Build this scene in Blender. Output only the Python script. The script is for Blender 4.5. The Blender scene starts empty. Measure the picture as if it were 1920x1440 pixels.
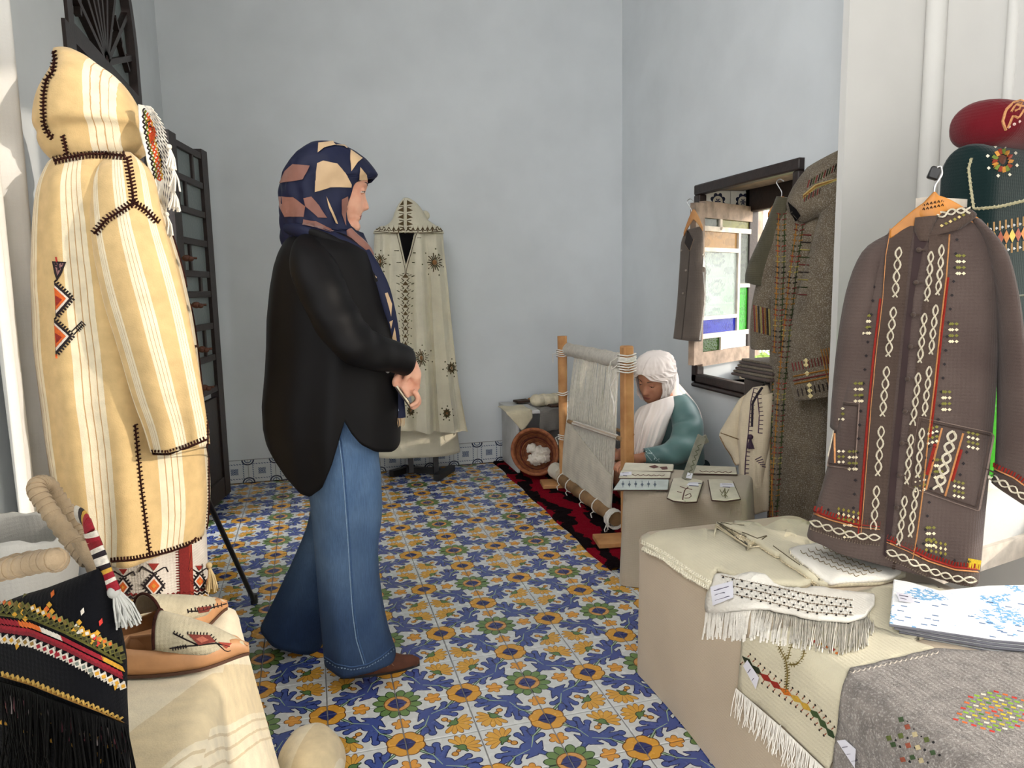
import bpy, bmesh, math, random
import numpy as np
from mathutils import Vector as V, Matrix
from mathutils.bvhtree import BVHTree
from mathutils import noise as NZ
from math import sin, cos, pi, radians, hypot, atan2, sqrt

SC = bpy.context.scene
COL = SC.collection
rnd = random.Random(7)

# ------------------------------------------------------------------ camera
F, YAW, PITCH, ROLL, HC = 1375.1, .266, .1333, -.0186, 1.2162
fwd = V((sin(YAW)*cos(PITCH), cos(YAW)*cos(PITCH), -sin(PITCH)))
rt0 = V((cos(YAW), -sin(YAW), 0)); up0 = rt0.cross(fwd)
RT = cos(ROLL)*rt0 + sin(ROLL)*up0
UP = -sin(ROLL)*rt0 + cos(ROLL)*up0
EYE = V((0, 0, HC))
cam = bpy.data.objects.new('camera', bpy.data.cameras.new('camera'))
COL.objects.link(cam)
cam.data.sensor_width = 36; cam.data.lens = F*36/1920
cam.data.clip_start = .05
m = Matrix((RT, UP, -fwd)).transposed().to_4x4(); m.translation = EYE
cam.matrix_world = m
SC.camera = cam

# ------------------------------------------------------------------ light
SC.view_settings.view_transform = 'Standard'
SC.view_settings.look = 'None'
SC.view_settings.gamma = 1
SC.view_settings.use_curve_mapping = False
SC.view_settings.exposure = 1.4
wd = bpy.data.worlds.new('sky'); SC.world = wd; wd.use_nodes = True
wt = wd.node_tree; wt.nodes.clear()
wo = wt.nodes.new('ShaderNodeOutputWorld'); bg = wt.nodes.new('ShaderNodeBackground')
sk = wt.nodes.new('ShaderNodeTexSky'); sk.sky_type = 'HOSEK_WILKIE'
sk.turbidity = 4.5; sk.ground_albedo = .5
SUN = V((-.79, .55, -.275)).normalized()
sk.sun_direction = -SUN
mxs = wt.nodes.new('ShaderNodeMix'); mxs.data_type = 'RGBA'; mxs.inputs[0].default_value = .72
mxs.inputs[7].default_value = (1.0, .98, .97, 1)
wt.links.new(sk.outputs[0], mxs.inputs[6]); wt.links.new(mxs.outputs[2], bg.inputs[0])
bg.inputs[1].default_value = 3.15
wt.links.new(bg.outputs[0], wo.inputs[0])
sl = bpy.data.lights.new('sun', 'SUN'); sl.energy = .85; sl.angle = .012; sl.color = (1, .88, .74)
so = bpy.data.objects.new('sun', sl); COL.objects.link(so)
so.rotation_euler = SUN.to_track_quat('-Z', 'Y').to_euler()

# ------------------------------------------------------------------ helpers
def ray(x, y): return fwd + RT*((x-960)/F) + UP*((720-y)/F)
def aty(x, y, Y): d = ray(x, y); return EYE + d*(Y/d.y)
def atx(x, y, X): d = ray(x, y); return EYE + d*(X/d.x)
def atz(x, y, z): d = ray(x, y); return EYE + d*((z-HC)/d.z)
def atp(x, y, P, n): d = ray(x, y); return EYE + d*((P-EYE).dot(n)/d.dot(n))

def C(r, g, b):
    f = lambda c: ((c/255+.055)/1.055)**2.4 if c > 10 else c/255/12.92
    return (f(r), f(g), f(b), 1)

ORG = {}
def link(o, parent=None):
    COL.objects.link(o)
    if parent is not None: o.parent = parent
    return o
def thing(name, label, cat, loc, group=None):
    o = bpy.data.objects.new(name, None); COL.objects.link(o)
    o.empty_display_size = .05
    o.location = loc; ORG[o.name] = V(loc)
    return tag(o, label, cat, group)
def tag(o, label=None, cat=None, group=None, kind=None):
    if label: o['label'] = label
    if cat: o['category'] = cat
    if group: o['group'] = group
    if kind: o['kind'] = kind
    return o
def org(o): return ORG.get(o.name, V((0, 0, 0)))

class MB:
    """collects world-space vertices and faces for one mesh"""
    def __init__(s): s.v = []; s.f = []; s.m = []; s.uv = {}
    def add(s, vs, fs, mi=0, uv=None):
        o = len(s.v); s.v += [tuple(p) for p in vs]
        for k, f in enumerate(fs):
            s.f.append(tuple(i+o for i in f)); s.m.append(mi)
            if uv is not None: s.uv[len(s.f)-1] = uv[k]
        return s
    def grid(s, rows, closed=False, mi=0, caps=0, uvs=(1, 1)):
        n = len(rows[0]); o = len(s.v); R = len(rows)
        for r in rows: s.v += [tuple(p) for p in r]
        m = n if closed else n-1
        for i in range(R-1):
            for j in range(m):
                k = (j+1) % n
                s.f.append((o+i*n+j, o+i*n+k, o+(i+1)*n+k, o+(i+1)*n+j)); s.m.append(mi)
                u0, u1 = j/m*uvs[0], (j+1)/m*uvs[0]; v0, v1 = i/(R-1)*uvs[1], (i+1)/(R-1)*uvs[1]
                s.uv[len(s.f)-1] = ((u0, v0), (u1, v0), (u1, v1), (u0, v1))
        if caps & 1: s.f.append(tuple(o+j for j in reversed(range(n)))); s.m.append(mi)
        if caps & 2: s.f.append(tuple(o+(R-1)*n+j for j in range(n))); s.m.append(mi)
        return s
    def box(s, lo, hi, mi=0, M=None):
        x0, y0, z0 = lo; x1, y1, z1 = hi
        vs = [V(p) for p in ((x0,y0,z0),(x1,y0,z0),(x1,y1,z0),(x0,y1,z0),(x0,y0,z1),(x1,y0,z1),(x1,y1,z1),(x0,y1,z1))]
        if M is not None: vs = [M @ p for p in vs]
        return s.add(vs, [(3,2,1,0),(4,5,6,7),(0,1,5,4),(1,2,6,5),(2,3,7,6),(3,0,4,7)], mi)
    def bar(s, a, b, w, d, n=None, mi=0):
        """square bar from a to b, width w across, depth d along n"""
        a, b = V(a), V(b); t = (b-a).normalized()
        n = V(n) if n is not None else (V((0,0,1)) if abs(t.z) < .9 else V((1,0,0)))
        n = (n - t*n.dot(t)).normalized(); x = t.cross(n)
        M = Matrix((x, n, t)).transposed().to_4x4(); M.translation = a
        return s.box((-w/2, -d/2, 0), (w/2, d/2, (b-a).length), mi, M)
    def tube(s, pts, r, n=10, mi=0, caps=3, flat=1.0, up=None):
        pts = [V(p) for p in pts]; K = len(pts)
        rs = r if isinstance(r, (list, tuple)) else [r]*K
        rows = []; nn = None
        for i, p in enumerate(pts):
            t = (pts[min(i+1, K-1)]-pts[max(i-1, 0)])
            t = t.normalized() if t.length > 1e-9 else V((0, 0, 1))
            if nn is None:
                nn = V(up) if up is not None else (V((0, 0, 1)) if abs(t.z) < .9 else V((1, 0, 0)))
            nn = (nn - t*nn.dot(t)).normalized(); b = t.cross(nn)
            ra = rs[i]; ra, rb = (ra if isinstance(ra, (tuple, list)) else (ra, ra*flat))
            rows.append([p + b*(ra*cos(2*pi*j/n)) + nn*(rb*sin(2*pi*j/n)) for j in range(n)])
        L = sum((pts[i+1]-pts[i]).length for i in range(K-1))
        return s.grid(rows, True, mi, caps, (1, L))
    def ball(s, c, r, n=10, m=7, mi=0, M=None):
        c = V(c); r = r if isinstance(r, (tuple, list)) else (r, r, r)
        rows = []
        for i in range(m+1):
            a = pi*i/m; a = min(max(a, .02), pi-.02)
            rows.append([c + (M if M else Matrix.Identity(3)) @ V((r[0]*sin(a)*cos(2*pi*j/n), r[1]*sin(a)*sin(2*pi*j/n), -r[2]*cos(a))) for j in range(n)])
        return s.grid(rows, True, mi, 3)
    def build(s, name, mats, parent=None, smooth=True, uv=True, recalc=True, ang=60):
        me = bpy.data.meshes.new(name)
        o0 = org(parent) if parent is not None else None
        if o0 is None:
            a = np.array(s.v); o0 = V(((a[:,0].min()+a[:,0].max())/2, (a[:,1].min()+a[:,1].max())/2, a[:,2].min()))
        me.from_pydata([(p[0]-o0.x, p[1]-o0.y, p[2]-o0.z) for p in s.v], [], s.f)
        if uv and s.uv:
            l = me.uv_layers.new(name='UVMap').data
            for k, p in enumerate(me.polygons):
                q = s.uv.get(k)
                if q:
                    for a, b in zip(p.loop_indices, q): l[a].uv = b
        for mt in (mats if isinstance(mats, (list, tuple)) else [mats]): me.materials.append(mt)
        me.polygons.foreach_set('material_index', s.m)
        me.polygons.foreach_set('use_smooth', [smooth]*len(s.f))
        if recalc:
            b = bmesh.new(); b.from_mesh(me); bmesh.ops.recalc_face_normals(b, faces=b.faces); b.to_mesh(me); b.free()
        if ang is not None and smooth: me.set_sharp_from_angle(angle=radians(ang))
        o = bpy.data.objects.new(name, me); link(o, parent)
        if parent is None: o.location = o0
        ORG[o.name] = V(o0)
        return o
def bevel(o, w=.004, seg=2):
    m = o.modifiers.new('bevel', 'BEVEL'); m.width = w; m.segments = seg; m.limit_method = 'ANGLE'; m.angle_limit = radians(40)
    o.data.set_sharp_from_angle(angle=radians(50)); return o
def solid(o, t=.004, off=-1):
    m = o.modifiers.new('thick', 'SOLIDIFY'); m.thickness = t; m.offset = off; return o
def subd(o, n=1):
    m = o.modifiers.new('sub', 'SUBSURF'); m.levels = n; m.render_levels = n; return o
def bx(name, lo, hi, mat, parent=None, bev=.004):
    o = MB().box(lo, hi).build(name, mat, parent, smooth=bev > 0)
    if bev > 0: bevel(o, bev)
    return o
def struct(o, name=None):
    o['kind'] = 'structure'; return o
def dup(o, parent=None, loc=None, rz=None):
    c = o.copy(); COL.objects.link(c)
    if parent is not None: c.parent = parent
    if loc is not None: c.location = loc
    if rz is not None: c.rotation_euler = (0, 0, rz)
    ORG[c.name] = org(o); return c
def interp(tab, y):
    """tab: list of (y, a, b, ...) sorted by y"""
    if y <= tab[0][0]: return list(tab[0][1:])
    for p, q in zip(tab, tab[1:]):
        if y <= q[0]:
            t = (y-p[0])/(q[0]-p[0]); return [a+(b-a)*t for a, b in zip(p[1:], q[1:])]
    return list(tab[-1][1:])
def smooth_path(pts, n=6):
    """Catmull-Rom through the points"""
    P = [V(p) if len(p) == 3 else V((p[0], p[1], 0)) for p in pts]
    P = [P[0]*2-P[1]] + P + [P[-1]*2-P[-2]]; out = []
    for i in range(1, len(P)-2):
        for k in range(n):
            t = k/n; a, b, c, d = P[i-1:i+3]
            out.append(.5*((2*b)+(c-a)*t+(2*a-5*b+4*c-d)*t*t+(3*b-a-3*c+d)*t*t*t))
    out.append(P[-2]); return out
def nz(p, s, seed=0): return NZ.noise(V(p)*s + V((seed*7.3, seed*3.1, seed*1.7)))

# ------------------------------------------------------------------ materials
def newmat(name):
    m = bpy.data.materials.new(name); m.use_nodes = True
    return m, m.node_tree, m.node_tree.nodes['Principled BSDF']
def mat(name, col, rough=.6, spec=.4, var=.12, vs=8, bump=0, bs=60, metal=0, sheen=0, col2=None, det=4, coat=0, trans=0, sss=0, uvs=None):
    """plain procedural material: two-tone noise colour and noise bump"""
    m, t, b = newmat(name); N = t.nodes.new; L = t.links.new
    b.inputs['Roughness'].default_value = rough; b.inputs['Metallic'].default_value = metal
    b.inputs['Specular IOR Level'].default_value = spec
    if sheen: b.inputs['Sheen Weight'].default_value = sheen
    if coat: b.inputs['Coat Weight'].default_value = coat
    if trans: b.inputs['Transmission Weight'].default_value = trans
    if sss:
        b.inputs['Subsurface Weight'].default_value = sss; b.inputs['Subsurface Radius'].default_value = (.01, .004, .002); b.inputs['Subsurface Scale'].default_value = 1
    co = N('ShaderNodeTexCoord'); no = N('ShaderNodeTexNoise'); no.inputs['Scale'].default_value = vs; no.inputs['Detail'].default_value = det
    mx = N('ShaderNodeMix'); mx.data_type = 'RGBA'
    c2 = col2 or tuple(max(0, min(1, c*(1-var*2.2))) for c in col[:3])+(1,)
    mx.inputs[6].default_value = col; mx.inputs[7].default_value = c2
    mr = N('ShaderNodeMapRange'); mr.inputs[1].default_value = .35; mr.inputs[2].default_value = .7
    L(co.outputs['Object'], no.inputs['Vector']); L(no.outputs['Fac'], mr.inputs[0]); L(mr.outputs[0], mx.inputs[0]); L(mx.outputs[2], b.inputs['Base Color'])
    if bump:
        n2 = N('ShaderNodeTexNoise'); n2.inputs['Scale'].default_value = bs; n2.inputs['Detail'].default_value = 3
        bp = N('ShaderNodeBump'); bp.inputs['Strength'].default_value = bump; bp.inputs['Distance'].default_value = .004
        L(co.outputs['Object'], n2.inputs['Vector']); L(n2.outputs['Fac'], bp.inputs['Height']); L(bp.outputs[0], b.inputs['Normal'])
    return m
def weave(name, col, rough=.95, var=.1, vs=14, thr=260, bump=.35, sheen=.15, col2=None, speck=0):
    """woven cloth: fine crossed thread relief over a mottled colour"""
    m = mat(name, col, rough, .15, var, vs, 0, 60, 0, sheen, col2)
    t = m.node_tree; N = t.nodes.new; L = t.links.new; b = t.nodes['Principled BSDF']
    co = N('ShaderNodeTexCoord'); hs = []
    for ax in ('X', 'Z'):
        w = N('ShaderNodeTexWave'); w.bands_direction = ax; w.inputs['Scale'].default_value = thr/6.28; w.inputs['Distortion'].default_value = 1.5; w.inputs['Detail'].default_value = 2
        L(co.outputs['Object'], w.inputs['Vector']); hs.append(w)
    n2 = N('ShaderNodeTexNoise'); n2.inputs['Scale'].default_value = 420; L(co.outputs['Object'], n2.inputs['Vector'])
    a = N('ShaderNodeMath'); a.operation = 'ADD'; L(hs[0].outputs['Fac'], a.inputs[0]); L(hs[1].outputs['Fac'], a.inputs[1])
    a2 = N('ShaderNodeMath'); a2.operation = 'MULTIPLY_ADD'; L(n2.outputs['Fac'], a2.inputs[0]); a2.inputs[1].default_value = 3; L(a.outputs[0], a2.inputs[2])
    bp = N('ShaderNodeBump'); bp.inputs['Strength'].default_value = bump; bp.inputs['Distance'].default_value = .0015
    L(a2.outputs[0], bp.inputs['Height']); L(bp.outputs[0], b.inputs['Normal'])
    if speck:
        mx0 = [n for n in t.nodes if n.type == 'MIX'][0]
        mx = N('ShaderNodeMix'); mx.data_type = 'RGBA'; mr = N('ShaderNodeMapRange'); mr.inputs[1].default_value = .5; mr.inputs[2].default_value = .68
        mr.inputs[4].default_value = speck
        n3 = N('ShaderNodeTexNoise'); n3.inputs['Scale'].default_value = 260; n3.inputs['Detail'].default_value = 3; L(co.outputs['Object'], n3.inputs['Vector'])
        L(n3.outputs['Fac'], mr.inputs[0]); L(mr.outputs[0], mx.inputs[0]); L(mx0.outputs[2], mx.inputs[6]); mx.inputs[7].default_value = (.75, .72, .66, 1); L(mx.outputs[2], b.inputs['Base Color'])
    return m
def stripes(name, stops, per, rough=.95, axis='u', rot=0, bump=.3):
    """wool striped across the UV: stops = [(pos, colour)] repeated every `per`"""
    m, t, b = newmat(name); N = t.nodes.new; L = t.links.new
    b.inputs['Roughness'].default_value = rough; b.inputs['Specular IOR Level'].default_value = .15; b.inputs['Sheen Weight'].default_value = .2
    uv = N('ShaderNodeUVMap'); sp = N('ShaderNodeSeparateXYZ'); L(uv.outputs[0], sp.inputs[0])
    co = N('ShaderNodeTexCoord')
    nn = N('ShaderNodeTexNoise'); nn.inputs['Scale'].default_value = 60; L(co.outputs['Object'], nn.inputs['Vector'])
    a = N('ShaderNodeMath'); a.operation = 'MULTIPLY_ADD'; L(nn.outputs['Fac'], a.inputs[0]); a.inputs[1].default_value = per*.012; L(sp.outputs[0 if axis == 'u' else 1], a.inputs[2])
    d = N('ShaderNodeMath'); d.operation = 'DIVIDE'; L(a.outputs[0], d.inputs[0]); d.inputs[1].default_value = per
    f = N('ShaderNodeMath'); f.operation = 'FRACT'; L(d.outputs[0], f.inputs[0])
    r = N('ShaderNodeValToRGB'); cr = r.color_ramp; cr.interpolation = 'CONSTANT'
    while len(cr.elements) < len(stops): cr.elements.new(.5)
    for e, (p, c) in zip(cr.elements, stops): e.position = p; e.color = c
    L(f.outputs[0], r.inputs[0])
    n2 = N('ShaderNodeTexNoise'); n2.inputs['Scale'].default_value = 30; n2.inputs['Detail'].default_value = 6; L(co.outputs['Object'], n2.inputs['Vector'])
    mr = N('ShaderNodeMapRange'); mr.inputs[1].default_value = .3; mr.inputs[2].default_value = .75; mr.inputs[3].default_value = 1.05; mr.inputs[4].default_value = .84; L(n2.outputs['Fac'], mr.inputs[0])
    mx = N('ShaderNodeMix'); mx.data_type = 'RGBA'; mx.blend_type = 'MULTIPLY'; mx.inputs[0].default_value = 1
    L(r.outputs[0], mx.inputs[6]); L(mr.outputs[0], mx.inputs[7]); L(mx.outputs[2], b.inputs['Base Color'])
    n3 = N('ShaderNodeTexNoise'); n3.inputs['Scale'].default_value = 300; n3.inputs['Detail'].default_value = 3; L(co.outputs['Object'], n3.inputs['Vector'])
    bp = N('ShaderNodeBump'); bp.inputs['Strength'].default_value = bump; bp.inputs['Distance'].default_value = .003; L(n3.outputs['Fac'], bp.inputs['Height']); L(bp.outputs[0], b.inputs['Normal'])
    return m
def glass(name, col, rough=.25, alpha=.5, bump=.3, bs=90):
    """coloured patterned pane: part translucent, part glossy"""
    m, t, b = newmat(name); N = t.nodes.new; L = t.links.new
    b.inputs['Base Color'].default_value = col; b.inputs['Roughness'].default_value = rough; b.inputs['Transmission Weight'].default_value = alpha
    b.inputs['IOR'].default_value = 1.2
    co = N('ShaderNodeTexCoord'); v = N('ShaderNodeTexVoronoi'); v.inputs['Scale'].default_value = bs; L(co.outputs['Object'], v.inputs['Vector'])
    bp = N('ShaderNodeBump'); bp.inputs['Strength'].default_value = bump; bp.inputs['Distance'].default_value = .002; L(v.outputs['Distance'], bp.inputs['Height']); L(bp.outputs[0], b.inputs['Normal'])
    return m
_cm = {}
def thread(r, g, b):
    """one embroidery-thread material per colour"""
    k = (r, g, b)
    if k not in _cm: _cm[k] = mat('thread_%d_%d_%d' % k, C(r, g, b), .7, .3, .12, 200, .3, 500)
    return _cm[k]

class X:
    """tiny expression compiler for shader maths"""
    T = None
    def __init__(s, k): s.k = k
    @staticmethod
    def op(o, *a):
        n = X.T.nodes.new('ShaderNodeMath'); n.operation = o
        for i, q in enumerate(a):
            if isinstance(q, X): X.T.links.new(q.k, n.inputs[i])
            else: n.inputs[i].default_value = q
        return X(n.outputs[0])
    def __add__(s, o): return X.op('ADD', s, o)
    __radd__ = __add__
    def __sub__(s, o): return X.op('SUBTRACT', s, o)
    def __rsub__(s, o): return X.op('SUBTRACT', o, s)
    def __mul__(s, o): return X.op('MULTIPLY', s, o)
    __rmul__ = __mul__
    def __truediv__(s, o): return X.op('DIVIDE', s, o)
def xmin(a, b): return X.op('MINIMUM', a, b)
def xmax(a, b): return X.op('MAXIMUM', a, b)
def xlen(a, b): return X.op('SQRT', X.op('MULTIPLY_ADD', a, a, b*b))
def xcirc(u, v, x, y, r): return xlen(u-x, v-y) - r
def xseg(u, v, x0, y0, x1, y1, r0, r1):
    """tapered capsule distance"""
    dx, dy = x1-x0, y1-y0; L2 = dx*dx+dy*dy
    pu, pv = u-x0, v-y0
    h = X.op('MULTIPLY_ADD', pu, dx/L2, pv*(dy/L2)); n = h.k.node; n.use_clamp = True
    return xlen(X.op('MULTIPLY_ADD', h, -dx, pu), X.op('MULTIPLY_ADD', h, -dy, pv)) - X.op('MULTIPLY_ADD', h, r1-r0, r0)
def xmixc(base, col, fac):
    n = X.T.nodes.new('ShaderNodeMix'); n.data_type = 'RGBA'
    for i, q in ((0, fac), (6, base), (7, col)):
        if isinstance(q, X): X.T.links.new(q.k, n.inputs[i])
        else: n.inputs[i].default_value = q
    return X(n.outputs[2])

# ------------------------------------------------------------------ embroidery laid on real surfaces
def bvh_of(*objs):
    bpy.context.view_layer.update(); dg = bpy.context.evaluated_depsgraph_get()
    vs, fs = [], []
    for o in objs:
        e = o.evaluated_get(dg); me = e.to_mesh(); M = o.matrix_world; k = len(vs)
        vs += [M @ v.co for v in me.vertices]; fs += [tuple(i+k for i in p.vertices) for p in me.polygons]
        e.to_mesh_clear()
    return BVHTree.FromPolygons(vs, fs)
def pathlen(p): return [hypot(b[0]-a[0], b[1]-a[1]) for a, b in zip(p, p[1:])]
def along(path, step, start=0.0):
    """points every `step` px: (x, y, tx, ty)"""
    out = []; d = start; acc = 0
    for a, b in zip(path, path[1:]):
        L = hypot(b[0]-a[0], b[1]-a[1])
        while L > 0 and d <= acc+L+1e-6:
            t = (d-acc)/L; out.append((a[0]+(b[0]-a[0])*t, a[1]+(b[1]-a[1])*t, (b[0]-a[0])/L, (b[1]-a[1])/L)); d += step
        acc += L
    return out
class Stitch:
    """threads, ribbons and patches set out on a garment's surface"""
    def __init__(s, *objs, eps=.0015, tree=None):
        s.t = tree or bvh_of(*objs); s.eps = eps; s.mb = MB(); s.mats = []; s.last = None
    def mi(s, c):
        m = thread(*c) if isinstance(c, tuple) else c
        if m not in s.mats: s.mats.append(m)
        return s.mats.index(m)
    def hit(s, x, y, e=0):
        d = ray(x, y).normalized(); p, n, i, ds = s.t.ray_cast(EYE, d)
        if p is None:
            q = EYE + d*(s.last or 2.0); p, n, i, ds = s.t.find_nearest(q)
            if p is None: return q, -d
        else: s.last = ds
        if n.dot(d) > 0: n = -n
        return p + n*(s.eps+e), n
    def line(s, c, w, pts, step=6, e=0, h=.6):
        """raised thread of width w px through px points"""
        q = [a[:2] for a in along(pts, step)]
        if not q or hypot(q[-1][0]-pts[-1][0], q[-1][1]-pts[-1][1]) > step*.2: q.append(pts[-1][:2])
        H = [s.hit(*p, e) for p in q]; rows = []
        for i, (p, n) in enumerate(H):
            t = H[min(i+1, len(H)-1)][0]-H[max(i-1, 0)][0]
            if t.length < 1e-9: t = V((0, 0, 1))
            b = t.cross(n)
            b = b.normalized() if b.length > 1e-9 else V((1, 0, 0))
            r = w*.5*(p-EYE).length/F
            rows.append([p-b*r-n*s.eps, p+n*(r*h), p+b*r-n*s.eps])
        if len(rows) > 1: s.mb.grid(rows, False, s.mi(c))
        return s
    def poly(s, c, pts, cell=7, e=0):
        """flat patch, cut into cells so that it follows the surface"""
        bm = bmesh.new(); bm.faces.new([bm.verts.new((x, y, 0)) for x, y in pts])
        if len(pts) > 4: bmesh.ops.triangulate(bm, faces=bm.faces[:])
        xs = [p[0] for p in pts]; ys = [p[1] for p in pts]
        for ax, lo, hi in ((0, min(xs), max(xs)), (1, min(ys), max(ys))):
            k = int((hi-lo)/cell)
            for i in range(1, k+1):
                co = V((0, 0, 0)); co[ax] = lo+(hi-lo)*i/(k+1); no = V((0, 0, 0)); no[ax] = 1
                bmesh.ops.bisect_plane(bm, geom=bm.verts[:]+bm.edges[:]+bm.faces[:], plane_co=co, plane_no=no)
        bm.verts.index_update()
        s.mb.add([s.hit(v.co.x, v.co.y, e)[0] for v in bm.verts], [[v.index for v in f.verts] for f in bm.faces], s.mi(c),
                 [[(v.co.x/100, v.co.y/100) for v in f.verts] for f in bm.faces])
        bm.free(); return s
    def dot(s, c, x, y, r, n=6, e=0):
        p, nn = s.hit(x, y, e); a = nn.orthogonal().normalized(); b = nn.cross(a); R = r*(p-EYE).length/F
        vs = [p+(a*cos(2*pi*i/n)+b*sin(2*pi*i/n))*R-nn*s.eps for i in range(n)]+[p+nn*R*.6]
        s.mb.add(vs, [(i, (i+1) % n, n) for i in range(n)], s.mi(c)); return s
    def dia(s, c, x, y, a, b=None, ang=0, e=0):
        b = b or a; ca, sa = cos(ang), sin(ang)
        P = [s.hit(x+ca*u-sa*v, y+sa*u+ca*v, e) for u, v in ((a,0),(0,b),(-a,0),(0,-b))]
        p, n = s.hit(x, y, e); s.mb.add([q[0] for q in P]+[p+n*.0008], [(0,1,4),(1,2,4),(2,3,4),(3,0,4)], s.mi(c)); return s
    def ticks(s, c, path, step, l0, l1, w, start=0, slant=0, e=0):
        """short stitches across a path from offset l0 to l1"""
        for x, y, tx, ty in along(path, step, start):
            nx, ny = -ty, tx
            s.line(c, w, [(x+nx*l0, y+ny*l0), (x+nx*l1+tx*slant, y+ny*l1+ty*slant)], max(3, abs(l1-l0)/2), e)
        return s
    def zig(s, c, path, step, amp, w, e=0):
        q = [(x-ty*amp*(1 if i % 2 else -1), y+tx*amp*(1 if i % 2 else -1)) for i, (x, y, tx, ty) in enumerate(along(path, step))]
        return s.line(c, w, q, max(3, step/2), e)
    def chain(s, c, path, per, amp, w, e=0):
        """two cords plaited about a path"""
        for sg in (1, -1):
            q = [(x-ty*amp*sg*sin(2*pi*i/8), y+tx*amp*sg*sin(2*pi*i/8)) for i, (x, y, tx, ty) in enumerate(along(path, per/8))]
            if len(q) > 1: s.line(c, w, q, per/8, e+(.0008 if sg > 0 else 0))
        return s
    def build(s, name, parent, label=None):
        o = s.mb.build(name, s.mats, parent, recalc=False); o['kind'] = 'stuff'
        if 'label' in name: del o['kind']
        if label: o['label'] = label
        return o
def drape(name, label, cat, m, polys, tree, parent=None, eps=.004, th=.004, cell=14, group=None):
    """a flat textile laid over a surface, with thickness"""
    s = Stitch(tree=tree, eps=eps)
    for p in polys: s.poly(m, p, cell)
    o = s.mb.build(name, s.mats, parent, recalc=True)
    bm = bmesh.new(); bm.from_mesh(o.data); bmesh.ops.remove_doubles(bm, verts=bm.verts, dist=.0002); bmesh.ops.recalc_face_normals(bm, faces=bm.faces); bm.to_mesh(o.data); bm.free()
    k = o.modifiers.new('soften', 'SMOOTH'); k.factor = .5; k.iterations = 3
    solid(o, th, 0)
    if cat: tag(o, label, cat, group)
    return o
def fringe(name, m, roots, ln, parent, r=.0009, droop=None, jit=.3, n=4, stuff=True):
    """hanging threads from the root points"""
    b = MB()
    for i, p in enumerate(roots):
        p = V(p); d = V(droop or (0, 0, -1)); L = ln*(1-jit*.5+jit*rnd.random())
        q = p + d*L*.5 + V((rnd.uniform(-1, 1), rnd.uniform(-1, 1), 0))*L*.06
        e = p + d*L + V((rnd.uniform(-1, 1), rnd.uniform(-1, 1), 0))*L*.13
        b.tube([p, q, e], [r, r, r*.7], n, caps=2)
    o = b.build(name, m, parent)
    if stuff: o['kind'] = 'stuff'
    return o

# ------------------------------------------------------------------ cloth builders
def resample(rows, M):
    """rows of equal-length tuples -> M rows by Catmull-Rom"""
    a = np.array(rows, float); K = len(a); out = []
    for i in range(M):
        t = i/(M-1)*(K-1); k = min(int(t), K-2); f = t-k
        p0, p1, p2, p3 = a[max(k-1, 0)], a[k], a[k+1], a[min(k+2, K-1)]
        out.append(.5*(2*p1+(p2-p0)*f+(2*p0-5*p1+4*p2-p3)*f*f+(3*p1-p0-3*p2+p3)*f**3))
    return out
def hang(mb, rows, P, n, N=40, M=30, fold=(), pw=1.0, rough=.0, seed=0, mi=0, caps=0, nplane=None, uvs=(1, 1), hem=None):
    """closed tube of cloth hung about a plane: rows = (xl, yl, xr, yr, depth, shift)"""
    P = V(P); n = V(n).normalized(); rr = []
    for i, r in enumerate(resample(rows, M)):
        xl, yl, xr, yr, d, sh = r; t = i/(M-1)
        pp = P + n*sh
        L, R = atp(xl, yl, pp, n), atp(xr, yr, pp, n); c = (L+R)/2; h = (R-L)/2; row = []
        for j in range(N):
            a = 2*pi*j/N; ca, sa = cos(a), sin(a)
            e = lambda q: math.copysign(abs(q)**pw, q)
            k = 1.0
            for (f, am, ph, tw) in fold: k += am*(t**.7)*sin(f*a+ph+tw*t)
            p = c - h*e(ca)*(1+(k-1)*.15) + n*(d*e(sa)*k)
            if rough: p = p + n*(nz(p, 9, seed)*rough)
            if hem and i == M-1: p = p + V((0, 0, hem(a)))
            row.append(p)
        rr.append(row)
    return mb.grid(rr, True, mi, caps, uvs)
def pxtube(mb, pts, r=None, n=16, M=None, flat=1.0, caps=3, mi=0, up=None):
    """pts: (x, y, Y, halfwidth_px[, depth factor]) -> tapered limb of cloth"""
    R = resample(pts, M or len(pts)*4); P, rr = [], []
    for q in R:
        p = aty(q[0], q[1], q[2]); w = q[3]*(p-EYE).dot(fwd)/F; P.append(p); rr.append((w, w*(q[4] if len(q) > 4 else flat)))
    return mb.tube(P, rr, n, mi, caps, up=up or (0, 1, 0))
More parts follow.
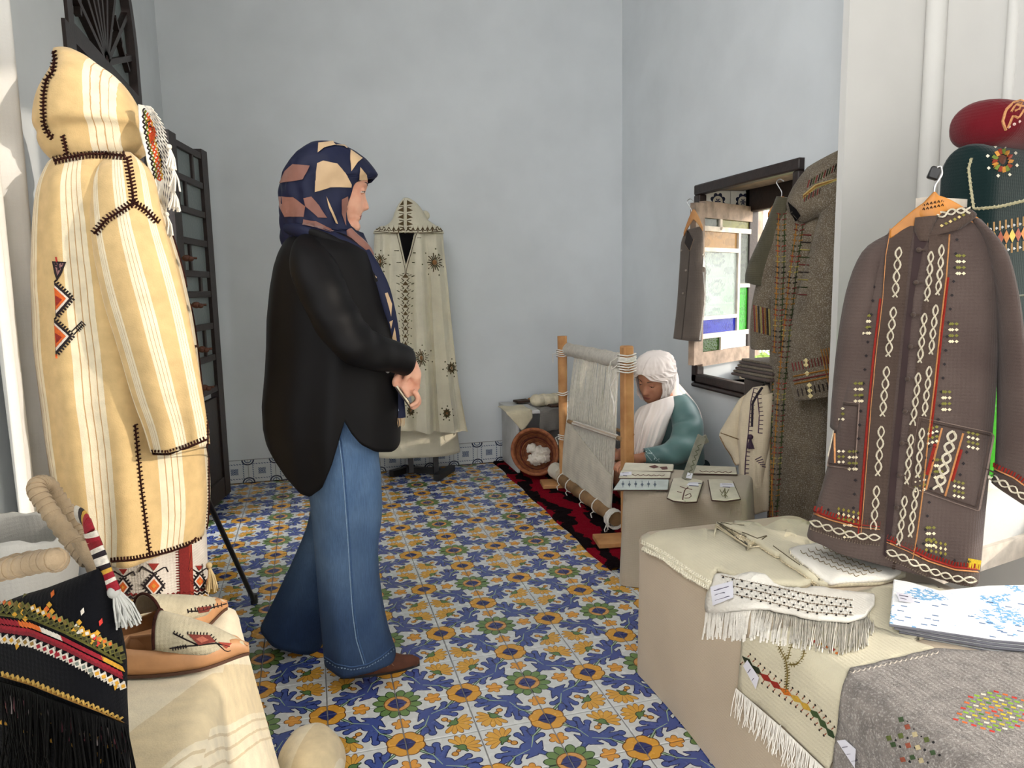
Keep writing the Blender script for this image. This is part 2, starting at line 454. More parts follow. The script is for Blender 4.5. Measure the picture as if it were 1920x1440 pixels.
def drapebox(mb, x0, x1, y0, y1, zt, flare=.05, rad=.03, wav=.012, kf=9, N=72, seed=0, zb=.0, M=16, top=8, ph=0):
    """cloth lying over a box-shaped table and hanging to the floor"""
    cx, cy, hx, hy = (x0+x1)/2, (y0+y1)/2, (x1-x0)/2, (y1-y0)/2; rows = []
    def ringp(sx, sy, rc):
        out = []
        per = [(1, 1), (-1, 1), (-1, -1), (1, -1)]
        for q in range(4):
            ccx, ccy = per[q][0]*(sx-rc), per[q][1]*(sy-rc)
            for j in range(N//4):
                k = N//4; t = j/k
                a = q*pi/2 + 0
                if t < .3: an = a+pi/2*(t/.3); out.append((ccx+rc*cos(an), ccy+rc*sin(an)))
                else:
                    nx, ny = per[(q+1) % 4][0]*(sx-rc), per[(q+1) % 4][1]*(sy-rc); an = a+pi/2; f = (t-.3)/.7
                    out.append((ccx+(nx-ccx)*f+rc*cos(an), ccy+(ny-ccy)*f+rc*sin(an)))
        return out
    for i in range(top):
        k = i/top; s = max(.03, k); rows.append([V((cx+x*s, cy+y*s, zt+.002*nz((x*s, y*s, 0), 8, seed))) for x, y in ringp(hx-rad*.6, hy-rad*.6, rad)])
    for i in range(4):
        a = pi/2*i/3; rows.append([V((cx+x, cy+y, zt-rad*(1-cos(a)))) for x, y in ringp(hx-rad*(1-sin(a)), hy-rad*(1-sin(a)), rad*1.2)])
    for i in range(1, M+1):
        t = i/M; z = zt-rad+(zb-(zt-rad))*t; row = []
        for j, (x, y) in enumerate(ringp(hx+flare*t, hy+flare*t, rad*1.4+flare*t)):
            l = hypot(x, y); w = wav*t*(sin(2*pi*kf*j/N+ph+seed)+.6*sin(2*pi*kf*1.7*j/N+seed*2+ph)); row.append(V((cx+x*(1+w/l), cy+y*(1+w/l), z)))
        rows.append(row)
    return mb.grid(rows, True, 0, 1, (1, 1))
def planar_uv(o, ax=(0, 1), sc=1.0, rot=0):
    l = o.data.uv_layers.get('UVMap') or o.data.uv_layers.new(name='UVMap')
    for lp in o.data.loops:
        q = o.data.vertices[lp.vertex_index].co+org(o); u, v = q[ax[0]]*sc, q[ax[1]]*sc
        l.data[lp.index].uv = (u*cos(rot)-v*sin(rot), u*sin(rot)+v*cos(rot))
# ------------------------------------------------------------------ room shell
XL, XR, XN, YB = -.77, 2.145, 2.24, 4.857
M_wall = mat('limewash', C(214, 219, 222), .85, .2, .04, 3, .12, 14)
M_wallw = mat('limewash_white', C(206, 205, 201), .85, .2, .03, 3, .12, 14)
M_dark = mat('dark_wood', C(44, 30, 26), .45, .5, .25, 30, .2, 90)
M_glassg = glass('grey_pane', C(128, 138, 138), .3, .1, .5, 70)
def wallbox(name, boxes, m=M_wall):
    b = MB()
    for lo, hi in boxes: b.box(lo, hi)
    o = b.build(name, m, smooth=False); return struct(o)
ZC = 4.0
wallbox('wall_back', [((XL-.3, YB, 0), (XR+.5, YB+.25, ZC))])
# left wall with an arched doorway
DY0, DY1, DC, DR, SPZ, HUZ = 3.02, 4.22, 3.62, .6, 2.36, 2.17
b = MB()
b.box((XL-.3, 1.95, 0), (XL, DY0, ZC)); b.box((XL-.3, -.6, 0), (XL, 1.95, 2.3)); b.box((XL-.3, -2.5, 3.7), (XL, 1.95, ZC)); b.box((XL-.3, DY1, 0), (XL, YB, ZC)); b.box((XL-.3, DY0, SPZ+DR), (XL, DY1, ZC))  # gaps towards the camera end are unseen openings added for light from the left
N_ = 16
arc = [(DC-DR*cos(pi*i/N_), SPZ+DR*sin(pi*i/N_)) for i in range(N_+1)]
for (y0, z0), (y1, z1) in zip(arc, arc[1:]):
    zt = SPZ+DR
    vs = [(x, y, z) for x in (XL-.3, XL) for y, z in ((y0, z0), (y1, z1), (y1, zt), (y0, zt))]
    b.add(vs, [(0,1,2,3), (7,6,5,4), (0,4,5,1), (3,2,6,7)])
struct(b.build('wall_left', M_wall, smooth=False))
# far right wall with window 1
W1Y0, W1Y1, W1Z0, W1Z1 = 2.88, 3.775, .645, 1.755
TH = .34
wallbox('wall_right', [((XR, 2.33, 0), (XR+TH, W1Y0, ZC)), ((XR, W1Y1, 0), (XR+TH, YB, ZC)), ((XR, W1Y0, W1Z1), (XR+TH, W1Y1, ZC)), ((XR, W1Y0, 0), (XR+TH, W1Y1, W1Z0))])
# wall pier between the two windows
wallbox('wall_pier', [((1.875, 2.3, 0), (XN+.4, 2.332, ZC))], M_wallw)
wallbox('wall_rear_added', [((XL-.3, -2.75, 1.9), (XN+.3, -2.5, ZC)), ((.5, -2.75, 0), (XN+.3, -2.5, 2.3))], M_wallw)  # unseen rear wall, added and shaped to cut the sky light
# rounded moulding up the pier's corner
b = MB()
b.tube([(XN-.02, 2.27, 0), (XN-.02, 2.27, ZC)], .035, 14, caps=3); b.tube([(XN+.055, 2.25, 0), (XN+.055, 2.25, ZC)], .022, 12, caps=3)
struct(b.build('trim_1', M_wallw))
struct(MB().tube([(XN+.0, 1.98, 1.0), (XN+.0, 1.98, ZC)], .018, 12).build('trim_2', M_wallw))
# near right wall; its unseen openings are shaped to steer the sun
near = [(( -2.5, 0), (-.52, ZC)), ((-.52, 0), (1.74, .45)), ((-.52, .45), (-.3, .95)), ((.5, .95), (1.1, ZC)), ((-.52, 2.9), (.5, ZC)),
        ((1.1, 1.6), (1.74, ZC)), ((1.74, 0), (2.3, ZC))]
wallbox('wall_near', [((XN, y0, z0), (XN+.3, y1, z1)) for (y0, z0), (y1, z1) in near], M_wallw)
struct(bx('ceiling', (XL-.3, -2.5, ZC), (XN+.6, YB+.2, ZC+.1), M_wallw, bev=0))
# unseen passage behind the arched door, opened up to add sky light
wallbox('wall_passage', [((-2.3, 2.4, 0), (-2.2, YB+.3, 1.0)), ((-2.3, YB, 0), (XL-.3, YB+.1, ZC)), ((-2.3, 2.3, 0), (XL-.3, 2.4, ZC)), ((-2.3, 2.3, -.1), (XL-.3, YB+.2, -.004))])

# ------------------------------------------------------------------ floor of patterned tiles
def tile_mat():
    m, t, b = newmat('painted_tile'); X.T = t
    uvn = t.nodes.new('ShaderNodeUVMap'); sp = t.nodes.new('ShaderNodeSeparateXYZ'); t.links.new(uvn.outputs[0], sp.inputs[0])
    u0, v0 = X(sp.outputs[0]), X(sp.outputs[1])
    u, v = xmax(u0, v0), xmin(u0, v0)        # the design mirrors about the tile's diagonal
    W = C(216, 218, 216); BL = C(60, 73, 132); BD = C(28, 34, 80); OR = C(202, 144, 60); OD = C(104, 62, 22); GR = C(92, 122, 70); GD = C(40, 62, 38)
    col = X(None)
    n = t.nodes.new('ShaderNodeTexNoise'); n.inputs['Scale'].default_value = 9; co = t.nodes.new('ShaderNodeTexCoord'); t.links.new(co.outputs['Object'], n.inputs['Vector'])
    wash = X(n.outputs['Fac'])
    base = xmixc(W, C(198, 201, 202), wash)
    def paint(base, d, c, line, cd, w=.012, c2=None):
        cc = xmixc(c, c2, wash) if c2 else c
        base = xmixc(base, line, X.op('LESS_THAN', d, w*.6))
        return xmixc(base, cc, X.op('LESS_THAN', d, -w*.6))
    mn = lambda *a: a[0] if len(a) == 1 else xmin(a[0], mn(*a[1:]))
    # stems from the yellow rosette
    stem = mn(xseg(u, v, 1.0, .0, .86, .17, .022, .022), xseg(u, v, .86, .17, .68, .34, .022, .016))
    base = paint(base, stem, GR, GD, 0)
    # blue acanthus: body, horns and curled lobes
    horn = xmax(xmax(xseg(u, v, .80, .80, .55, .55, .17, .11), 0.0-xcirc(u, v, .93, .55, .235)), u+v-1.62)
    tipA = xseg(u, v, .69, .60, .77, .47, .06, .008)
    bodyB = xseg(u, v, .62, .58, .62, .40, .075, .05)
    l1 = xseg(u, v, .60, .42, .50, .27, .06, .035); l1b = xcirc(u, v, .49, .24, .052)
    l2 = xseg(u, v, .62, .36, .60, .17, .055, .03); l2b = xcirc(u, v, .615, .13, .055)
    l3 = xseg(u, v, .66, .40, .78, .34, .05, .035); l3b = xcirc(u, v, .81, .335, .05)
    l4 = xseg(u, v, .70, .25, .78, .10, .05, .03); l4b = xcirc(u, v, .71, .20, .06)
    leaf = mn(horn, tipA, bodyB, l1, l1b, l2, l2b, l3, l3b, l4, l4b)
    base = paint(base, leaf, BL, BD, 0, .013, C(74, 92, 160))
    vein = mn(xseg(u, v, .83, .20, .69, .33, .011, .009), xseg(u, v, .69, .33, .60, .56, .009, .005))
    base = xmixc(base, C(150, 176, 150), X.op('LESS_THAN', vein, 0.0))
    # carnation fan towards the plain corner
    du, dv = u-.27, v-.27; r = xlen(du, dv); an = X.op('ARCTAN2', dv, du)
    pet = X.op('ABSOLUTE', X.op('COSINE', an*7.0))
    fan = xmax(r-(pet*.07+.19), u+v-.56)
    base = paint(base, fan, OR, OD, 0, .012, C(226, 176, 70))
    base = xmixc(base, OD, X.op('MULTIPLY', X.op('MULTIPLY', X.op('LESS_THAN', fan, 0.0), X.op('LESS_THAN', pet, .16)), X.op('GREATER_THAN', r, .05)))
    base = paint(base, mn(xcirc(u, v, .285, .285, .06), xseg(u, v, .29, .28, .38, .23, .03, .012)), GR, GD, 0)
    base = paint(base, mn(xcirc(u, v, .40, .40, .045), xcirc(u, v, .345, .345, .028)), OR, OD, 0)
    # leaf on the middle of the edge
    dx, dy = 1.0-u, v-.47; r = xlen(dx, dy); an = X.op('ARCTAN2', dx, dy)
    base = paint(base, r-(X.op('ABSOLUTE', X.op('COSINE', an*2.5))*.055+.075), OR, OD, 0, .012, C(228, 160, 70))
    # yellow rosette
    dx = 1.0-u; r = xlen(dx, v); an = X.op('ARCTAN2', dx, v)
    base = paint(base, r-(X.op('ABSOLUTE', X.op('SINE', an*4.0))*.025+.235), OR, OD, 0, .014, C(222, 164, 58))
    base = paint(base, dx+v+xmax(dx, v)*.35-.17, C(40, 48, 104), OD, 0)
    # green sunflower
    dx, dy = 1.0-u, 1.0-v; r = xlen(dx, dy); an = X.op('ARCTAN2', dx, dy)
    base = paint(base, r-(X.op('ABSOLUTE', X.op('SINE', an*6.0))*.07+.285), GR, GD, 0, .014, C(116, 142, 84))
    base = xmixc(base, GD, X.op('MULTIPLY', X.op('LESS_THAN', X.op('ABSOLUTE', X.op('SINE', an*6.0)), .2), X.op('MULTIPLY', X.op('LESS_THAN', r, .29), X.op('GREATER_THAN', r, .2))))
    base = paint(base, r-.185, C(206, 152, 84), OD, 0)
    base = paint(base, dx+dy+xmax(dx, dy)*.35-.18, C(52, 58, 112), OD, 0)
    t.links.new(base.k, b.inputs['Base Color'])
    b.inputs['Roughness'].default_value = .22; b.inputs['Specular IOR Level'].default_value = .5
    n2 = t.nodes.new('ShaderNodeTexNoise'); n2.inputs['Scale'].default_value = 22; t.links.new(co.outputs['Object'], n2.inputs['Vector'])
    bp = t.nodes.new('ShaderNodeBump'); bp.inputs['Strength'].default_value = .12; bp.inputs['Distance'].default_value = .002
    t.links.new(n2.outputs['Fac'], bp.inputs['Height']); t.links.new(bp.outputs[0], b.inputs['Normal'])
    mr = t.nodes.new('ShaderNodeMapRange'); mr.inputs[3].default_value = .16; mr.inputs[4].default_value = .36; t.links.new(n2.outputs['Fac'], mr.inputs[0]); t.links.new(mr.outputs[0], b.inputs['Roughness'])
    return m
M_tile = tile_mat()
M_grout = mat('grout', C(150, 150, 150), .9, .2, .15, 30)
floor = struct(bx('floor', (XL-.3, -2.5, -.1), (XN+.6, YB+.2, -.0035), M_grout, bev=0))
def tile_mesh(name, w, h, d, bv, m):
    """flat tile, centre at the origin, face up (z=0), softened rim"""
    a, c = w/2, h/2
    ring = lambda i, z: [(-a+i, -c+i, z), (a-i, -c+i, z), (a-i, c-i, z), (-a+i, c-i, z)]
    vs = ring(bv, 0)+ring(0, -bv*.7)+ring(0, -d)
    fs = [(0, 1, 2, 3)]+[(k, k+4, (k+1) % 4+4, (k+1) % 4) for k in range(4)]+[(k+4, k+8, (k+1) % 4+8, (k+1) % 4+4) for k in range(4)]
    me = bpy.data.meshes.new(name); me.from_pydata(vs, [], fs); l = me.uv_layers.new(name='UVMap').data
    for p in me.polygons:
        for li in p.loop_indices:
            q = me.vertices[me.loops[li].vertex_index].co; l[li].uv = (q.x/w+.5, q.y/h+.5)
    bm = bmesh.new(); bm.from_mesh(me); bmesh.ops.recalc_face_normals(bm, faces=bm.faces); bm.to_mesh(me); bm.free()
    me.materials.append(m); return me
TX, TY, TS = -.0124, 2.6427, .2
tm = tile_mesh('tile', .1965, .1965, .012, .0018, M_tile)
tm2 = tile_mesh('tile', .1965, .1965, .012, .0018, M_tile)
for i in range(-4, 11):
    for j in range(-6, 11):
        x, y = TX+TS*(i+.5), TY+TS*(j+.5)
        if x-.1 < XL+.0 and i > -4 or y+.1 > YB+.02: continue
        o = bpy.data.objects.new('tile', tm); link(o, floor)
        fo = ORG['floor']; o.location = (x-fo.x, y-fo.y, -fo.z+rnd.uniform(-.0004, .0004))
        o.rotation_euler = (rnd.uniform(-.002, .002), rnd.uniform(-.002, .002), {(0, 0): 0, (1, 0): pi/2, (1, 1): pi, (0, 1): -pi/2}[(i % 2, j % 2)])

# ------------------------------------------------------------------ blue and white skirting tiles along the back wall
def skirt_mat():
    m, t, b = newmat('skirting_tile'); X.T = t
    uvn = t.nodes.new('ShaderNodeUVMap'); sp = t.nodes.new('ShaderNodeSeparateXYZ'); t.links.new(uvn.outputs[0], sp.inputs[0])
    u, v = X(sp.outputs[0]), X(sp.outputs[1])
    a, c = X.op('ABSOLUTE', u-.5), X.op('ABSOLUTE', v-.5)
    W = C(205, 210, 212); B = C(86, 100, 128); D = C(48, 56, 78)
    base = W
    sq = X.op('ABSOLUTE', xmax(a, c)-.33)
    dots = X.op('GREATER_THAN', X.op('SINE', (u+v*1.0)*62.0), -.2)
    base = xmixc(base, B, X.op('MULTIPLY', X.op('LESS_THAN', sq, .022), dots))
    base = xmixc(base, B, X.op('MULTIPLY', X.op('LESS_THAN', xmax(a, c), .14), X.op('GREATER_THAN', X.op('SINE', a*90.0)*X.op('SINE', c*90.0), -.35)))
    r = xlen(a-.5, c-.5)
    base = xmixc(base, D, X.op('LESS_THAN', X.op('ABSOLUTE', r-.2), .028))
    base = xmixc(base, B, X.op('LESS_THAN', X.op('ABSOLUTE', r-.11), .02))
    t.links.new(base.k, b.inputs['Base Color']); b.inputs['Roughness'].default_value = .25
    return m
SW, SH = .166, .146
sm = tile_mesh('tile', SW-.0025, SH-.0025, .012, .0015, skirt_mat())
base = struct(bx('baseboard_back', (XL, YB-.004, 0), (XR, YB, SH+.004), M_grout, bev=0))
bo = ORG['baseboard_back']
for i in range(17):
    o = bpy.data.objects.new('tile', sm); link(o, base)
    o.location = (XL+.09+SW*i-bo.x, YB-.0125-bo.y, SH/2-bo.z+.002); o.rotation_euler = (pi/2, 0, 0)

# ------------------------------------------------------------------ door 1: arched fanlight and open leaf
door = bpy.data.objects.new('door_1', None); COL.objects.link(door); door.location = (XL, DC, 0); ORG['door_1'] = V((XL, DC, 0)); struct(door)
xf = XL-.05
def arcpts(r, a0=0, a1=pi, n=24): return [V((xf, DC-r*cos(a0+(a1-a0)*i/n), SPZ+r*sin(a0+(a1-a0)*i/n))) for i in range(n+1)]
b = MB()
p0, p1 = arcpts(DR-.005), arcpts(DR-.075)
for k in range(24):
    q = [p0[k], p0[k+1], p1[k+1], p1[k]]; e = V((.06, 0, 0))
    b.add(q+[a+e for a in q], [(0,1,2,3), (7,6,5,4), (0,4,5,1), (2,6,7,3), (1,5,6,2), (3,7,4,0)])
b.box((xf, DY0+.005, 0), (xf+.06, DY0+.075, SPZ)); b.box((xf, DY1-.075, 0), (xf+.06, DY1-.005, SPZ)); b.box((xf, DY0+.07, HUZ-.06), (xf+.06, DY1-.07, HUZ+.01))
b.box((xf+.02, DY0-.05, 0), (XL+.012, DY0+.03, 2.155))
b.build('frame', M_dark, door, smooth=False)
hub = V((xf+.03, DC, HUZ+.02))
def fan_r(a):
    dy, dz = -cos(a), sin(a); h = SPZ-hub.z; R = DR-.07
    r1 = R/abs(dy) if abs(dy) > 1e-6 else 99
    if r1*dz <= h: return r1
    return h*dz+sqrt(max(0, (h*dz)**2-h*h+R*R))
for k in range(1, 10):
    a = pi*k/10; e = hub+V((0, -cos(a), sin(a)))*fan_r(a)
    MB().bar(hub+V((0, -cos(a), sin(a)))*.03, e, .026, .03, (1, 0, 0)).build('muntin', M_dark, door, smooth=False)
for k, (a0, a1) in enumerate(((.2, .5), (.5, .8), (1.2, 1.57), (1.57, 1.95), (2.3, 2.65), (2.65, 2.95))):
    f = lambda a, r=.42: hub+V((0, -cos(a)*r, sin(a)*r))
    MB().bar(f(a0, .36), f(a1, .46 if k % 2 else .38), .02, .028, (1, 0, 0)).build('muntin', M_dark, door, smooth=False)
for k in range(10):
    a0, a1 = pi*k/10+.03, pi*(k+1)/10-.03; e = V((-.006, 0, 0))
    q = [hub+V((-.01, -cos(a)*r, sin(a)*r)) for a, r in ((a0, .05), (a0, fan_r(a0)), ((a0+a1)/2, fan_r((a0+a1)/2)), (a1, fan_r(a1)), (a1, .05))]
    MB().add(q+[p+e for p in q], [(0,1,2,3,4), (9,8,7,6,5)]+[(i, i+5, (i+1) % 5+5, (i+1) % 5) for i in range(5)]).build('pane', M_glassg, door, smooth=False)
# leaf: stands ajar in the far corner
A, B_ = aty(318, 265, 4.10), aty(380, 285, 4.62)
A.z = B_.z = aty(380, 285, 4.62).z; ZT = B_.z
dv = V((B_.x-A.x, B_.y-A.y, 0)); LW = .60; dv.normalize(); A = B_-dv*LW; nn = V((-dv.y, dv.x, 0))
lf = lambda s, z, d=0: V((A.x, A.y, 0))+dv*s+nn*d+V((0, 0, z))
def leafbar(par, s0, z0, s1, z1, w, d=.045, name='rail', mt=M_dark):
    return bevel(MB().bar(lf(s0, z0), lf(s1, z1), w, d, nn).build(name, mt, par, smooth=True), .004)
leafo = MB().bar(lf(LW-.05, .012), lf(LW-.05, ZT), .1, .045, nn).bar(lf(.05, .012), lf(.05, ZT), .1, .045, nn).build('door_leaf', M_dark, door, smooth=False)
zs = [.012+.06, .62, .80]
rl = [.07, .66, .84, 1.02, 1.2, 1.31, 1.48, 1.64, 1.80, ZT-.04]
for z in rl: leafbar(leafo, .1, z, LW-.1, z, .035 if z not in (.07,) else .12, .04)
for k, z in enumerate(rl[1:-1]):
    z1 = rl[k+2]
    if k % 3 != 2: leafbar(leafo, LW*.5+(.06 if k % 2 else -.08), z, LW*.5+(.06 if k % 2 else -.08), z1, .026, .036, 'muntin')
    MB().bar(lf(.1, (z+z1)/2), lf(LW-.1, (z+z1)/2), z1-z-.02, .006, nn).build('pane', M_glassg, leafo, smooth=False)
bevel(MB().bar(lf(.1, .36), lf(LW-.1, .36), .5, .025, nn).build('panel', M_dark, leafo), .006)
MB().bar(lf(LW*.0-.0, .012), lf(0, ZT), .02, .05, nn).build('hinge_stile', M_dark, leafo, smooth=False)
# second leaf, closed
cl = MB().box((xf, DY0+.08, .01), (xf+.045, DC, HUZ-.07)).build('door_leaf', M_dark, door, smooth=False)
for z in (.1, .62, 1.1, 1.6):
    bx('panel', (xf+.045, DY0+.16, z), (xf+.06, DC-.08, z+.4), M_dark, cl)

# ------------------------------------------------------------------ window 1
win = bpy.data.objects.new('window_1', None); COL.objects.link(win); win.location = (XR, (W1Y0+W1Y1)/2, W1Z0); ORG['window_1'] = V(win.location); struct(win)
M_sash = mat('old_sash', C(150, 132, 116), .7, .3, .2, 20, .3, 60)
M_sashw = mat('pale_sash', C(214, 204, 190), .7, .3, .15, 20, .3, 60)
b = MB(); fx0, fx1 = XR-.03, XR+.02
b.box((fx0, W1Y0-.0, W1Z1-.055), (fx1, W1Y1+.03, W1Z1)); b.box((fx0, W1Y1-.03, W1Z0), (fx1, W1Y1+.03, W1Z1-.055)); b.box((fx0, W1Y0, W1Z0), (fx1, W1Y0+.045, W1Z1-.055)); b.box((fx0, W1Y0, W1Z0-.0), (fx1, W1Y1+.03, W1Z0+.05))
fr = bevel(b.build('frame', M_dark, win), .008)
b = MB(); ox = XR+TH-.06
b.box((ox, W1Y0, W1Z1-.15), (ox+.06, W1Y1, W1Z1-.0)); b.box((ox, W1Y1-.05, W1Z0), (ox+.06, W1Y1, W1Z1)); b.box((ox, W1Y0, W1Z0), (ox+.06, W1Y0+.05, W1Z1)); b.box((ox, W1Y0, W1Z0), (ox+.06, W1Y1, W1Z0+.04))
bevel(b.build('outer_frame', M_dark, win), .006)
bx('sill', (XR-.045, W1Y0-.02, W1Z0-.025), (XR+TH, W1Y1+.01, W1Z0+.0), M_dark, win, .012)
bx('lintel_board', (XR+.03, W1Y0, W1Z1-.03), (XR+TH-.07, W1Y1, W1Z1-.005), M_sash, win)
# decorated tiles set in the far reveal
def deco_mat():
    m, t, b = newmat('reveal_tile'); X.T = t
    uvn = t.nodes.new('ShaderNodeUVMap'); sp = t.nodes.new('ShaderNodeSeparateXYZ'); t.links.new(uvn.outputs[0], sp.inputs[0])
    u, v = X(sp.outputs[0]), X(sp.outputs[1]); a, c = u-.5, v-.62; r = xlen(a, c); an = X.op('ARCTAN2', c, a)
    base = xmixc(C(232, 230, 220), C(40, 44, 66), X.op('LESS_THAN', r, X.op('ABSOLUTE', X.op('SINE', an*4.0))*.08+.24))
    base = xmixc(base, C(214, 208, 190), X.op('LESS_THAN', r, .2)); base = xmixc(base, C(44, 50, 80), X.op('LESS_THAN', r, X.op('ABSOLUTE', X.op('COSINE', an*3.0))*.12))
    base = xmixc(base, C(70, 74, 50), X.op('LESS_THAN', xlen(X.op('ABSOLUTE', a)-.42, v-.2), .14))
    t.links.new(base.k, b.inputs['Base Color']); b.inputs['Roughness'].default_value = .25; return m
dm = tile_mesh('tile', .155, .155, .01, .0015, deco_mat())
for k in range(6):
    for kk in range(2):
        o = bpy.data.objects.new('tile', dm); link(o, win); wo_ = ORG['window_1']
        o.location = (XR+.1+.16*kk-wo_.x, W1Y1-.011-wo_.y, W1Z1-.11-.16*k-wo_.z); o.rotation_euler = (pi/2, 0, 0)
# open sash with stained panes, hinged at the far jamb, swung into the room
SH0 = aty(1300, 380, 3.46); SH1 = aty(1427, 370, 3.80)
sdir = V((SH1.x-SH0.x, SH1.y-SH0.y, 0)); SWd = sdir.length; sdir.normalize(); sn = V((-sdir.y, sdir.x, 0))
ZS1 = SH0.z; ZS0 = aty(1295, 685, 3.46).z
q_ = lambda s, z, d=0: V((SH0.x, SH0.y, 0))+sdir*(s*SWd)+sn*d+V((0, 0, ZS0+z*(ZS1-ZS0)))
sash = MB().bar(q_(.06, 0), q_(.06, 1), .12*SWd, .035, sn).bar(q_(.94, 0), q_(.94, 1), .12*SWd, .035, sn).bar(q_(.12, .965), q_(.88, .965), .085, .035, sn).bar(q_(.12, .03), q_(.88, .03), .075, .035, sn).build('sash', M_sash, win, smooth=False)
def mun(a, z0, c, z1, w=.022): MB().bar(q_(a, z0), q_(c, z1), w, .028, sn).build('muntin', M_sashw, sash, smooth=False)
def pan(a, z0, c, z1, m): MB().bar(q_((a+c)/2, z0), q_((a+c)/2, z1), (c-a)*SWd, .005, sn).build('pane', m, sash, smooth=False)
G = {k: glass('pane_'+k, C(*c), .12, t, .4, s) for k, c, t, s in (('olive', (176, 176, 110), .8, 60), ('clear', (225, 238, 236), .85, 80), ('smoke', (120, 128, 118), .75, 70), ('blue', (58, 74, 214), .8, 90), ('green', (70, 220, 40), .85, 90), ('dark_green', (70, 110, 46), .8, 90), ('white', (246, 248, 246), .6, 60), ('amber', (214, 176, 120), .8, 50))}
L0, L1, LM = .12, .88, .64
pan(L0, .865, .36, .93, G['smoke']); pan(.36, .865, L1, .93, G['olive']); mun(.36, .845, .36, .94); mun(L0, .85, L1, .85, .026)
pan(L0, .73, LM, .84, G['amber']); mun(L0, .72, LM, .72); pan(L0, .30, LM, .71, G['clear']); mun(L0, .29, LM, .29, .02); pan(L0, .185, LM, .28, G['blue'])
mun(LM, .17, LM, .85); pan(LM, .50, L1, .84, G['smoke']); mun(LM, .49, L1, .49); pan(LM, .18, L1, .48, G['green'])
mun(L0, .175, L1, .175, .026); pan(L0, .07, .40, .165, G['dark_green']); mun(.40, .06, .40, .17); pan(.40, .07, L1, .165, G['white'])
MB().tube([q_(.03, .5, .02), q_(.03, .5, .07)], .008, 8).ball(q_(.03, .5, .075), .014).build('knob', M_dark, sash)

# ------------------------------------------------------------------ window 2: sash swung open over the goods table
win2 = bpy.data.objects.new('window_2', None); COL.objects.link(win2); win2.location = (XN, 1.42, .45); ORG['window_2'] = V(win2.location); struct(win2)
T0, T1 = V((1.56, 1.61, 0)), V((2.22, 1.76, 0)); td = (T1-T0); TW = td.length; td.normalize(); tn = V((-td.y, td.x, 0))
g_ = lambda s, z, d=0: T0+td*s+tn*d+V((0, 0, z))
Z20, Z21 = .335, 1.425
s2 = MB().bar(g_(.03, Z20), g_(.03, Z21), .06, .035, tn).bar(g_(TW-.03, Z20), g_(TW-.03, Z21), .06, .035, tn).bar(g_(.06, Z20+.035), g_(TW-.06, Z20+.035), .07, .035, tn).bar(g_(.06, Z21-.03), g_(TW-.06, Z21-.03), .06, .035, tn).build('sash', M_sashw, win2, smooth=False)
def mun2(a, z0, c, z1, w=.028): MB().bar(g_(a, z0), g_(c, z1), w, .03, tn).build('muntin', M_sashw, s2, smooth=False)
def pan2(a, z0, c, z1, m): MB().bar(g_((a+c)/2, z0), g_((a+c)/2, z1), c-a, .005, tn).build('pane', m, s2, smooth=False)
mx_ = .31
mun2(mx_, .40, mx_, Z21-.06, .03); mun2(.06, .60, TW-.06, .60, .035); mun2(.06, 1.0, TW-.06, 1.0)
pan2(.06, .40, mx_, .585, G['amber']); pan2(mx_, .40, TW-.06, .585, G['white']); pan2(.06, .615, mx_, .99, G['olive']); pan2(mx_, .615, TW-.06, .99, G['green']); pan2(.06, 1.01, mx_, Z21-.06, G['clear']); pan2(mx_, 1.01, TW-.06, Z21-.06, G['blue'])
bx('sill', (XN-.04, 1.08, .42), (XN+.3, 1.76, .45), M_sashw, win2, .008)
b = MB(); b.box((XN+.12, 1.1, 1.54), (XN+.18, 1.74, 1.6)); b.box((XN+.12, 1.1, .45), (XN+.18, 1.15, 1.54)); b.box((XN+.12, 1.69, .45), (XN+.18, 1.74, 1.54))
bevel(b.build('frame', M_sashw, win2), .006)

# ------------------------------------------------------------------ outside: garden ground and shrubs beyond the windows
M_leaf = mat('leaf_green', C(96, 128, 52), .6, .3, .3, 12, 0, 60, col2=C(150, 170, 84))
struct(bx('ground', (XN+.7, -6, -.6), (14, 14, -.5), mat('garden_ground', C(150, 140, 110), .9, .2, .2, 2), bev=0))
def shrub(c, r, label):
    b = MB(); c = V(c)
    for k in range(700):
        d = V((rnd.gauss(0, 1), rnd.gauss(0, 1), rnd.gauss(0, 1))).normalized(); p = c+V((d.x*r, d.y*r, d.z*r*1.25))*(.55+.45*rnd.random())
        a = V((rnd.gauss(0, 1), rnd.gauss(0, 1), rnd.gauss(0, 1))).normalized(); e = a.orthogonal().normalized(); s = .05+.05*rnd.random()
        b.add([p-a*s, p+e*s*.45, p+a*s, p-e*s*.45], [(0, 1, 2, 3)])
    t = thing('shrub', label, 'shrub', (c.x, c.y, -.5)); b.build('foliage', M_leaf, t)['kind'] = 'stuff'
    MB().tube([(c.x, c.y, -.5), (c.x+.03, c.y, c.z-.3), (c.x, c.y+.02, c.z)], [.05, .035, .02], 8).build('stem', M_dark, t)
shrub((5.0, 7.9, .75), .75, 'green shrub outside the stained glass window, seen through its upper panes')
shrub((4.4, 5.3, .1), .6, 'lower green shrub outside, seen beside the open window sash')
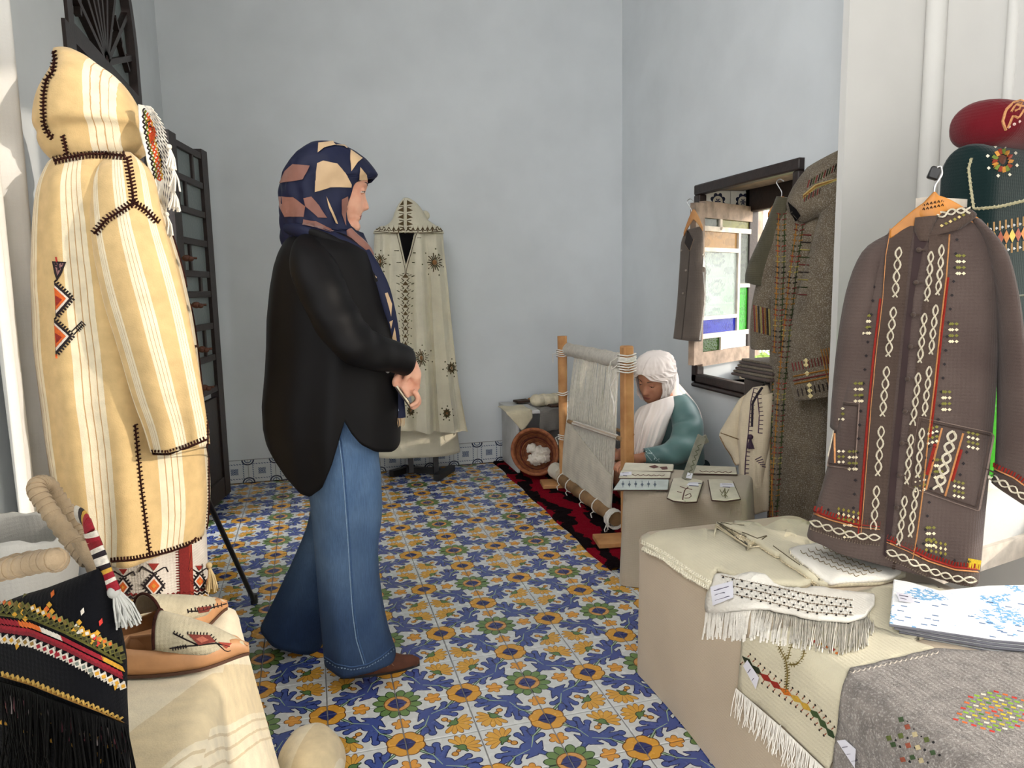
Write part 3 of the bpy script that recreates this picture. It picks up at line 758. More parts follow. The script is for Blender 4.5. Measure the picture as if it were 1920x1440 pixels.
# ------------------------------------------------------------------ left side: hooded coat, robe, goods table
cream, tan_, tan2 = C(236, 224, 196), C(216, 186, 134), C(196, 160, 112)
M_coat = stripes('striped_wool', [(0, tan_), (.40, cream), (.50, tan2), (.515, cream), (.60, tan2), (.615, cream), (.70, tan2), (.715, cream), (.80, tan_)], .14)
M_hood = stripes('striped_wool_hood', [(0, tan_), (.30, cream), (.343, tan2), (.35, cream), (.40, tan2), (.407, cream), (.45, tan2), (.457, cream), (.50, tan_)], 1.0)
M_brown = mat('brown_yarn', C(62, 32, 26), .9, .15, .2, 120, .4, 400)
BR = M_brown
M_wyarn = mat('white_yarn', C(238, 234, 224), .95, .15, .08, 60, .3, 300)
coat = thing('hooded_wool_coat', 'cream and tan striped wool coat with raised hood and brown whip-stitched seams', 'coat', (-.48, 2.2, .42))
b = MB()
rows = [(100,300,236,292), (92,312,262,310), (78,350,288,350), (70,400,308,400), (65,470,330,470), (64,540,348,540), (67,620,364,620), (75,700,374,700), (86,780,382,780), (96,850,388,850), (104,905,392,900), (112,958,392,945), (118,1022,386,996)]
dd = [.07, .12, .16, .175, .18, .185, .19, .195, .2, .205, .21, .215, .22]
hang(b, [r+(d, 0) for r, d in zip(rows, dd)], (-.48, 2.2, 1), (0, -1, 0), 96, 46, fold=[(7, .05, .6, .8), (11, .045, 2, -.6), (4, .05, 1.2, .3)], rough=.008, hem=None)
cb = solid(b.build('coat_body', M_coat, coat), .006)
b = MB()
hr = [(100,92,136,92,.02), (101,104,166,108,.06), (103,122,190,126,.085), (92,146,218,146,.11), (76,176,242,172,.128), (67,210,262,206,.136), (66,236,276,236,.138), (72,250,280,248,.112), (72,264,284,264,.105), (82,284,284,280,.10), (100,302,262,296,.085)]
hang(b, [(a, y, c, d, e, .0) for a, y, c, d, e in hr], (-.53, 2.2, 1), (0, -1, 0), 64, 34, fold=[(5, .03, 1, .5)], rough=.006, caps=1)
hd = solid(b.build('hood', M_hood, coat), .006)
planar_uv(hd, (0, 2), 3.0); 
for l in hd.data.uv_layers[0].data: l.uv.x = l.uv.x+1.81
b = MB()
pxtube(b, [(222,305,2.13,34,.6), (230,345,2.06,54,.8), (240,430,2.01,62,.75), (262,525,1.99,68,.68), (286,620,1.98,66,.62), (310,720,1.97,62,.55), (328,790,1.97,56,.5), (338,840,1.97,53,.5)], n=40, M=30, caps=0)
for k, p in enumerate(b.v):
    t = k//40/29; a = 2*pi*(k % 40)/40; q = V(p); q += V((cos(a), 0, 0))*.004*sin(6*a+3*t)+V((0, -1, 0))*(.007*t*sin(5*a+1+4*t)+.006*nz(q, 10)); b.v[k] = tuple(q)
slv = solid(b.build('sleeve', M_coat, coat), .006)
b = MB(); pxtube(b, [(232,310,2.3,34,.6), (262,420,2.42,50,.7), (290,560,2.46,52,.6), (320,700,2.47,48,.5), (345,820,2.47,46,.5)], n=30, M=20, caps=0)
solid(b.build('sleeve', M_coat, coat), .006)
s = Stitch(cb, hd, slv, eps=.003)
def whip(path, l, w=3, step=6.5, core=3.5):
    if core: s.line(BR, core, path, 5)
    s.ticks(BR, path, step, -l, l*.25, w, 0, 1.5); s.ticks(BR, path, step, -l*.2, l, w, step/2, -1.5)
whip([(102,302), (130,296), (165,290), (200,290), (234,293)], 8, 3.5)
whip([(238,296), (243,325), (248,355), (250,380)], 8)
whip([(178,438), (200,412), (226,396), (250,380)], 8); whip([(250,380), (272,394), (296,418)], 7)
whip([(101,97), (103,115), (100,135), (88,150), (83,175), (82,205), (83,232), (90,250), (100,258)], 6, 3, 7, 2.5)
whip([(118,254), (122,270), (126,290)], 5)
whip([(253,796), (258,850), (263,900), (270,960), (276,1010), (281,1044)], 5, 3, 8, 3)
for path in ([(286,851), (315,852), (350,840), (388,824)], [(210,1053), (250,1050), (285,1043), (320,1034), (355,1022), (384,1012)]):
    s.line(BR, 4, path); s.ticks(BR, path, 6, -8, 0, 3)
ed = [(322,420), (334,460), (346,505), (358,560), (368,610), (377,660), (384,720), (388,780), (390,860), (391,930), (388,1000)]
s.line(BR, 2, ed); s.ticks(BR, ed, 6, -5, 2, 2.4)
s.build('whip_stitching', coat, 'dark brown whip stitching')
s = Stitch(cb, eps=.0025)
R_, O_, K_, W_, Y_ = (150, 44, 36), (222, 104, 44), (34, 24, 30), (232, 220, 210), (206, 160, 60)
s.poly(K_, [(99,490), (125,491), (117,512), (108,528), (103,512)], 6); s.poly((150, 110, 110), [(103,493), (120,494), (109,517)], 6)
for y in (560, 630):
    s.poly(K_, [(103,y-32), (136,y), (106,y+36)], 6); s.poly(W_, [(104,y-25), (130,y), (107,y+28)], 6, .0006); s.poly(O_, [(104,y-21), (125,y), (107,y+22)], 6, .0012); s.poly(R_, [(106,y-6), (118,y+2), (108,y+14)], 6, .0018)
    s.ticks(K_, [(103,y-32), (136,y)], 6, -5, 0, 3); s.ticks(K_, [(136,y), (106,y+36)], 6, -5, 0, 3)
s.line(K_, 2, [(134,622), (154,602)]); s.line(K_, 2, [(138,628), (156,608)]); s.ticks(K_, [(144,616), (156,604)], 4, -2, 8, 1.6); s.line(R_, 3, [(105,482), (107,492)]); s.line(O_, 3, [(106,664), (107,672)])
s.build('woven_motif', coat, 'orange and red diamond embroidery')
M_tog = mat('toggle_cord', C(58, 36, 28), .8, .2, .2, 120, .3, 300)
for x, y, Y in ((350,484,2.16), (368,572,2.16), (379,655,2.16), (383,727,2.16), (352,650,1.99)):
    b = MB(); c = aty(x, y, Y); b.ball(c, (.012, .012, .009), 10, 7).ball(c+V((.011, -.004, -.002)), (.008, .008, .007), 8, 6).tube([c, c+V((.024, .01, 0))], .0035, 6); b.build('toggle_button', M_tog, coat)
# lace-edged band along the hood's front
b = MB()
bl = [(262,196), (262,232), (268,262), (276,295), (284,330), (290,360)]; br = [(284,200), (306,232), (314,262), (322,300), (325,340), (312,402)]
A_ = resample(bl, 20); B2 = resample(br, 20); gr = []
for i, (p, q) in enumerate(zip(A_, B2)): gr.append([aty(p[0]+(q[0]-p[0])*t, p[1]+(q[1]-p[1])*t, 2.085+.03*sin(t*3)+.012*sin(i*.9+t*5)) for t in np.linspace(0, 1, 10)])
band = solid(MB().grid([r[:6] for r in gr]).build('hood_band', M_wyarn, coat), .004)
s = Stitch(band, eps=.0025)
for k, c in enumerate((K_, (120, 130, 40), O_, (214, 70, 40), Y_, K_)):
    o = k*4
    s.zig(c, [(268+o,204+o), (270+o,240), (276+o,270), (283+o,300), (290+o,340)], 5, 2.4, 2.6)
s.poly((220, 90, 50), [(276,252), (296,240), (292,262), (280,272)], 6, .0006); s.poly((200, 180, 60), [(280,205), (292,215), (286,222)], 6)
s.build('band_stitching', coat)
b = MB()
for i in range(0, 19):
    for t in range(5, 9):
        p, q, r_ = gr[i][t], gr[i+1][min(t+(1 if i % 2 else 0), 9)], gr[i+1][max(t+(0 if i % 2 else 1), 5)]
        b.tube([p, q], .0013, 5, caps=0); b.tube([p, r_], .0013, 5, caps=0)
lace = b.build('lace_edge', M_wyarn, coat); lace['kind'] = 'stuff'
for i in (9, 13, 16, 19):
    p = gr[min(i, 19)][9]; b = MB()
    for k in range(14):
        e = V((rnd.uniform(-.012, .014), rnd.uniform(-.012, .012), -.045-.015*rnd.random())); b.tube([p, p+e*.5+V((.004, 0, 0)), p+e], .0022, 5)
    b.ball(p, .007, 8, 6); b.build('tassel', M_wyarn, coat)

# tripod stand under the coat
M_blk = mat('black_metal', C(24, 24, 26), .4, .5, .1, 20)
st = thing('garment_stand', 'black metal garment stand, thin leg slanting to floor beside the striped coat', 'stand', (-.42, 2.42, 0))
h0 = V((-.42, 2.42, .80)); ft = atz(477, 1128, .008)
MB().tube([(-.42, 2.42, .3), (-.42, 2.42, 1.6)], .014, 10).ball((-.42, 2.42, .8), .028).build('pole', M_blk, st)
for e in (ft, V((-.72, 2.7, .008)), V((-.44, 1.98, .008))):
    l = MB().tube([h0, e], .009, 10).build('leg', M_blk, st); MB().tube([e+V((0, 0, .03)), e-V((0, 0, .006))], .014, 10).build('rubber_foot', M_blk, l)

# embroidered robe showing below the coat
M_cotton = weave('white_woven_cotton', C(226, 218, 208), .95, .08, 20)
robe = thing('embroidered_robe', 'white woven robe with red trim and black embroidery under the striped coat', 'robe', (-.46, 2.2, .06))
b = MB()
hang(b, [(190,940,384,940,.15,0), (195,1010,386,1000,.155,0), (200,1070,388,1060,.165,0), (200,1130,390,1125,.17,0), (200,1190,392,1190,.17,0)], (-.46, 2.2, .6), (0, -1, 0), 80, 20, fold=[(8, .07, .4, .5), (5, .05, 2, 0)])
rb = solid(b.build('skirt', M_cotton, robe), .004)
s = Stitch(rb, eps=.003); DR_ = (124, 28, 26)
s.poly(DR_, [(334,1015), (352,1015), (356,1120), (338,1122)], 8); s.poly((146, 50, 34), [(352,1015), (358,1015), (362,1118), (356,1120)], 8)
for x, y, k in ((288,1098,1.0), (372,1090,.7), (232,1100,.8)):
    s.dia(K_, x, y, 20*k, 24*k); s.dia(W_, x, y, 14*k, 18*k, 0, .0008); s.dia(O_, x, y, 10*k, 13*k, 0, .0016); s.dia((220, 150, 60), x, y, 4*k, 5*k, 0, .0024)
    s.line(K_, 2.5, [(x-22*k, y-36*k), (x, y-22*k), (x+22*k, y-36*k), (x+27*k, y-26*k)]); s.line(K_, 2.5, [(x-22*k, y-36*k), (x-27*k, y-26*k)]); s.poly(R_, [(x-10*k, y-42*k), (x+10*k, y-42*k), (x, y-28*k)], 6)
    s.ticks(K_, [(x-20*k, y), (x, y-24*k), (x+20*k, y), (x, y+24*k), (x-20*k, y)], 6, -4, 1, 2.5)
for y, c in ((1112, DR_), (1118, K_), (1124, (196, 150, 70)), (1132, DR_), (1140, K_)): s.zig(c, [(205,y), (300,y+6), (392,y-8)], 5, 2.5, 3)
s.line(K_, 2, [(356,1036), (352,1068)]); s.ticks(DR_, [(332,1015), (336,1120)], 5, -2, 4, 2)
s.build('embroidery_stitching', robe)
b = MB(); c = aty(392, 1060, 2.14)
for k in range(30):
    e = V((rnd.uniform(-.014, .018), rnd.uniform(-.014, .014), -.06-.02*rnd.random())); b.tube([c, c+e*.5+V((.003, 0, 0)), c+e], .002, 5)
b.ball(c, .009); b.build('tassel', mat('straw_yarn', C(206, 184, 140), .95, .15, .1, 60), robe)

# white curtain gathered beside the door
M_curt = weave('white_curtain', C(232, 232, 230), .95, .05, 6, 200, .15)
b = MB(); rows = []
for i in range(24):
    z = 3.4-3.38*i/23; rows.append([V((XL+.045+.028*sin(u*26+.3*sin(z*2))*(.6+.4*u)+.012*sin(u*11+z), 2.0+.40*u-.05*u*max(0, 1.9-z)*.5, z)) for u in np.linspace(0, .72, 70)])
tag(solid(b.grid(rows).build('curtain', M_curt), .003), 'white gathered curtain hanging on the wall left of the striped coat', 'curtain')

# ---- goods table: draped striped wool cloth
M_cloth = stripes('striped_blanket', [(0, cream), (.28, C(224, 206, 168)), (.62, cream), (.66, C(214, 196, 160)), (.675, cream), (.73, C(214, 196, 160)), (.745, cream), (.80, C(214, 196, 160)), (.815, cream)], .34)
b = MB(); drapebox(b, -.77+.03, -.195, .62, 1.77, .50, .08, .04, .042, 13, 160, 3, zb=.004, M=22)
for k, p in enumerate(b.v):
    q = V(p); b.v[k] = tuple(V((max(q.x, XL+.012), q.y, q.z+.004*nz(q, 9, 5))))
lt = b.build('draped_table', M_cloth); planar_uv(lt, (0, 1), 1, .55)
for p in lt.data.polygons:
    if abs(p.normal.z) < .5:
        for li in p.loop_indices:
            q = lt.data.vertices[lt.data.loops[li].vertex_index].co+org(lt); lt.data.uv_layers[0].data[li].uv = (q.x*cos(.55)-q.y*sin(.55)-(q.z-.5)*.8, 0)
tag(lt, 'low table draped in a cream striped wool blanket, slippers on top', 'table')
ltt = bvh_of(lt)
# rumpled cloth hem beside it on the floor
b = MB(); rows = []
cc = atz(585, 1440, 0)
for i in range(14):
    a = pi/2*i/13; ca = max(0, cos(a))**.75; rows.append([cc+V((cos(2*pi*j/60)*.085*ca*(1+.03*sin(7*2*pi*j/60)*ca), sin(2*pi*j/60)*.13*ca*(1+.03*sin(6*2*pi*j/60+1)*ca), .002+.085*sin(a))) for j in range(60)])
cu = b.grid(rows, True, 0, 2, (1, 1)).build('floor_cushion', M_cloth); planar_uv(cu, (0, 1), 1.2, .4)
tag(cu, 'cream striped wool cushion on the tiles, against the foot of the blanket-draped table', 'cushion')

# ---- slippers
M_lea = mat('tan_leather', C(206, 152, 106), .5, .4, .15, 14, .15, 80)
M_lin = mat('slipper_lining', C(176, 130, 96), .8, .2, .2, 20, .1, 90)
M_vamp = weave('slipper_canvas', C(190, 180, 154), .95, .1, 30)
def slipper(heel, toe, lift, label, flip):
    h, t = V(heel), V(toe); ax = (t-h); L = ax.length; ax.normalize(); up = V((0, 0, 1)); sd = up.cross(ax).normalized()
    root = thing('slipper', label, 'slipper', (h+t)/2, 'embroidered slippers')
    W = lambda x: .046*(max(0, sin(pi*min(1, .16+x*.84)))**.55+.02)*(1 if x < .62 else max(.02, (1-((x-.62)/.38)**1.7)))*(.86+.2*x)
    at3 = lambda x, y, z: h+ax*(x*L)+sd*y+up*z
    xs = np.linspace(0, 1, 34)
    b = MB(); b.grid([[at3(x, -W(x)-.003, .006), at3(x, -W(x)-.003, 0), at3(x, W(x)+.003, 0), at3(x, W(x)+.003, .006)] for x in xs], True, 0, 3); b.build('sole', mat('slipper_sole', C(86, 56, 40), .7), root)
    hs = lambda x: .048+.014*max(0, .35-x)*2-.02*max(0, x-.5)
    b = MB(); rows = []
    path = [(x, -1) for x in xs[::-1]]+[(x, 1) for x in xs[1:]]
    for x, s_ in path:
        hh = hs(x)*(1 if x < .9 else 1-(x-.9)*4); w = W(x)
        rows.append([at3(x, s_*w, .004), at3(x, s_*(w+.006), hh*.4), at3(x, s_*(w+.003), hh*.8), at3(x, s_*(w-.004), hh)])
    sd_ = solid(b.grid(rows).build('side_wall', M_lea, root), .003)
    MB().grid([[at3(x, -W(x)+.004, .008), at3(x, 0, .007), at3(x, W(x)-.004, .008)] for x in xs]).build('insole', M_lin, root)
    b = MB(); rows = []
    for x in np.linspace(.30, 1, 26):
        w = W(x)+.004; f = min(1, (x-.3)/.7); top = .088*(1-f)**.8+.02; bs = .045*(1-f)+.010; row = []
        for k in range(15):
            a = pi*k/14; row.append(at3(x-.06*sin(a)*(1-f)*0, -w*cos(a), bs+(top-bs)*max(0, sin(a))**.8))
        rows.append(row)
    vp = solid(b.grid(rows).build('vamp', M_vamp, root), .003)
    b = MB(); r0 = rows[0]; b.tube([V(p)+up*.001 for p in r0], .003, 8); b.build('rim_binding', M_brown, root)
    return root, vp, sd_
s1, v1, w1 = slipper((-.378, 1.462, .505), (-.150, 1.452, .506), 0, 'nearer tan leather slipper with embroidered canvas top on striped blanket', 0)
s2_, v2, w2 = slipper((-.405, 1.50, .505), (-.215, 1.685, .506), 0, 'farther tan leather slipper, behind the other slipper on striped blanket', 1)
def on(vp, mx, my): return None
for root, vp, d in ((s1, v1, (0, 0)), (s2_, v2, None)):
    s = Stitch(vp, eps=.002)
    if d:
        a0, a1 = aty(305, 1195, 1.55), None
        s.poly((120, 50, 40), [(352,1190), (392,1192), (404,1204), (372,1210)], 6); s.dia((176, 100, 80), 378, 1200, 12, 6, .1, .0008)
        s.line(K_, 2.5, [(326,1188), (350,1200), (372,1210), (404,1206), (430,1212)]); s.line(K_, 2.5, [(318,1216), (345,1212), (372,1210)]); s.line(K_, 2, [(404,1204), (424,1222), (432,1220)]); s.poly((150, 60, 44), [(408,1204), (434,1206), (424,1216)], 6)
        s.ticks(K_, [(352,1190), (392,1192), (404,1204)], 6, -5, 0, 2); s.ticks(K_, [(324,1217), (350,1212)], 5, -4, 3, 2); s.ticks(K_, [(326,1186), (345,1196)], 6, -3, 3, 2)
    else:
        s.line(K_, 2.5, [(352,1146), (378,1146), (402,1138), (424,1132)]); s.poly((120, 50, 40), [(368,1140), (396,1136), (390,1147), (372,1150)], 6); s.ticks(K_, [(352,1146), (420,1133)], 7, -4, 4, 2)
    s.build('embroidery_stitching', root)

# ---- black embroidered bag
M_black = weave('black_felt', C(11, 12, 17), .95, .1, 20, 300, .25, .03)
M_wrap = weave('beige_wrapped_cloth', C(176, 154, 124), .9, .15, 20, 200, .3)
BP, BN = V((-.28, 1.04, .7)), V((-.62, -.78, 0)).normalized()
bag = thing('embroidered_bag', 'black felt tote bag with bright embroidered bands and beige wrapped handles', 'bag', (-.36, 1.14, .40))
b = MB()
rows = [(62,1112,184,1066,.004,0), (20,1124,190,1090,.022,0), (-10,1150,199,1130,.034,0), (-20,1200,210,1190,.042,0), (-24,1260,219,1250,.046,0), (-24,1330,221,1320,.046,0), (-24,1400,225,1390,.046,0), (-24,1500,229,1470,.046,0)]
hang(b, rows, BP, BN, 48, 30, fold=[(3, .12, 1, 0)], pw=.7, caps=3)
bb = b.build('bag_body', M_black, bag)
s = Stitch(bb, eps=.002)
base = [(0,1172), (60,1180), (120,1205), (180,1236), (228,1262)]
off = lambda d: [(x, y+d) for x, y in base]
GN, YL, WH, RD, OG = (110, 108, 50), (214, 160, 50), (226, 218, 204), (150, 24, 40), (222, 112, 44)
def dias(path, step, a, b_, cols, inner=None, st=0):
    for i, (x, y, tx, ty) in enumerate(along(path, step, st)):
        c = cols[(i//3) % len(cols)]; s.dia(c, x, y, a, b_, atan2(ty, tx)); 
        if inner: s.dia(inner[(i//3) % len(inner)], x, y, a*.55, b_*.55, atan2(ty, tx), .0012)
dias(off(-42), 11, 7, 8, [(150, 140, 80), GN, YL], [OG, (120, 100, 50), WH])
dias(off(-30), 11, 7, 8, [GN, (96, 92, 44)], [(60, 60, 30)], 5)
for x0, y0, c in ((95,1148,OG), (150,1180,WH), (182,1200,(214, 60, 50)), (40,1150,GN)):
    for r in range(3):
        for k in range(3-r): s.dia(c if (r+k) % 2 else YL, x0-10+k*10+r*5, y0+2+k*4-r*10+r*2, 5.5, 6)
    s.dia(c, x0+6, y0-34, 4, 8, .3)
s.line(GN, 4, off(-20))
seg = [RD, OG, WH, RD, RD, YL]
pts = along(off(-8), 7)
for i, (x, y, tx, ty) in enumerate(pts):
    c = seg[int(i/len(pts)*len(seg))]; s.poly(c, [(x-6, y-8), (x+2, y-3), (x+6, y+7), (x-2, y+3)], 20)
for d, c in ((2, RD), (8, (120, 20, 34))):
    for x, y, tx, ty in along(off(d), 8, 2): s.poly(c, [(x-6, y-5), (x+3, y-2), (x+6, y+6), (x-3, y+3)], 20)
dias(off(24), 13, 8, 9, [WH], [YL, (150, 120, 60), RD, RD, (120, 130, 120), YL]); s.zig(WH, off(24), 6.5, 9, 2.2)
for x, y, c in ((35,1210,YL), (108,1226,RD), (172,1262,(110, 110, 90)), (215,1286,YL)): s.dia(c, x, y, 4, 8, .2)
b2 = [(4,1262), (60,1278), (120,1302), (180,1326), (231,1350)]
s.zig((200, 164, 84), b2, 5, 4, 3); s.line((160, 120, 60), 2.5, [(x, y+5) for x, y in b2])
for x, y, tx, ty in along([(x, y+58) for x, y in b2], 6): s.dot((206, 160, 70), x+rnd.uniform(-2, 2), y+rnd.uniform(-8, 8), 2.6)
for i, (x, y, tx, ty) in enumerate(along([(x, y+92) for x, y in b2], 9)):
    if i % 5 < 3: s.dot((196, 146, 54), x, y+rnd.uniform(-6, 6), 4)
s.build('embroidery_stitching', bag)
M_btr = mat('black_silk_thread', C(5, 5, 6), .7, .15, .1, 100)
fr = []
for x, y, tx, ty in along([(x, y+8) for x, y in b2], 1.6): fr.append(s.hit(x, y, .006)[0])
fringe('fringe', M_btr, fr, .17, bag, .0011)
fr2 = [s.hit(x, y, .004)[0] for x, y, tx, ty in along([(20,1296), (225,1372)], 9)]
fringe('fringe', mat('plum_thread', C(92, 40, 52), .6), fr2[::2], .03, bag, .0016); fringe('fringe', mat('grey_thread', C(130, 120, 120), .6), fr2[1::2], .025, bag, .0014)
def handle(pts, nm='handle'):
    b = MB(); P = smooth_path(pts, 8); K = len(P)
    b.tube(P, [.0125+.0012*sin(i*1.9) for i in range(K)], 14); h = b.build(nm, M_wrap, bag)
    w = MB()
    for i in range(2, K-2, 3): w.tube([P[i]+(P[i+1]-P[i])*.1+V((0, 0, 0)), P[i]+(P[i+1]-P[i])*.7], .0138, 14, caps=3)
    w.build('wrap_band', M_wrap, h); return h
hp = lambda x, y, d=0: atp(x, y, BP-BN*(.06+d), BN)
handle([hp(168,1052), hp(140,1020), hp(112,985), hp(86,948), hp(70,922), hp(72,908, .01), hp(90,910, .03), hp(106,932, .04), hp(126,962, .045), hp(148,995, .04), hp(160,1020, .03), hp(178,1058, .01), hp(188,1076)])
handle([hp(-60,1082,-.16), hp(-20,1074,-.155), hp(30,1064,-.15), hp(75,1054,-.145), hp(103,1048,-.14), hp(104,1053,-.12), hp(70,1050,-.09), hp(10,1060,-.09)])
b = MB(); hang(b, [(140,1014,164,1012,.012,-.06), (152,1040,176,1036,.012,-.06), (172,1070,192,1062,.01,-.05), (188,1100,206,1098,.008,-.04)], BP, BN, 20, 12); b.build('handle_tab', M_wrap, bag)
# woven sash tied to the handle
sh = [hp(146,964,.0), hp(158,972,-.03), hp(166,990,-.05), hp(176,1015,-.05), hp(186,1040,-.05), hp(196,1068,-.05), hp(205,1090,-.05), hp(214,1110,-.05)]
P = smooth_path(sh, 6); segs = [WH, WH, K_, Y_, (160, 30, 40), RD, WH, RD, (130, 20, 30), WH, K_, WH, K_, Y_, RD, WH, RD, RD]
sashm = [thread(*c) for c in segs]; b = MB()
K = len(P); per = 3
ssh = thing('woven_sash', 'red, white and black woven sash with pale tassel tied on bag handle', 'sash', P[-1])
for k in range(len(segs)):
    i0 = int(k*(K-1)/len(segs)); i1 = max(i0+1, int((k+1)*(K-1)/len(segs)))
    b.tube(P[i0:i1+1], .0135, 12, k, 3, .35, up=-BN)
body = b.build('band', sashm, ssh); solid(body, .001)
b = MB()
for k in range(120):
    a = P[-1]+V((rnd.uniform(-.008, .008), rnd.uniform(-.006, .006), 0)); e = a+V((.014+rnd.uniform(-.011, .011), rnd.uniform(-.010, .009), -.044+rnd.uniform(-.006, .010))); b.tube([P[-1]+V((0, 0, .01)), a+(e-a)*.4+V((.004, 0, -.002)), e], .0013, 5)
b.ball(P[-1], .009, 10, 7); b.build('tassel', mat('silvery_thread', C(186, 186, 180), .4, .5, .1, 60), ssh)
# white cloth liner pouch behind the bag
b = MB(); PP, PN = V((-.55, 1.52, .6)), V((.1, -1, 0)).normalized()
hang(b, [(-40,985,134,988,.10,0), (-40,1020,143,1020,.11,0), (-40,1065,145,1070,.11,0), (-38,1120,138,1124,.105,0), (-36,1180,130,1180,.10,0), (-34,1218,124,1214,.09,0)], PP, PN, 60, 16, fold=[(9, .03, 0, 0), (5, .02, 1, 0)], pw=.8, caps=2)
for k, p in enumerate(b.v[:60]): b.v[k] = tuple(V(p)+V((0, 0, .003*sin(k*.5)+.002*sin(k*1.3))))
po = solid(b.build('cloth_pouch', weave('white_linen', C(186, 184, 178), .9, .05, 10, 220, .2)), .005)
tag(po, 'white linen lined pouch standing behind the black embroidered bag', 'pouch')
# ------------------------------------------------------------------ embroidered cloak on its stand by the back wall
M_cloak = weave('ivory_wool', C(214, 208, 186), .95, .07, 8, 220, .3)
cloak = thing('hooded_cloak', 'ivory hooded cloak with dark starburst embroidery standing by back wall', 'cloak', (.6, 4.6, .16))
CP, CN = V((.6, 4.6, 1)), V((0, -1, 0))
b = MB()
hang(b, [(714,424,822,424,.05,0), (704,434,829,434,.09,0), (702,470,831,470,.12,0), (700,520,836,520,.135,0), (694,600,843,600,.15,0), (684,700,853,700,.17,0), (672,760,862,760,.17,0), (664,786,868,796,.175,0), (662,794,870,806,.175,0)], CP, CN, 120, 44, fold=[(11, .22, .3, .4), (17, .12, 2, -.3), (5, .05, 1, 0)])
for k, p in enumerate(b.v):
    i_, j = divmod(k, 120); t = i_/43; a = 2*pi*j/120
    if sin(a) > 0: w_ = min(1, max(0, (.25-cos(a))*1.6)); b.v[k] = (p[0], p[1]-.040*t*w_*(1-abs(sin(10.5*a))**.6*1.25), p[2])
cbk = solid(b.build('cloak_body', M_cloak, cloak), .006)
b = MB(); hang(b, [(690,700,845,700,.12,-.05), (680,800,856,800,.15,-.06), (676,852,862,846,.16,-.06)], CP, CN, 60, 10, fold=[(6, .05, 1, 0)]); solid(b.build('back_panel', M_cloak, cloak), .006)
b = MB(); hang(b, [(757,371,766,371,.01,0), (748,382,780,380,.045,0), (740,398,793,396,.07,0), (735,412,800,410,.085,0), (724,422,812,420,.095,0), (703,431,829,431,.11,0), (700,438,832,438,.125,0.0)], CP, CN, 60, 22, fold=[(3, .03, 0, 0)], caps=1)
ck = solid(b.build('hood', M_cloak, cloak), .006)
MB().ball(aty(797, 404, 4.64), (.03, .03, .03), 12, 8).build('hood_tassel', M_cloak, cloak)
M_void = mat('neck_opening_dark', C(16, 15, 16), .95, .1)  # darkness inside the neck openings, painted on as flat patches
s = Stitch(cbk, ck, eps=.004); EB, EG = (92, 74, 44), (88, 86, 58)
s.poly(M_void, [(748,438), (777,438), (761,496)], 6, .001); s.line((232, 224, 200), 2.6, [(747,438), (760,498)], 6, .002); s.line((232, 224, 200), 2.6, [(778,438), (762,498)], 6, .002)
s.line(EB, 1, [(744,438), (759,502), (760,516)]); s.line(EB, 1, [(781,438), (763,502), (761,516)])
s.line((236, 228, 206), 3, [(758,374), (759,400), (760,438)])
for y in range(380, 438, 13):
    for sg in (-1, 1): s.poly(EB, [(760+sg*3, y-4), (760+sg*3, y+5), (760+sg*14, y+2)], 20); s.line(EB, 1.6, [(760+sg*3, y+8), (760+sg*11, y+7)])
sc = [(703,434), (730,436), (760,437), (800,436), (829,434)]
s.line(EB, 1.2, sc)
for x, y, tx, ty in along(sc, 9, 4):
    s.line(EB, 1.6, [(x-4, y-9), (x, y-1), (x+4, y-9)]); s.poly(EB, [(x+3, y-1), (x+6, y-1), (x+4.5, y-14)], 30)
for i, y in enumerate(range(517, 690, 14)):
    k = 1-(i*.05)
    for sg in (-1, 1):
        s.poly(EB, [(760, y-4), (760, y+4), (760+sg*6*k, y+4)], 20); s.line(EG, 1.3, [(760+sg*2, y-5), (760+sg*7*k, y-3)]); s.line(EB, 1.3, [(760+sg*4, y+1), (760+sg*11*k, y-2)]); s.line(EG, 1.8, [(760+sg*11, y+2), (760+sg*17*k, y)]); s.line(EB, 1.6, [(760+sg*3, y+9), (760+sg*8*k, y+4)])
for x, y, t in ((752,470,0), (774,474,0), (756,492,0), (772,492,0), (783,446,0)): s.line(EG, 1.8, [(x-12 if x < 760 else x, y), (x-4 if x < 760 else x+7, y)])
def burst(x, y, r):
    for k in range(18):
        a = 2*pi*k/18; r1 = r*(1 if k % 2 else .78); s.line(EB if k % 3 else EG, 2.0, [(x+cos(a)*r*.3, y+sin(a)*r*.36), (x+cos(a)*r1, y+sin(a)*r1*1.2)], 5)
    for k in range(7):
        a = 2*pi*k/7+.3; s.dot(EG, x+cos(a)*r*1.55, y+sin(a)*r*1.7, 1.6)
    s.dot((140, 100, 60), x, y, r*.34, 8)
burst(815, 492, 15); burst(713, 490, 12); burst(790, 671, 14); burst(846, 690, 10); burst(700, 660, 12); burst(838, 775, 8); burst(770, 770, 8)
s.build('embroidery_stitching', cloak)
stand = thing('cloak_stand', 'low black metal stand with two uprights under the ivory cloak', 'stand', (.6, 4.66, 0))
p1, p2 = atz(771, 886, .03), atz(818, 887, .03)
for p in (p1, p2): MB().bar(p, p+V((0, .02, .62)), .035, .03).build('upright', M_blk, stand, smooth=False)
for a, c in (((734, 888), (774, 877)), ((818, 896), (848, 877))): MB().bar(atz(*a, .022), atz(*c, .022), .04, .04).build('foot_bar', M_blk, stand, smooth=False)
MB().bar(atz(762, 880, .025), atz(834, 884, .025), .04, .035).build('cross_bar', M_blk, stand, smooth=False)
MB().tube([(p1+p2)/2+V((0, 0, .6)), (p1+p2)/2+V((0, 0, 1.55))], .015, 10).build('pole', M_blk, stand)

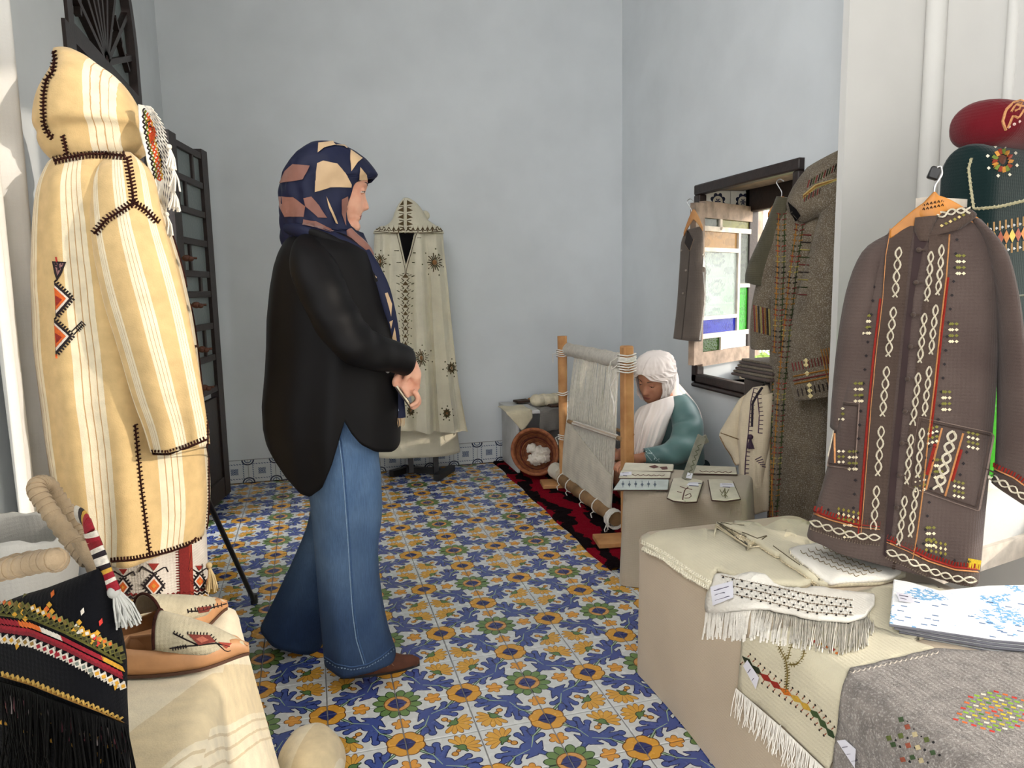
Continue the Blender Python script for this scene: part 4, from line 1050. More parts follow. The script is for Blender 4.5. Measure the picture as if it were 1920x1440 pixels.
# ------------------------------------------------------------------ people
M_skin = mat('skin', C(222, 172, 146), .5, .35, .05, 20, .06, 300, col2=C(206, 146, 122), sss=.12)
M_skin2 = mat('skin_deeper', C(196, 142, 112), .5, .35, .05, 20, .06, 300, col2=C(176, 120, 96), sss=.1)  # deeper skin tone for the seated weaver
HEAD = [(.115,.000,.000,-.02,.012), (.108,.035,.035,-.055,.04), (.092,.062,.062,-.083,.06), (.065,.083,.083,-.1,.073), (.04,.091,.091,-.106,.077), (.02,.093,.0945,-.106,.077), (.004,.087,.090,-.104,.076), (-.012,.084,.095,-.100,.075), (-.028,.084,.105,-.095,.073), (-.040,.084,.1105,-.09,.071), (-.047,.084,.106,-.088,.069),
        (-.053,.0845,.091,-.085,.068), (-.064,.0885,.0895,-.08,.064), (-.0715,.0855,.0855,-.075,.061), (-.079,.0885,.0885,-.07,.058), (-.088,.080,.080,-.065,.053), (-.100,.082,.082,-.058,.045), (-.112,.070,.070,-.05,.036), (-.121,.040,.040,-.04,.02)]
def head(mb, O, R, sc=1.0, infl=0.0, cut=None, N=64, M=54):
    """head surface in a frame R (columns forward, left, up); infl swells it to make a scarf shell with the face left open"""
    rows = []
    tab = sorted([(-z, xb, xn, bk, w) for z, xb, xn, bk, w in HEAD])
    for i in range(M):
        zz = -.115+(.236)*i/(M-1); xb, xn, bk, w = interp(tab, zz); z = -zz
        xc = (xb+bk)/2-.005; row = []
        s0 = cut(z) if cut else 0
        for j in range(N + (1 if cut else 0)):
            a = 2*pi*j/N if not cut else s0+(2*pi-2*s0)*j/N
            ca, sa = cos(a), sin(a); lat = (w+infl)*math.copysign(abs(sa)**.92, sa)
            x = xc+(xb+infl-xc)*abs(ca)**.85 if ca >= 0 else xc-(xc-bk+infl)*abs(ca)**.9
            if ca > 0 and not infl:
                x += (xn-xb)*math.exp(-(lat/(.0125+.004*max(0, min(1, (.02-z)/.06))))**2)
                if -.056 < z < -.03: x += .004*math.exp(-((abs(lat)-.013)/.006)**2)*(1-abs(z+.043)/.014)
                x -= .0075*math.exp(-((abs(lat)-.032)/.016)**2-((z-.002)/.013)**2)
                x += .004*math.exp(-((abs(lat)-.033)/.012)**2-((z-.001)/.006)**2)
                if abs(lat) > .024: x -= .006*math.exp(-((z+.072)/.012)**2)*min(1, (abs(lat)-.02)/.01)
                x += .005*math.exp(-((abs(lat)-.045)/.02)**2-((z+.03)/.02)**2)
            row.append(V(O)+R @ V((x, lat, z+infl*.9*(1 if z > .05 else 0)))*sc)
        rows.append(row)
    return mb.grid(rows, not cut, 0, 3 if not cut else 1)
def frame(yaw, pitch, roll=0):
    f = V((cos(yaw)*cos(pitch), sin(yaw)*cos(pitch), -sin(pitch))); l = V((-sin(yaw), cos(yaw), 0)); u = f.cross(l)
    l, u = l*cos(roll)+u*sin(roll), u*cos(roll)-l*sin(roll)
    return Matrix((f, l, u)).transposed()
def eyeset(parent, O, R, tree, sc=1.0, down=.4, skin=None):
    M_scl = mat('eye_white', C(224, 216, 210), .2, .5, .02); M_iris = mat('iris', C(52, 34, 26), .15, .6, .05)
    M_lid = mat('eyelash', C(30, 22, 20), .6)
    for sg in (-1, 1):
        c = V(O)+R @ V((.0715, sg*.032, .002))*sc
        e = MB().ball(c, .0118*sc, 16, 12).build('eye', M_scl, parent)
        d = (R @ V((1, sg*.06, -down*.6))).normalized()
        MB().ball(c+d*.0088*sc, .0046*sc, 12, 8).build('iris', M_iris, e)
        e0 = .22-down*.42
        P = [c+R @ V((cos(t)*cos(e0), sin(t)*cos(e0), sin(e0)-.10*t*t))*(.0129*sc) for t in np.linspace(-1.35, 1.35, 15)]
        MB().tube(P, .0012*sc, 6).build('eyelash', M_lid, parent)
        for nm, lo, hi in (('eyelid', e0, 1.35), ('eyelid', -1.35, e0-.34)):
            rows = []
            for q in range(7):
                el = lo+(hi-lo)*q/6; rows.append([c+R @ V((cos(t)*cos(el), sin(t)*cos(el), sin(el)-.10*t*t*(1 if abs(el-e0) < .5 else .3)))*(.0125*sc) for t in np.linspace(-1.75, 1.75, 18)])
            MB().grid(rows).build(nm, skin, parent)
        B = [V(O)+R @ V((.0915-.010*(t*t)*.6-.006*t, sg*(.016+.028*t), .0235+.006*sin(t*2.2)-.003*t))*sc for t in np.linspace(0, 1, 9)]
        eb = MB(); eb.tube([tree.find_nearest(p)[0]+(tree.find_nearest(p)[1])*.0006 for p in B], [(.0022*sc*(1-.6*k/8), .001) for k in range(9)], 6, up=R @ V((1, 0, 0))); eb.build('eyebrow', M_lid, parent)
def lips(parent, O, R, tree, sc=1.0, col=(150, 66, 68)):
    M_lip = mat('lips', C(*col), .4, .4, .08, 60)
    for z0, z1 in ((-.0655, -.0710), (-.0722, -.0785)):
        rows = []
        for q in range(5):
            row = []
            for t in np.linspace(-1, 1, 15):
                zc = -.0716+(z0+(z1-z0)*q/4+.0716)*(1-abs(t)**2.2)
                p = V(O)+R @ V((.11, t*.023, zc-.001*t*t))*sc; d = -(R @ V((1, 0, 0)))
                h, n, i, ds = tree.ray_cast(p, d); row.append((h or p)-d*.0022*sc*(1-.8*abs(t)))
            rows.append(row)
        MB().grid(rows).build('lip', M_lip, parent)
def flesh(mb, name, m, parent, vox=.0042, sm=4):
    o = mb.build(name, m, parent, uv=False, ang=None)
    r = o.modifiers.new('union', 'REMESH'); r.mode = 'VOXEL'; r.voxel_size = vox; r.use_smooth_shade = True
    k = o.modifiers.new('smooth', 'SMOOTH'); k.iterations = sm; k.factor = .5
    return o
def finger(mb, pts, r=.0085):
    P = smooth_path(pts, 4); K = len(P); mb.tube(P, [r*(1.05-.3*i/(K-1)) for i in range(K)], 10); mb.ball(P[-1], r*.76, 10, 8); return P
def nail(parent, p, d, n):
    pass

# ---- standing visitor
WY = 2.31
w = thing('person', 'standing person in black tunic, wide blue jeans and navy patterned headscarf, hands clasped', 'person', (.08, 2.35, 0))
WR = frame(radians(5), radians(11))
eye_c = aty(682, 362, WY)
WO = eye_c - WR @ V((.086, 0, .001))
b = MB(); head(b, WO, WR)
b.tube([aty(628, 420, WY), aty(640, 455, WY), aty(622, 500, WY)], [.056, .058, .075], 20)      # neck with soft underchin
b.ball(aty(650, 425, WY), (.042, .05, .026), 14, 10)
b.tube([aty(618, 480, WY), aty(615, 560, WY), aty(620, 680, WY), aty(622, 780, WY), aty(640, 820, WY)], [(.09, .10), (.13, .14), (.15, .14), (.15, .14), (.11, .12)], 24, up=(0, 1, 0))
for yy, kx in ((2.23, ((640,800), (648,900), (655,1050), (668,1190), (680,1235))), (2.45, ((640,800), (632,900), (610,1010), (572,1120), (545,1190)))):
    b.tube([aty(x, y, yy+(.05 if yy > 2.4 else 0)*k) for k, (x, y) in enumerate(kx)], [.085, .075, .055, .042, .038], 16)
# arms and hands
b.tube([aty(600, 497, 2.2), aty(628, 565, 2.10), aty(655, 632, 2.085)], [.04, .036, .034], 14); b.tube([aty(655, 632, 2.085), aty(715, 662, 2.11), aty(757, 672, 2.15), aty(771, 689, 2.16)], [.04, .034, .028, (.025, .022)], 16)
b.tube([aty(600, 490, 2.47), aty(650, 590, 2.5), aty(690, 655, 2.46)], [.05, .045, .04], 14); b.tube([aty(690, 655, 2.46), aty(720, 690, 2.34), aty(742, 704, 2.25)], [.038, .03, .024], 14)
# right hand laid over the left
b.tube([aty(768, 684, 2.155), aty(776, 700, 2.165), aty(777, 716, 2.19)], [(.024, .026), (.022, .032), (.015, .030)], 16, up=(0, 1, 0))
for k in range(4):
    dy = .018*k; finger(b, [aty(778-k, 712, 2.165+dy), aty(776-k, 726+k, 2.185+dy), aty(766-k*2, 733+k, 2.20+dy), aty(759-k, 729+k, 2.21+dy)], .0083-.0004*k)
finger(b, [aty(772, 692, 2.15), aty(764, 706, 2.14), aty(757, 716, 2.15)], .009)
# left hand hanging under it round the phone
b.tube([aty(742, 704, 2.25), aty(755, 711, 2.19), aty(768, 722, 2.165), aty(776, 737, 2.165)], [(.022, .026), (.020, .038), (.016, .040), (.012, .038)], 16, up=(0, 1, 0))
for k in range(4):
    Y0 = 2.130+.0205*k; a_, c_ = (0, 4, 2, -3)[k], (-2, 3, 2, -2)[k]
    finger(b, [aty(774, 732, Y0), aty(781+a_*.5, 741+c_, Y0), aty(784+a_*.5, 750+c_, Y0+.002), aty(779+a_*.6, 758+c_, Y0+.006), aty(771+a_*.8, 762+c_, Y0+.008)], .0088)
finger(b, [aty(750, 704, 2.165), aty(742, 710, 2.15), aty(739, 719, 2.15), aty(744, 724, 2.152)], .0092)
body = flesh(b, 'body', M_skin, w, .004, 4)
wt_ = bvh_of(body)
eyeset(w, WO, WR, wt_, 1, .8, M_skin); lips(w, WO, WR, wt_)
# headscarf: cap, throat wrap, tail
M_navy = mat('navy_silk', C(19, 25, 54), .6, .25, .1, 6, .12, 40)
M_tanp = mat('tan_silk', C(196, 166, 128), .55, .4, .12, 10, .12, 40, sheen=.2); M_brnp = mat('brown_silk', C(130, 86, 74), .55, .4, .12, 10, .12, 40, sheen=.2)
HJ = [(265.5,594,612,.012), (268,582,628,.038), (275,570,647,.062), (286,555,668,.084), (300,543,686,.098), (315,535,698,.105), (324,531,705,.107), (330,530,709,.107), (336,528,703,.107), (346,526,698,.107), (360,524,692,.105), (385,523,690,.103), (405,524,684,.101), (420,525,678,.10), (433,526,676,.10), (446,527,682,.102), (460,531,690,.108), (475,546,694,.112), (488,575,695,.098), (497,606,693,.07)]
RIM = [(336,705), (339,696), (343,683), (348,668), (353,661), (360,658), (375,655), (390,651), (405,649), (418,650), (427,655), (433,664), (437,676)]
b = MB(); rows = []
for i in range(70):
    y = 265.5+(497-265.5)*(i/69)**1.05; L_, R_2, d = interp(HJ, y); m_ = (L_+R_2)/2; h_ = (R_2-L_)/2; s0 = 0
    if 336 < y < 437: s0 = math.acos(max(-1, min(1, (interp(RIM, y)[0]-m_)/h_)))
    row = []
    for j in range(91):
        a = s0+(2*pi-2*s0)*j/90; px_ = m_+h_*cos(a); Yv = WY+d*math.copysign(abs(sin(a))**.9, sin(a))
        p = aty(px_, y+ (0), WY); k = (.0035*sin(a*9+y*.05)+.002*sin(a*17-y*.09))*min(1, max(0, (y-280)/60)); row.append(V((p.x+k*cos(a), Yv+k*sin(a), p.z)))
    rows.append(row)
hj = solid(b.grid(rows).build('headscarf', M_navy, w), .003)
b = MB()
pxtube(b, [(540,428,2.27,10,1), (560,432,2.21,13,.9), (590,440,2.185,15,.8), (625,452,2.18,17,.7), (655,466,2.19,16,.7), (682,482,2.22,13,.7), (692,492,2.27,8,.7)], n=18, flat=.7); wrap = b.build('scarf_wrap', M_navy, w)
b = MB(); pxtube(b, [(654,432,2.23,7,.8), (664,446,2.22,10,.7), (680,462,2.22,11,.7), (692,478,2.235,10,.7), (690,492,2.25,8,.7)], n=16); wrap2 = b.build('scarf_wrap', M_brnp, w)
b = MB(); pxtube(b, [(684,470,2.22,9,.5), (698,500,2.2,13,.4), (716,536,2.185,13,.35), (728,576,2.18,12,.35), (737,620,2.19,11,.35), (742,670,2.2,11,.35), (744,720,2.2,11,.35), (747,760,2.2,12,.35), (749,784,2.2,12,.3)], n=18, M=50)
tail = b.build('scarf_tail', M_navy, w)
Z = lambda *q: [(440+x/3, 240+y/3) for x, y in q]
s = Stitch(hj, wrap, eps=.0034)
for c, q in ((M_tanp, ((472,88), (560,77), (640,100), (560,100), (505,113), (468,142))), (M_tanp, ((650,125), (716,172), (690,195), (656,245), (648,180))), (M_tanp, ((465,200), (500,186), (575,202), (630,262), (656,318), (654,334), (540,334), (452,360), (456,300))),
             (M_tanp, ((704,222), (740,262), (748,300), (700,312), (690,300), (697,290))), (M_brnp, ((330,206), (425,213), (385,290), (256,312), (285,245))), (M_brnp, ((252,386), (330,390), (400,440), (388,500), (285,500), (256,440))), (M_brnp, ((390,396), (430,386), (480,440), (520,505), (470,505), (400,440))),
             (M_brnp, ((385,514), (455,525), (560,575), (540,588), (450,562), (382,548))), (M_brnp, ((600,402), (634,384), (640,430), (622,480), (624,550), (600,480))), (M_tanp, ((515,385), (535,430), (580,540), (565,535), (530,450)))):
    s.poly(c, Z(*q), 8)
s.build('scarf_print', w)
s = Stitch(tail, wrap2, eps=.001)
for c, q in ((M_tanp, ((655,640), (690,668), (680,676), (660,660))), (M_tanp, ((715,770), (735,772), (800,840), (795,850), (760,820))), (M_tanp, ((845,930), (860,925), (885,990), (880,1060), (868,1010))), (M_tanp, ((870,1090), (890,1080), (880,1130))), (M_tanp, ((884,1190), (900,1120), (912,1200)))): s.poly(c, Z(*q), 8)
s.poly(M_tanp, [(736,716), (742,718), (743,732), (736,732)], 8); s.poly(mat('pale_blue_silk', C(150, 170, 196), .5), [(735,748), (742,750), (748,770), (738,776)], 8)
s.build('scarf_print', w)
fringe('scarf_fringe', M_tanp, [aty(738+k*1.6, 784, 2.19) for k in range(14)], .025, w, .0009)
# tunic
M_tunic = mat('black_satin', C(9, 8, 11), .6, .18, .2, 5, .05, 30)
JK = [(428,566,632,.075), (438,548,652,.10), (452,533,672,.155), (475,521,692,.195), (500,513,704,.205), (540,506,720,.21), (600,500,738,.215), (650,499,748,.22), (700,496,751,.225), (760,490,752,.23), (800,492,750,.23), (850,503,748,.225), (900,520,744,.22)]
HEM = [(470,790), (492,812), (505,838), (522,872), (545,897), (562,900), (588,883), (612,845), (628,805), (640,766), (650,786), (668,808), (695,823), (725,829), (746,826), (760,815)]
b = MB(); rows = []; NJ = 128
for i in range(54):
    t = i/53; row = []
    for j in range(NJ):
        a = 2*pi*j/NJ; L_, R_2, d = interp(JK, 800); xb_ = (L_+R_2)/2-(R_2-L_)/2*cos(a); yh = interp(HEM, xb_)[0]
        y = 428+(yh-428)*t; L_, R_2, d = interp(JK, y); m_, h_ = (L_+R_2)/2, (R_2-L_)/2
        k = 1+.02*t*sin(7*a+1+3*t)+.018*t*sin(11*a+2*t+2); p = aty(m_-h_*cos(a)*(1+(k-1)*.3), y, WY); row.append(V((p.x, WY-d*math.copysign(abs(sin(a))**.85, sin(a))*k+.004*nz(p, 7, 3), p.z)))
    rows.append(row)
tun = solid(b.grid(rows, True).build('tunic', M_tunic, w), .004)
b = MB(); pxtube(b, [(606,452,2.25,26,.5), (590,474,2.165,42,.6), (592,510,2.09,50,.78), (610,555,2.055,50,.8), (634,603,2.04,50,.78), (664,640,2.04,47,.75), (698,658,2.06,40,.75), (730,666,2.10,33,.8), (760,676,2.145,30,.85)], n=32, M=40, caps=0)
for k, p in enumerate(b.v):
    t = k//32/39; a = 2*pi*(k % 32)/32; q = V(p); b.v[k] = tuple(q+V((.3, -1, .4))*(.0035*sin(14*t*pi+2*sin(a))*(1 if .3 < t < .75 else .3)))
sl1 = solid(b.build('sleeve', M_tunic, w), .004)
b = MB(); pxtube(b, [(590,474,2.44,36,.6), (622,540,2.52,46,.8), (668,620,2.5,44,.75), (706,672,2.42,36,.75), (736,694,2.31,26,.8)], n=24, M=24, caps=0); solid(b.build('sleeve', M_tunic, w), .004)
b = MB(); pxtube(b, [(560,432,2.2,9,.6), (600,442,2.165,10,.6), (640,462,2.16,10,.6), (676,492,2.19,9,.6), (704,530,2.185,8,.5)], n=14); b.build('collar', M_tunic, w)
MB().ball(aty(727, 696, 2.09), (.006, .003, .006), 8, 6).build('cuff_button', mat('cuff_button', C(120, 120, 120), .3, .5), w)
# jeans
def denim():
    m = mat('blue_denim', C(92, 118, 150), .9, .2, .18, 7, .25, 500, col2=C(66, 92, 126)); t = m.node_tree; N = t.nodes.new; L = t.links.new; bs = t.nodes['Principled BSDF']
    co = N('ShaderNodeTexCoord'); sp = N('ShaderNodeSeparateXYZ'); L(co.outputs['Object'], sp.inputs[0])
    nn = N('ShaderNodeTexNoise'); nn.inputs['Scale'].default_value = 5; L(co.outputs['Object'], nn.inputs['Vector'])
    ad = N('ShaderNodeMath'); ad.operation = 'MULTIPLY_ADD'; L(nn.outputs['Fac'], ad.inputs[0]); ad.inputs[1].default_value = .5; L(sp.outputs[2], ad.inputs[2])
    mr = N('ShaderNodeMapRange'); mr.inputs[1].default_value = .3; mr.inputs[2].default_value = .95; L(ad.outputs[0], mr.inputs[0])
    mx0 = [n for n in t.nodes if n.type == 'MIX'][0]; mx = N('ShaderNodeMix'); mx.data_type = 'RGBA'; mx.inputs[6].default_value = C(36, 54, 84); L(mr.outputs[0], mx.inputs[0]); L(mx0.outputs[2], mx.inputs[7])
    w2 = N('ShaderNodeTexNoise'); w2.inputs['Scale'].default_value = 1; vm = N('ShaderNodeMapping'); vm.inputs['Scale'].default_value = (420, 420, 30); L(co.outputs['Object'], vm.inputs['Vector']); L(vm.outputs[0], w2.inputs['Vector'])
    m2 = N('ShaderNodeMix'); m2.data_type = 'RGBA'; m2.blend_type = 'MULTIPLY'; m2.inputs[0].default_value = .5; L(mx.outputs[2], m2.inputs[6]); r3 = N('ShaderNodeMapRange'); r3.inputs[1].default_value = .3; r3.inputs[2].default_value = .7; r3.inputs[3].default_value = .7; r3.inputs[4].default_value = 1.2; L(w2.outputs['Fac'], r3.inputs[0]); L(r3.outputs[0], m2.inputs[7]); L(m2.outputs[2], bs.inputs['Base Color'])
    return m
M_den = denim()
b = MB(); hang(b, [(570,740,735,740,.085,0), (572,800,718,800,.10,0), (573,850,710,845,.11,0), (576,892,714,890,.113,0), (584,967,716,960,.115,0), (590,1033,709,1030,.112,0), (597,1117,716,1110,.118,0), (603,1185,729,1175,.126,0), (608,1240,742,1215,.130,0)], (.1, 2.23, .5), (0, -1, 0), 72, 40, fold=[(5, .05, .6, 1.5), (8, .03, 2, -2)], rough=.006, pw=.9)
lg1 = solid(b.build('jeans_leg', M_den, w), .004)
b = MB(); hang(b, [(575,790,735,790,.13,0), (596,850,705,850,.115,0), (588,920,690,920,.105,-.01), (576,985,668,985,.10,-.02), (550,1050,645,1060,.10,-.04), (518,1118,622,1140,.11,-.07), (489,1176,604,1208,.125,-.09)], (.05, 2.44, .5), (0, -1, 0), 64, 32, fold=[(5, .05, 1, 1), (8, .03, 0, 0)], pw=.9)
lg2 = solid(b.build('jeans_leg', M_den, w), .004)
s = Stitch(lg1, eps=.0015)
SE = [(634,815), (641,870), (646,930), (652,1010), (656,1080), (661,1150), (668,1200), (682,1245)]
s.line((150, 176, 204), 1.6, SE); s.line((70, 98, 140), 2.2, [(x+4, y) for x, y in SE])
s.ticks((140, 164, 190), [(609,1236), (630,1250), (660,1256), (690,1250), (715,1236), (738,1217)], 6, -1.2, .4, 3.5); s.line((60, 88, 130), 2, [(609,1231), (630,1245), (660,1251), (690,1245), (715,1231), (737,1212)])
s.build('seam_stitching', w)
M_shoe = mat('brown_suede', C(92, 54, 38), .75, .3, .15, 30, .2, 200)
def shoe(heel, toe, nm):
    h, t = V(heel), V(toe); ax = (t-h).normalized(); L = (t-h).length; sd = V((0, 0, 1)).cross(ax); rows = []
    for i in range(24):
        u = i/23; wv = .040*max(0, sin(pi*(.22+.78*u)))**.6 if u > .1 else .034*(u/.1)**.5; wv = max(wv, .003); hh = (.085-.055*min(1, max(0, (u-.25)/.55)))*(1 if u < .9 else (1-(u-.9)*5)) + .006
        rows.append([h+ax*(L*u)+sd*(wv*cos(a)*(1 if sin(a) < .3 else .9))+V((0, 0, .004+hh*max(0, sin(a))**.9)) for a in np.linspace(-.2, pi+.2, 18)])
    o = MB().grid(rows, True, 0, 3).build(nm, M_shoe, w); b = MB(); b.grid([[h+ax*(L*i/11)+sd*(sg*max(.004, .041*max(0, sin(pi*(.22+.78*i/11)))**.6))+V((0, 0, z)) for sg, z in ((-1, .008), (-1, 0), (1, 0), (1, .008))] for i in range(12)], True, 0, 3); b.build('shoe_sole', M_blk, o); return o
t_ = atz(787, 1247, 0); sh1 = shoe(t_+V((-.25, .02, 0)), t_, 'shoe')
s = Stitch(sh1, eps=.001); s.line((150, 110, 84), 1.6, [(727,1237), (738,1248)]); s.line((150, 110, 84), 1.6, [(738,1238), (726,1250)]); s.line((70, 40, 30), 1.4, [(700,1262), (716,1245), (724,1230)]); s.build('shoe_stitching', w)
t2 = atz(602, 1205, 0)+V((.07, .06, 0)); shoe(t2+V((-.24, .04, 0)), t2, 'shoe')
# phone
A, B_ = aty(744, 722, 2.165), aty(769, 757, 2.165); ax = (B_-A).normalized(); dpt = V((.12, 1, .1)).normalized(); n_ = ax.cross(dpt).normalized()
ph = thing('smartphone', 'smartphone with a shiny pale edge held in the standing visitor\'s hand', 'phone', (A+B_)/2)
M_ = Matrix((ax, dpt, n_)).transposed().to_4x4(); M_.translation = (A+B_)/2
o = MB().box((-.039, -.02, -.0042), (.039, .125, .0042), 0, M_).build('case', mat('phone_edge', C(214, 202, 178), .2, .6, .05, metal=.8), ph); bevel(o, .003)
o = MB().box((-.036, -.017, .0042), (.036, .122, .0047), 0, M_).build('screen', mat('phone_screen', C(14, 14, 18), .1, .6, .02), ph, smooth=False)
o = MB().box((-.039, -.021, -.0062), (.039, .126, -.0042), 0, M_).build('back_cover', mat('phone_cover', C(40, 24, 26), .4), ph, smooth=False)

# ---- seated weaver
v = thing('person', 'seated person in white headscarf and teal blouse working behind the loom', 'person', (1.78, 3.45, .02))
VY = 3.42
VR = frame(radians(-150), radians(20), radians(-8)); VO = aty(1207, 736, 3.38) - VR @ V((.105, 0, -.03))
b = MB(); head(b, VO, VR)
nk = aty(1243, 752, 3.5); b.tube([VO-VR @ V((.03, 0, .04)), nk, aty(1262, 790, 3.52)], [.055, .06, .1], 18)
b.tube([aty(1258, 770, 3.52), aty(1262, 820, 3.53), aty(1268, 880, 3.55), aty(1270, 930, 3.55)], [(.12, .1), (.15, .13), (.16, .15), (.17, .17)], 20, up=(0, 1, 0))
b.tube([aty(1272, 768, 3.36), aty(1284, 815, 3.27), aty(1276, 848, 3.24)], [.05, .045, .04], 14); b.tube([aty(1276, 848, 3.24), aty(1235, 856, 3.22), aty(1203, 858, 3.22)], [.04, .034, .026], 14)
b.tube([aty(1235, 780, 3.68), aty(1205, 830, 3.66), aty(1185, 850, 3.6)], [.05, .045, .04], 14); b.tube([aty(1185, 850, 3.6), aty(1175, 852, 3.5), aty(1168, 850, 3.45)], [.036, .03, .026], 14)
hx = aty(1203, 858, 3.22); b.tube([hx, hx+V((-.045, -.01, -.01)), hx+V((-.085, -.015, -.02))], [(.024, .022), (.022, .036), (.015, .036)], 14)
for k in range(4): c = hx+V((-.08, -.045+.021*k, -.02)); finger(b, [c, c+V((-.03, 0, .0)), c+V((-.052-.004*(k in (1, 2)), 0, -.016)), c+V((-.056, .002, -.034))], .0085)
finger(b, [hx+V((-.03, .03, 0)), hx+V((-.06, .045, .01)), hx+V((-.085, .04, .005))], .009)
hy = aty(1168, 846, 3.45); b.tube([hy, hy+V((-.035, -.03, -.01)), hy+V((-.06, -.05, -.02))], [(.024, .022), (.022, .034), (.015, .034)], 14)
for k in range(4): c = hy+V((-.055, -.07+.02*k, -.02+.004*k)); finger(b, [c, c+V((-.028, -.008, .0)), c+V((-.048, -.012, -.016)), c+V((-.05, -.01, -.034))], .0085)
finger(b, [hy+V((-.02, .03, 0)), hy+V((-.045, .045, .01)), hy+V((-.07, .04, .0))], .009)
for sg, yy in ((-1, 3.28), (1, 3.78)): b.tube([(1.86, 3.53+sg*.1, .13), (1.64, yy, .14), (1.62, 3.53+sg*.02, .07)], [.09, .075, .05], 14)
vb = flesh(b, 'body', M_skin2, v, .0055, 4); vt = bvh_of(vb)
eyeset(v, VO, VR, vt, 1, .9, M_skin2); lips(v, VO, VR, vt, 1, (150, 84, 78))
M_wsc = mat('white_crepe', C(238, 228, 222), .8, .25, .05, 8, .15, 60, sheen=.2)
def vcut(z):
    if z > .052 or z < -.118: return .0
    return 1.02*min(1, (.052-z)/.03)**.5
b = MB(); head(b, VO, VR, 1.0, .02, vcut, 100, 60)
for k, p in enumerate(b.v):
    r_, j = divmod(k, 101); a = 2*pi*j/100; q = V(p); b.v[k] = tuple(q+(q-VO).normalized()*((.0032*sin(j*.75+r_*.16)+.0022*sin(j*1.5-r_*.33)+.0016*sin(j*2.3+r_*.5))*min(1, r_/10)))
hs_ = solid(b.build('headscarf', M_wsc, v), .003)
b = MB(); pxtube(b, [(1246,692,3.5,20,.9), (1254,712,3.52,19,.9), (1256,735,3.53,18,.9), (1262,752,3.53,24,.9)], n=24, M=14)
b2 = MB(); hang(b2, [(1200,764,1262,742,.10,0), (1191,775,1263,766,.125,0), (1187,790,1252,795,.14,.02), (1185,822,1240,828,.14,.03), (1184,850,1224,858,.13,.03), (1184,880,1210,886,.10,.02)], (1.66, 3.4, .7), VR @ V((1, .4, .6)), 140, 36, fold=[(13, .09, 0, 2), (21, .06, 1, -2), (33, .03, 0, 1)], caps=0)
b2.add(b.v, b.f); solid(b2.build('scarf_drape', M_wsc, v), .003)
b = MB(); b.ball(aty(1249, 706, 3.47), (.05, .06, .062), 18, 12); hang(b, [(1244,716,1272,718,.05,0), (1262,738,1298,748,.08,0), (1276,756,1312,770,.085,0), (1292,776,1319,796,.06,0), (1302,796,1318,806,.03,0)], (1.9, 3.62, .7), (-.4, -.9, .2), 40, 18, fold=[(7, .08, 0, 1)], caps=3); b.build('scarf_drape', M_wsc, v)
M_teal = mat('teal_silk', C(88, 122, 120), .5, .4, .12, 6, .1, 20, sheen=.2, col2=C(68, 100, 100)); M_dteal = mat('dark_teal_skirt', C(30, 44, 50), .8, .2, .2, 6, .15, 30)
b = MB(); hang(b, [(1232,742,1286,738,.09,0), (1222,760,1306,760,.14,0), (1214,790,1316,790,.165,0), (1212,830,1319,830,.175,0), (1208,880,1322,880,.19,0), (1204,930,1324,930,.2,0)], (1.85, 3.55, .5), (-.45, -.9, 0), 60, 26, fold=[(6, .05, 1, 1)], caps=3); solid(b.build('blouse', M_teal, v), .003)
b = MB(); pxtube(b, [(1272,752,3.40,20,.8), (1284,778,3.32,27,.85), (1290,806,3.27,30,.85), (1282,834,3.22,29,.85), (1260,850,3.19,24,.85), (1232,854,3.19,18,.85), (1208,855,3.2,15,.85)], n=32, M=44, caps=0)
for k, p in enumerate(b.v):
    t = k//32/43; a = 2*pi*(k % 32)/32; q = V(p); b.v[k] = tuple(q+V((-.3, -1, .5))*(.006*sin(26*t+2.2*sin(a+1))*(1 if .25 < t < .85 else .3)))
vs_ = solid(b.build('sleeve', M_teal, v), .003)
s = Stitch(vs_, eps=.0015); LB = (170, 190, 192); s.line(LB, 1.6, [(1203,842), (1222,864)]); s.line(LB, 1.6, [(1214,840), (1236,866)])
for k in range(9): s.dot(LB, 1212+k*2.6+rnd.uniform(-3, 3), 846+k*2+rnd.uniform(-4, 4), 1.5)
s.build('cuff_embroidery_stitching', v)
b = MB(); pxtube(b, [(1228,770,3.66,20,.8), (1205,815,3.68,24,.8), (1186,846,3.6,20,.8), (1172,850,3.48,14,.8)], n=22, M=20, caps=0); solid(b.build('sleeve', M_teal, v), .003)
b = MB(); hang(b, [(1206,870,1330,868,.18,0), (1190,910,1345,905,.27,0.02), (1180,950,1352,945,.32,.04), (1176,975,1356,970,.33,.05)], (1.8, 3.55, .2), (-.45, -.9, 0), 60, 14, fold=[(7, .05, 1, 1)], caps=3)
for k, p in enumerate(b.v): b.v[k] = (p[0], p[1], max(p[2], .024))
b.build('skirt', M_dteal, v)
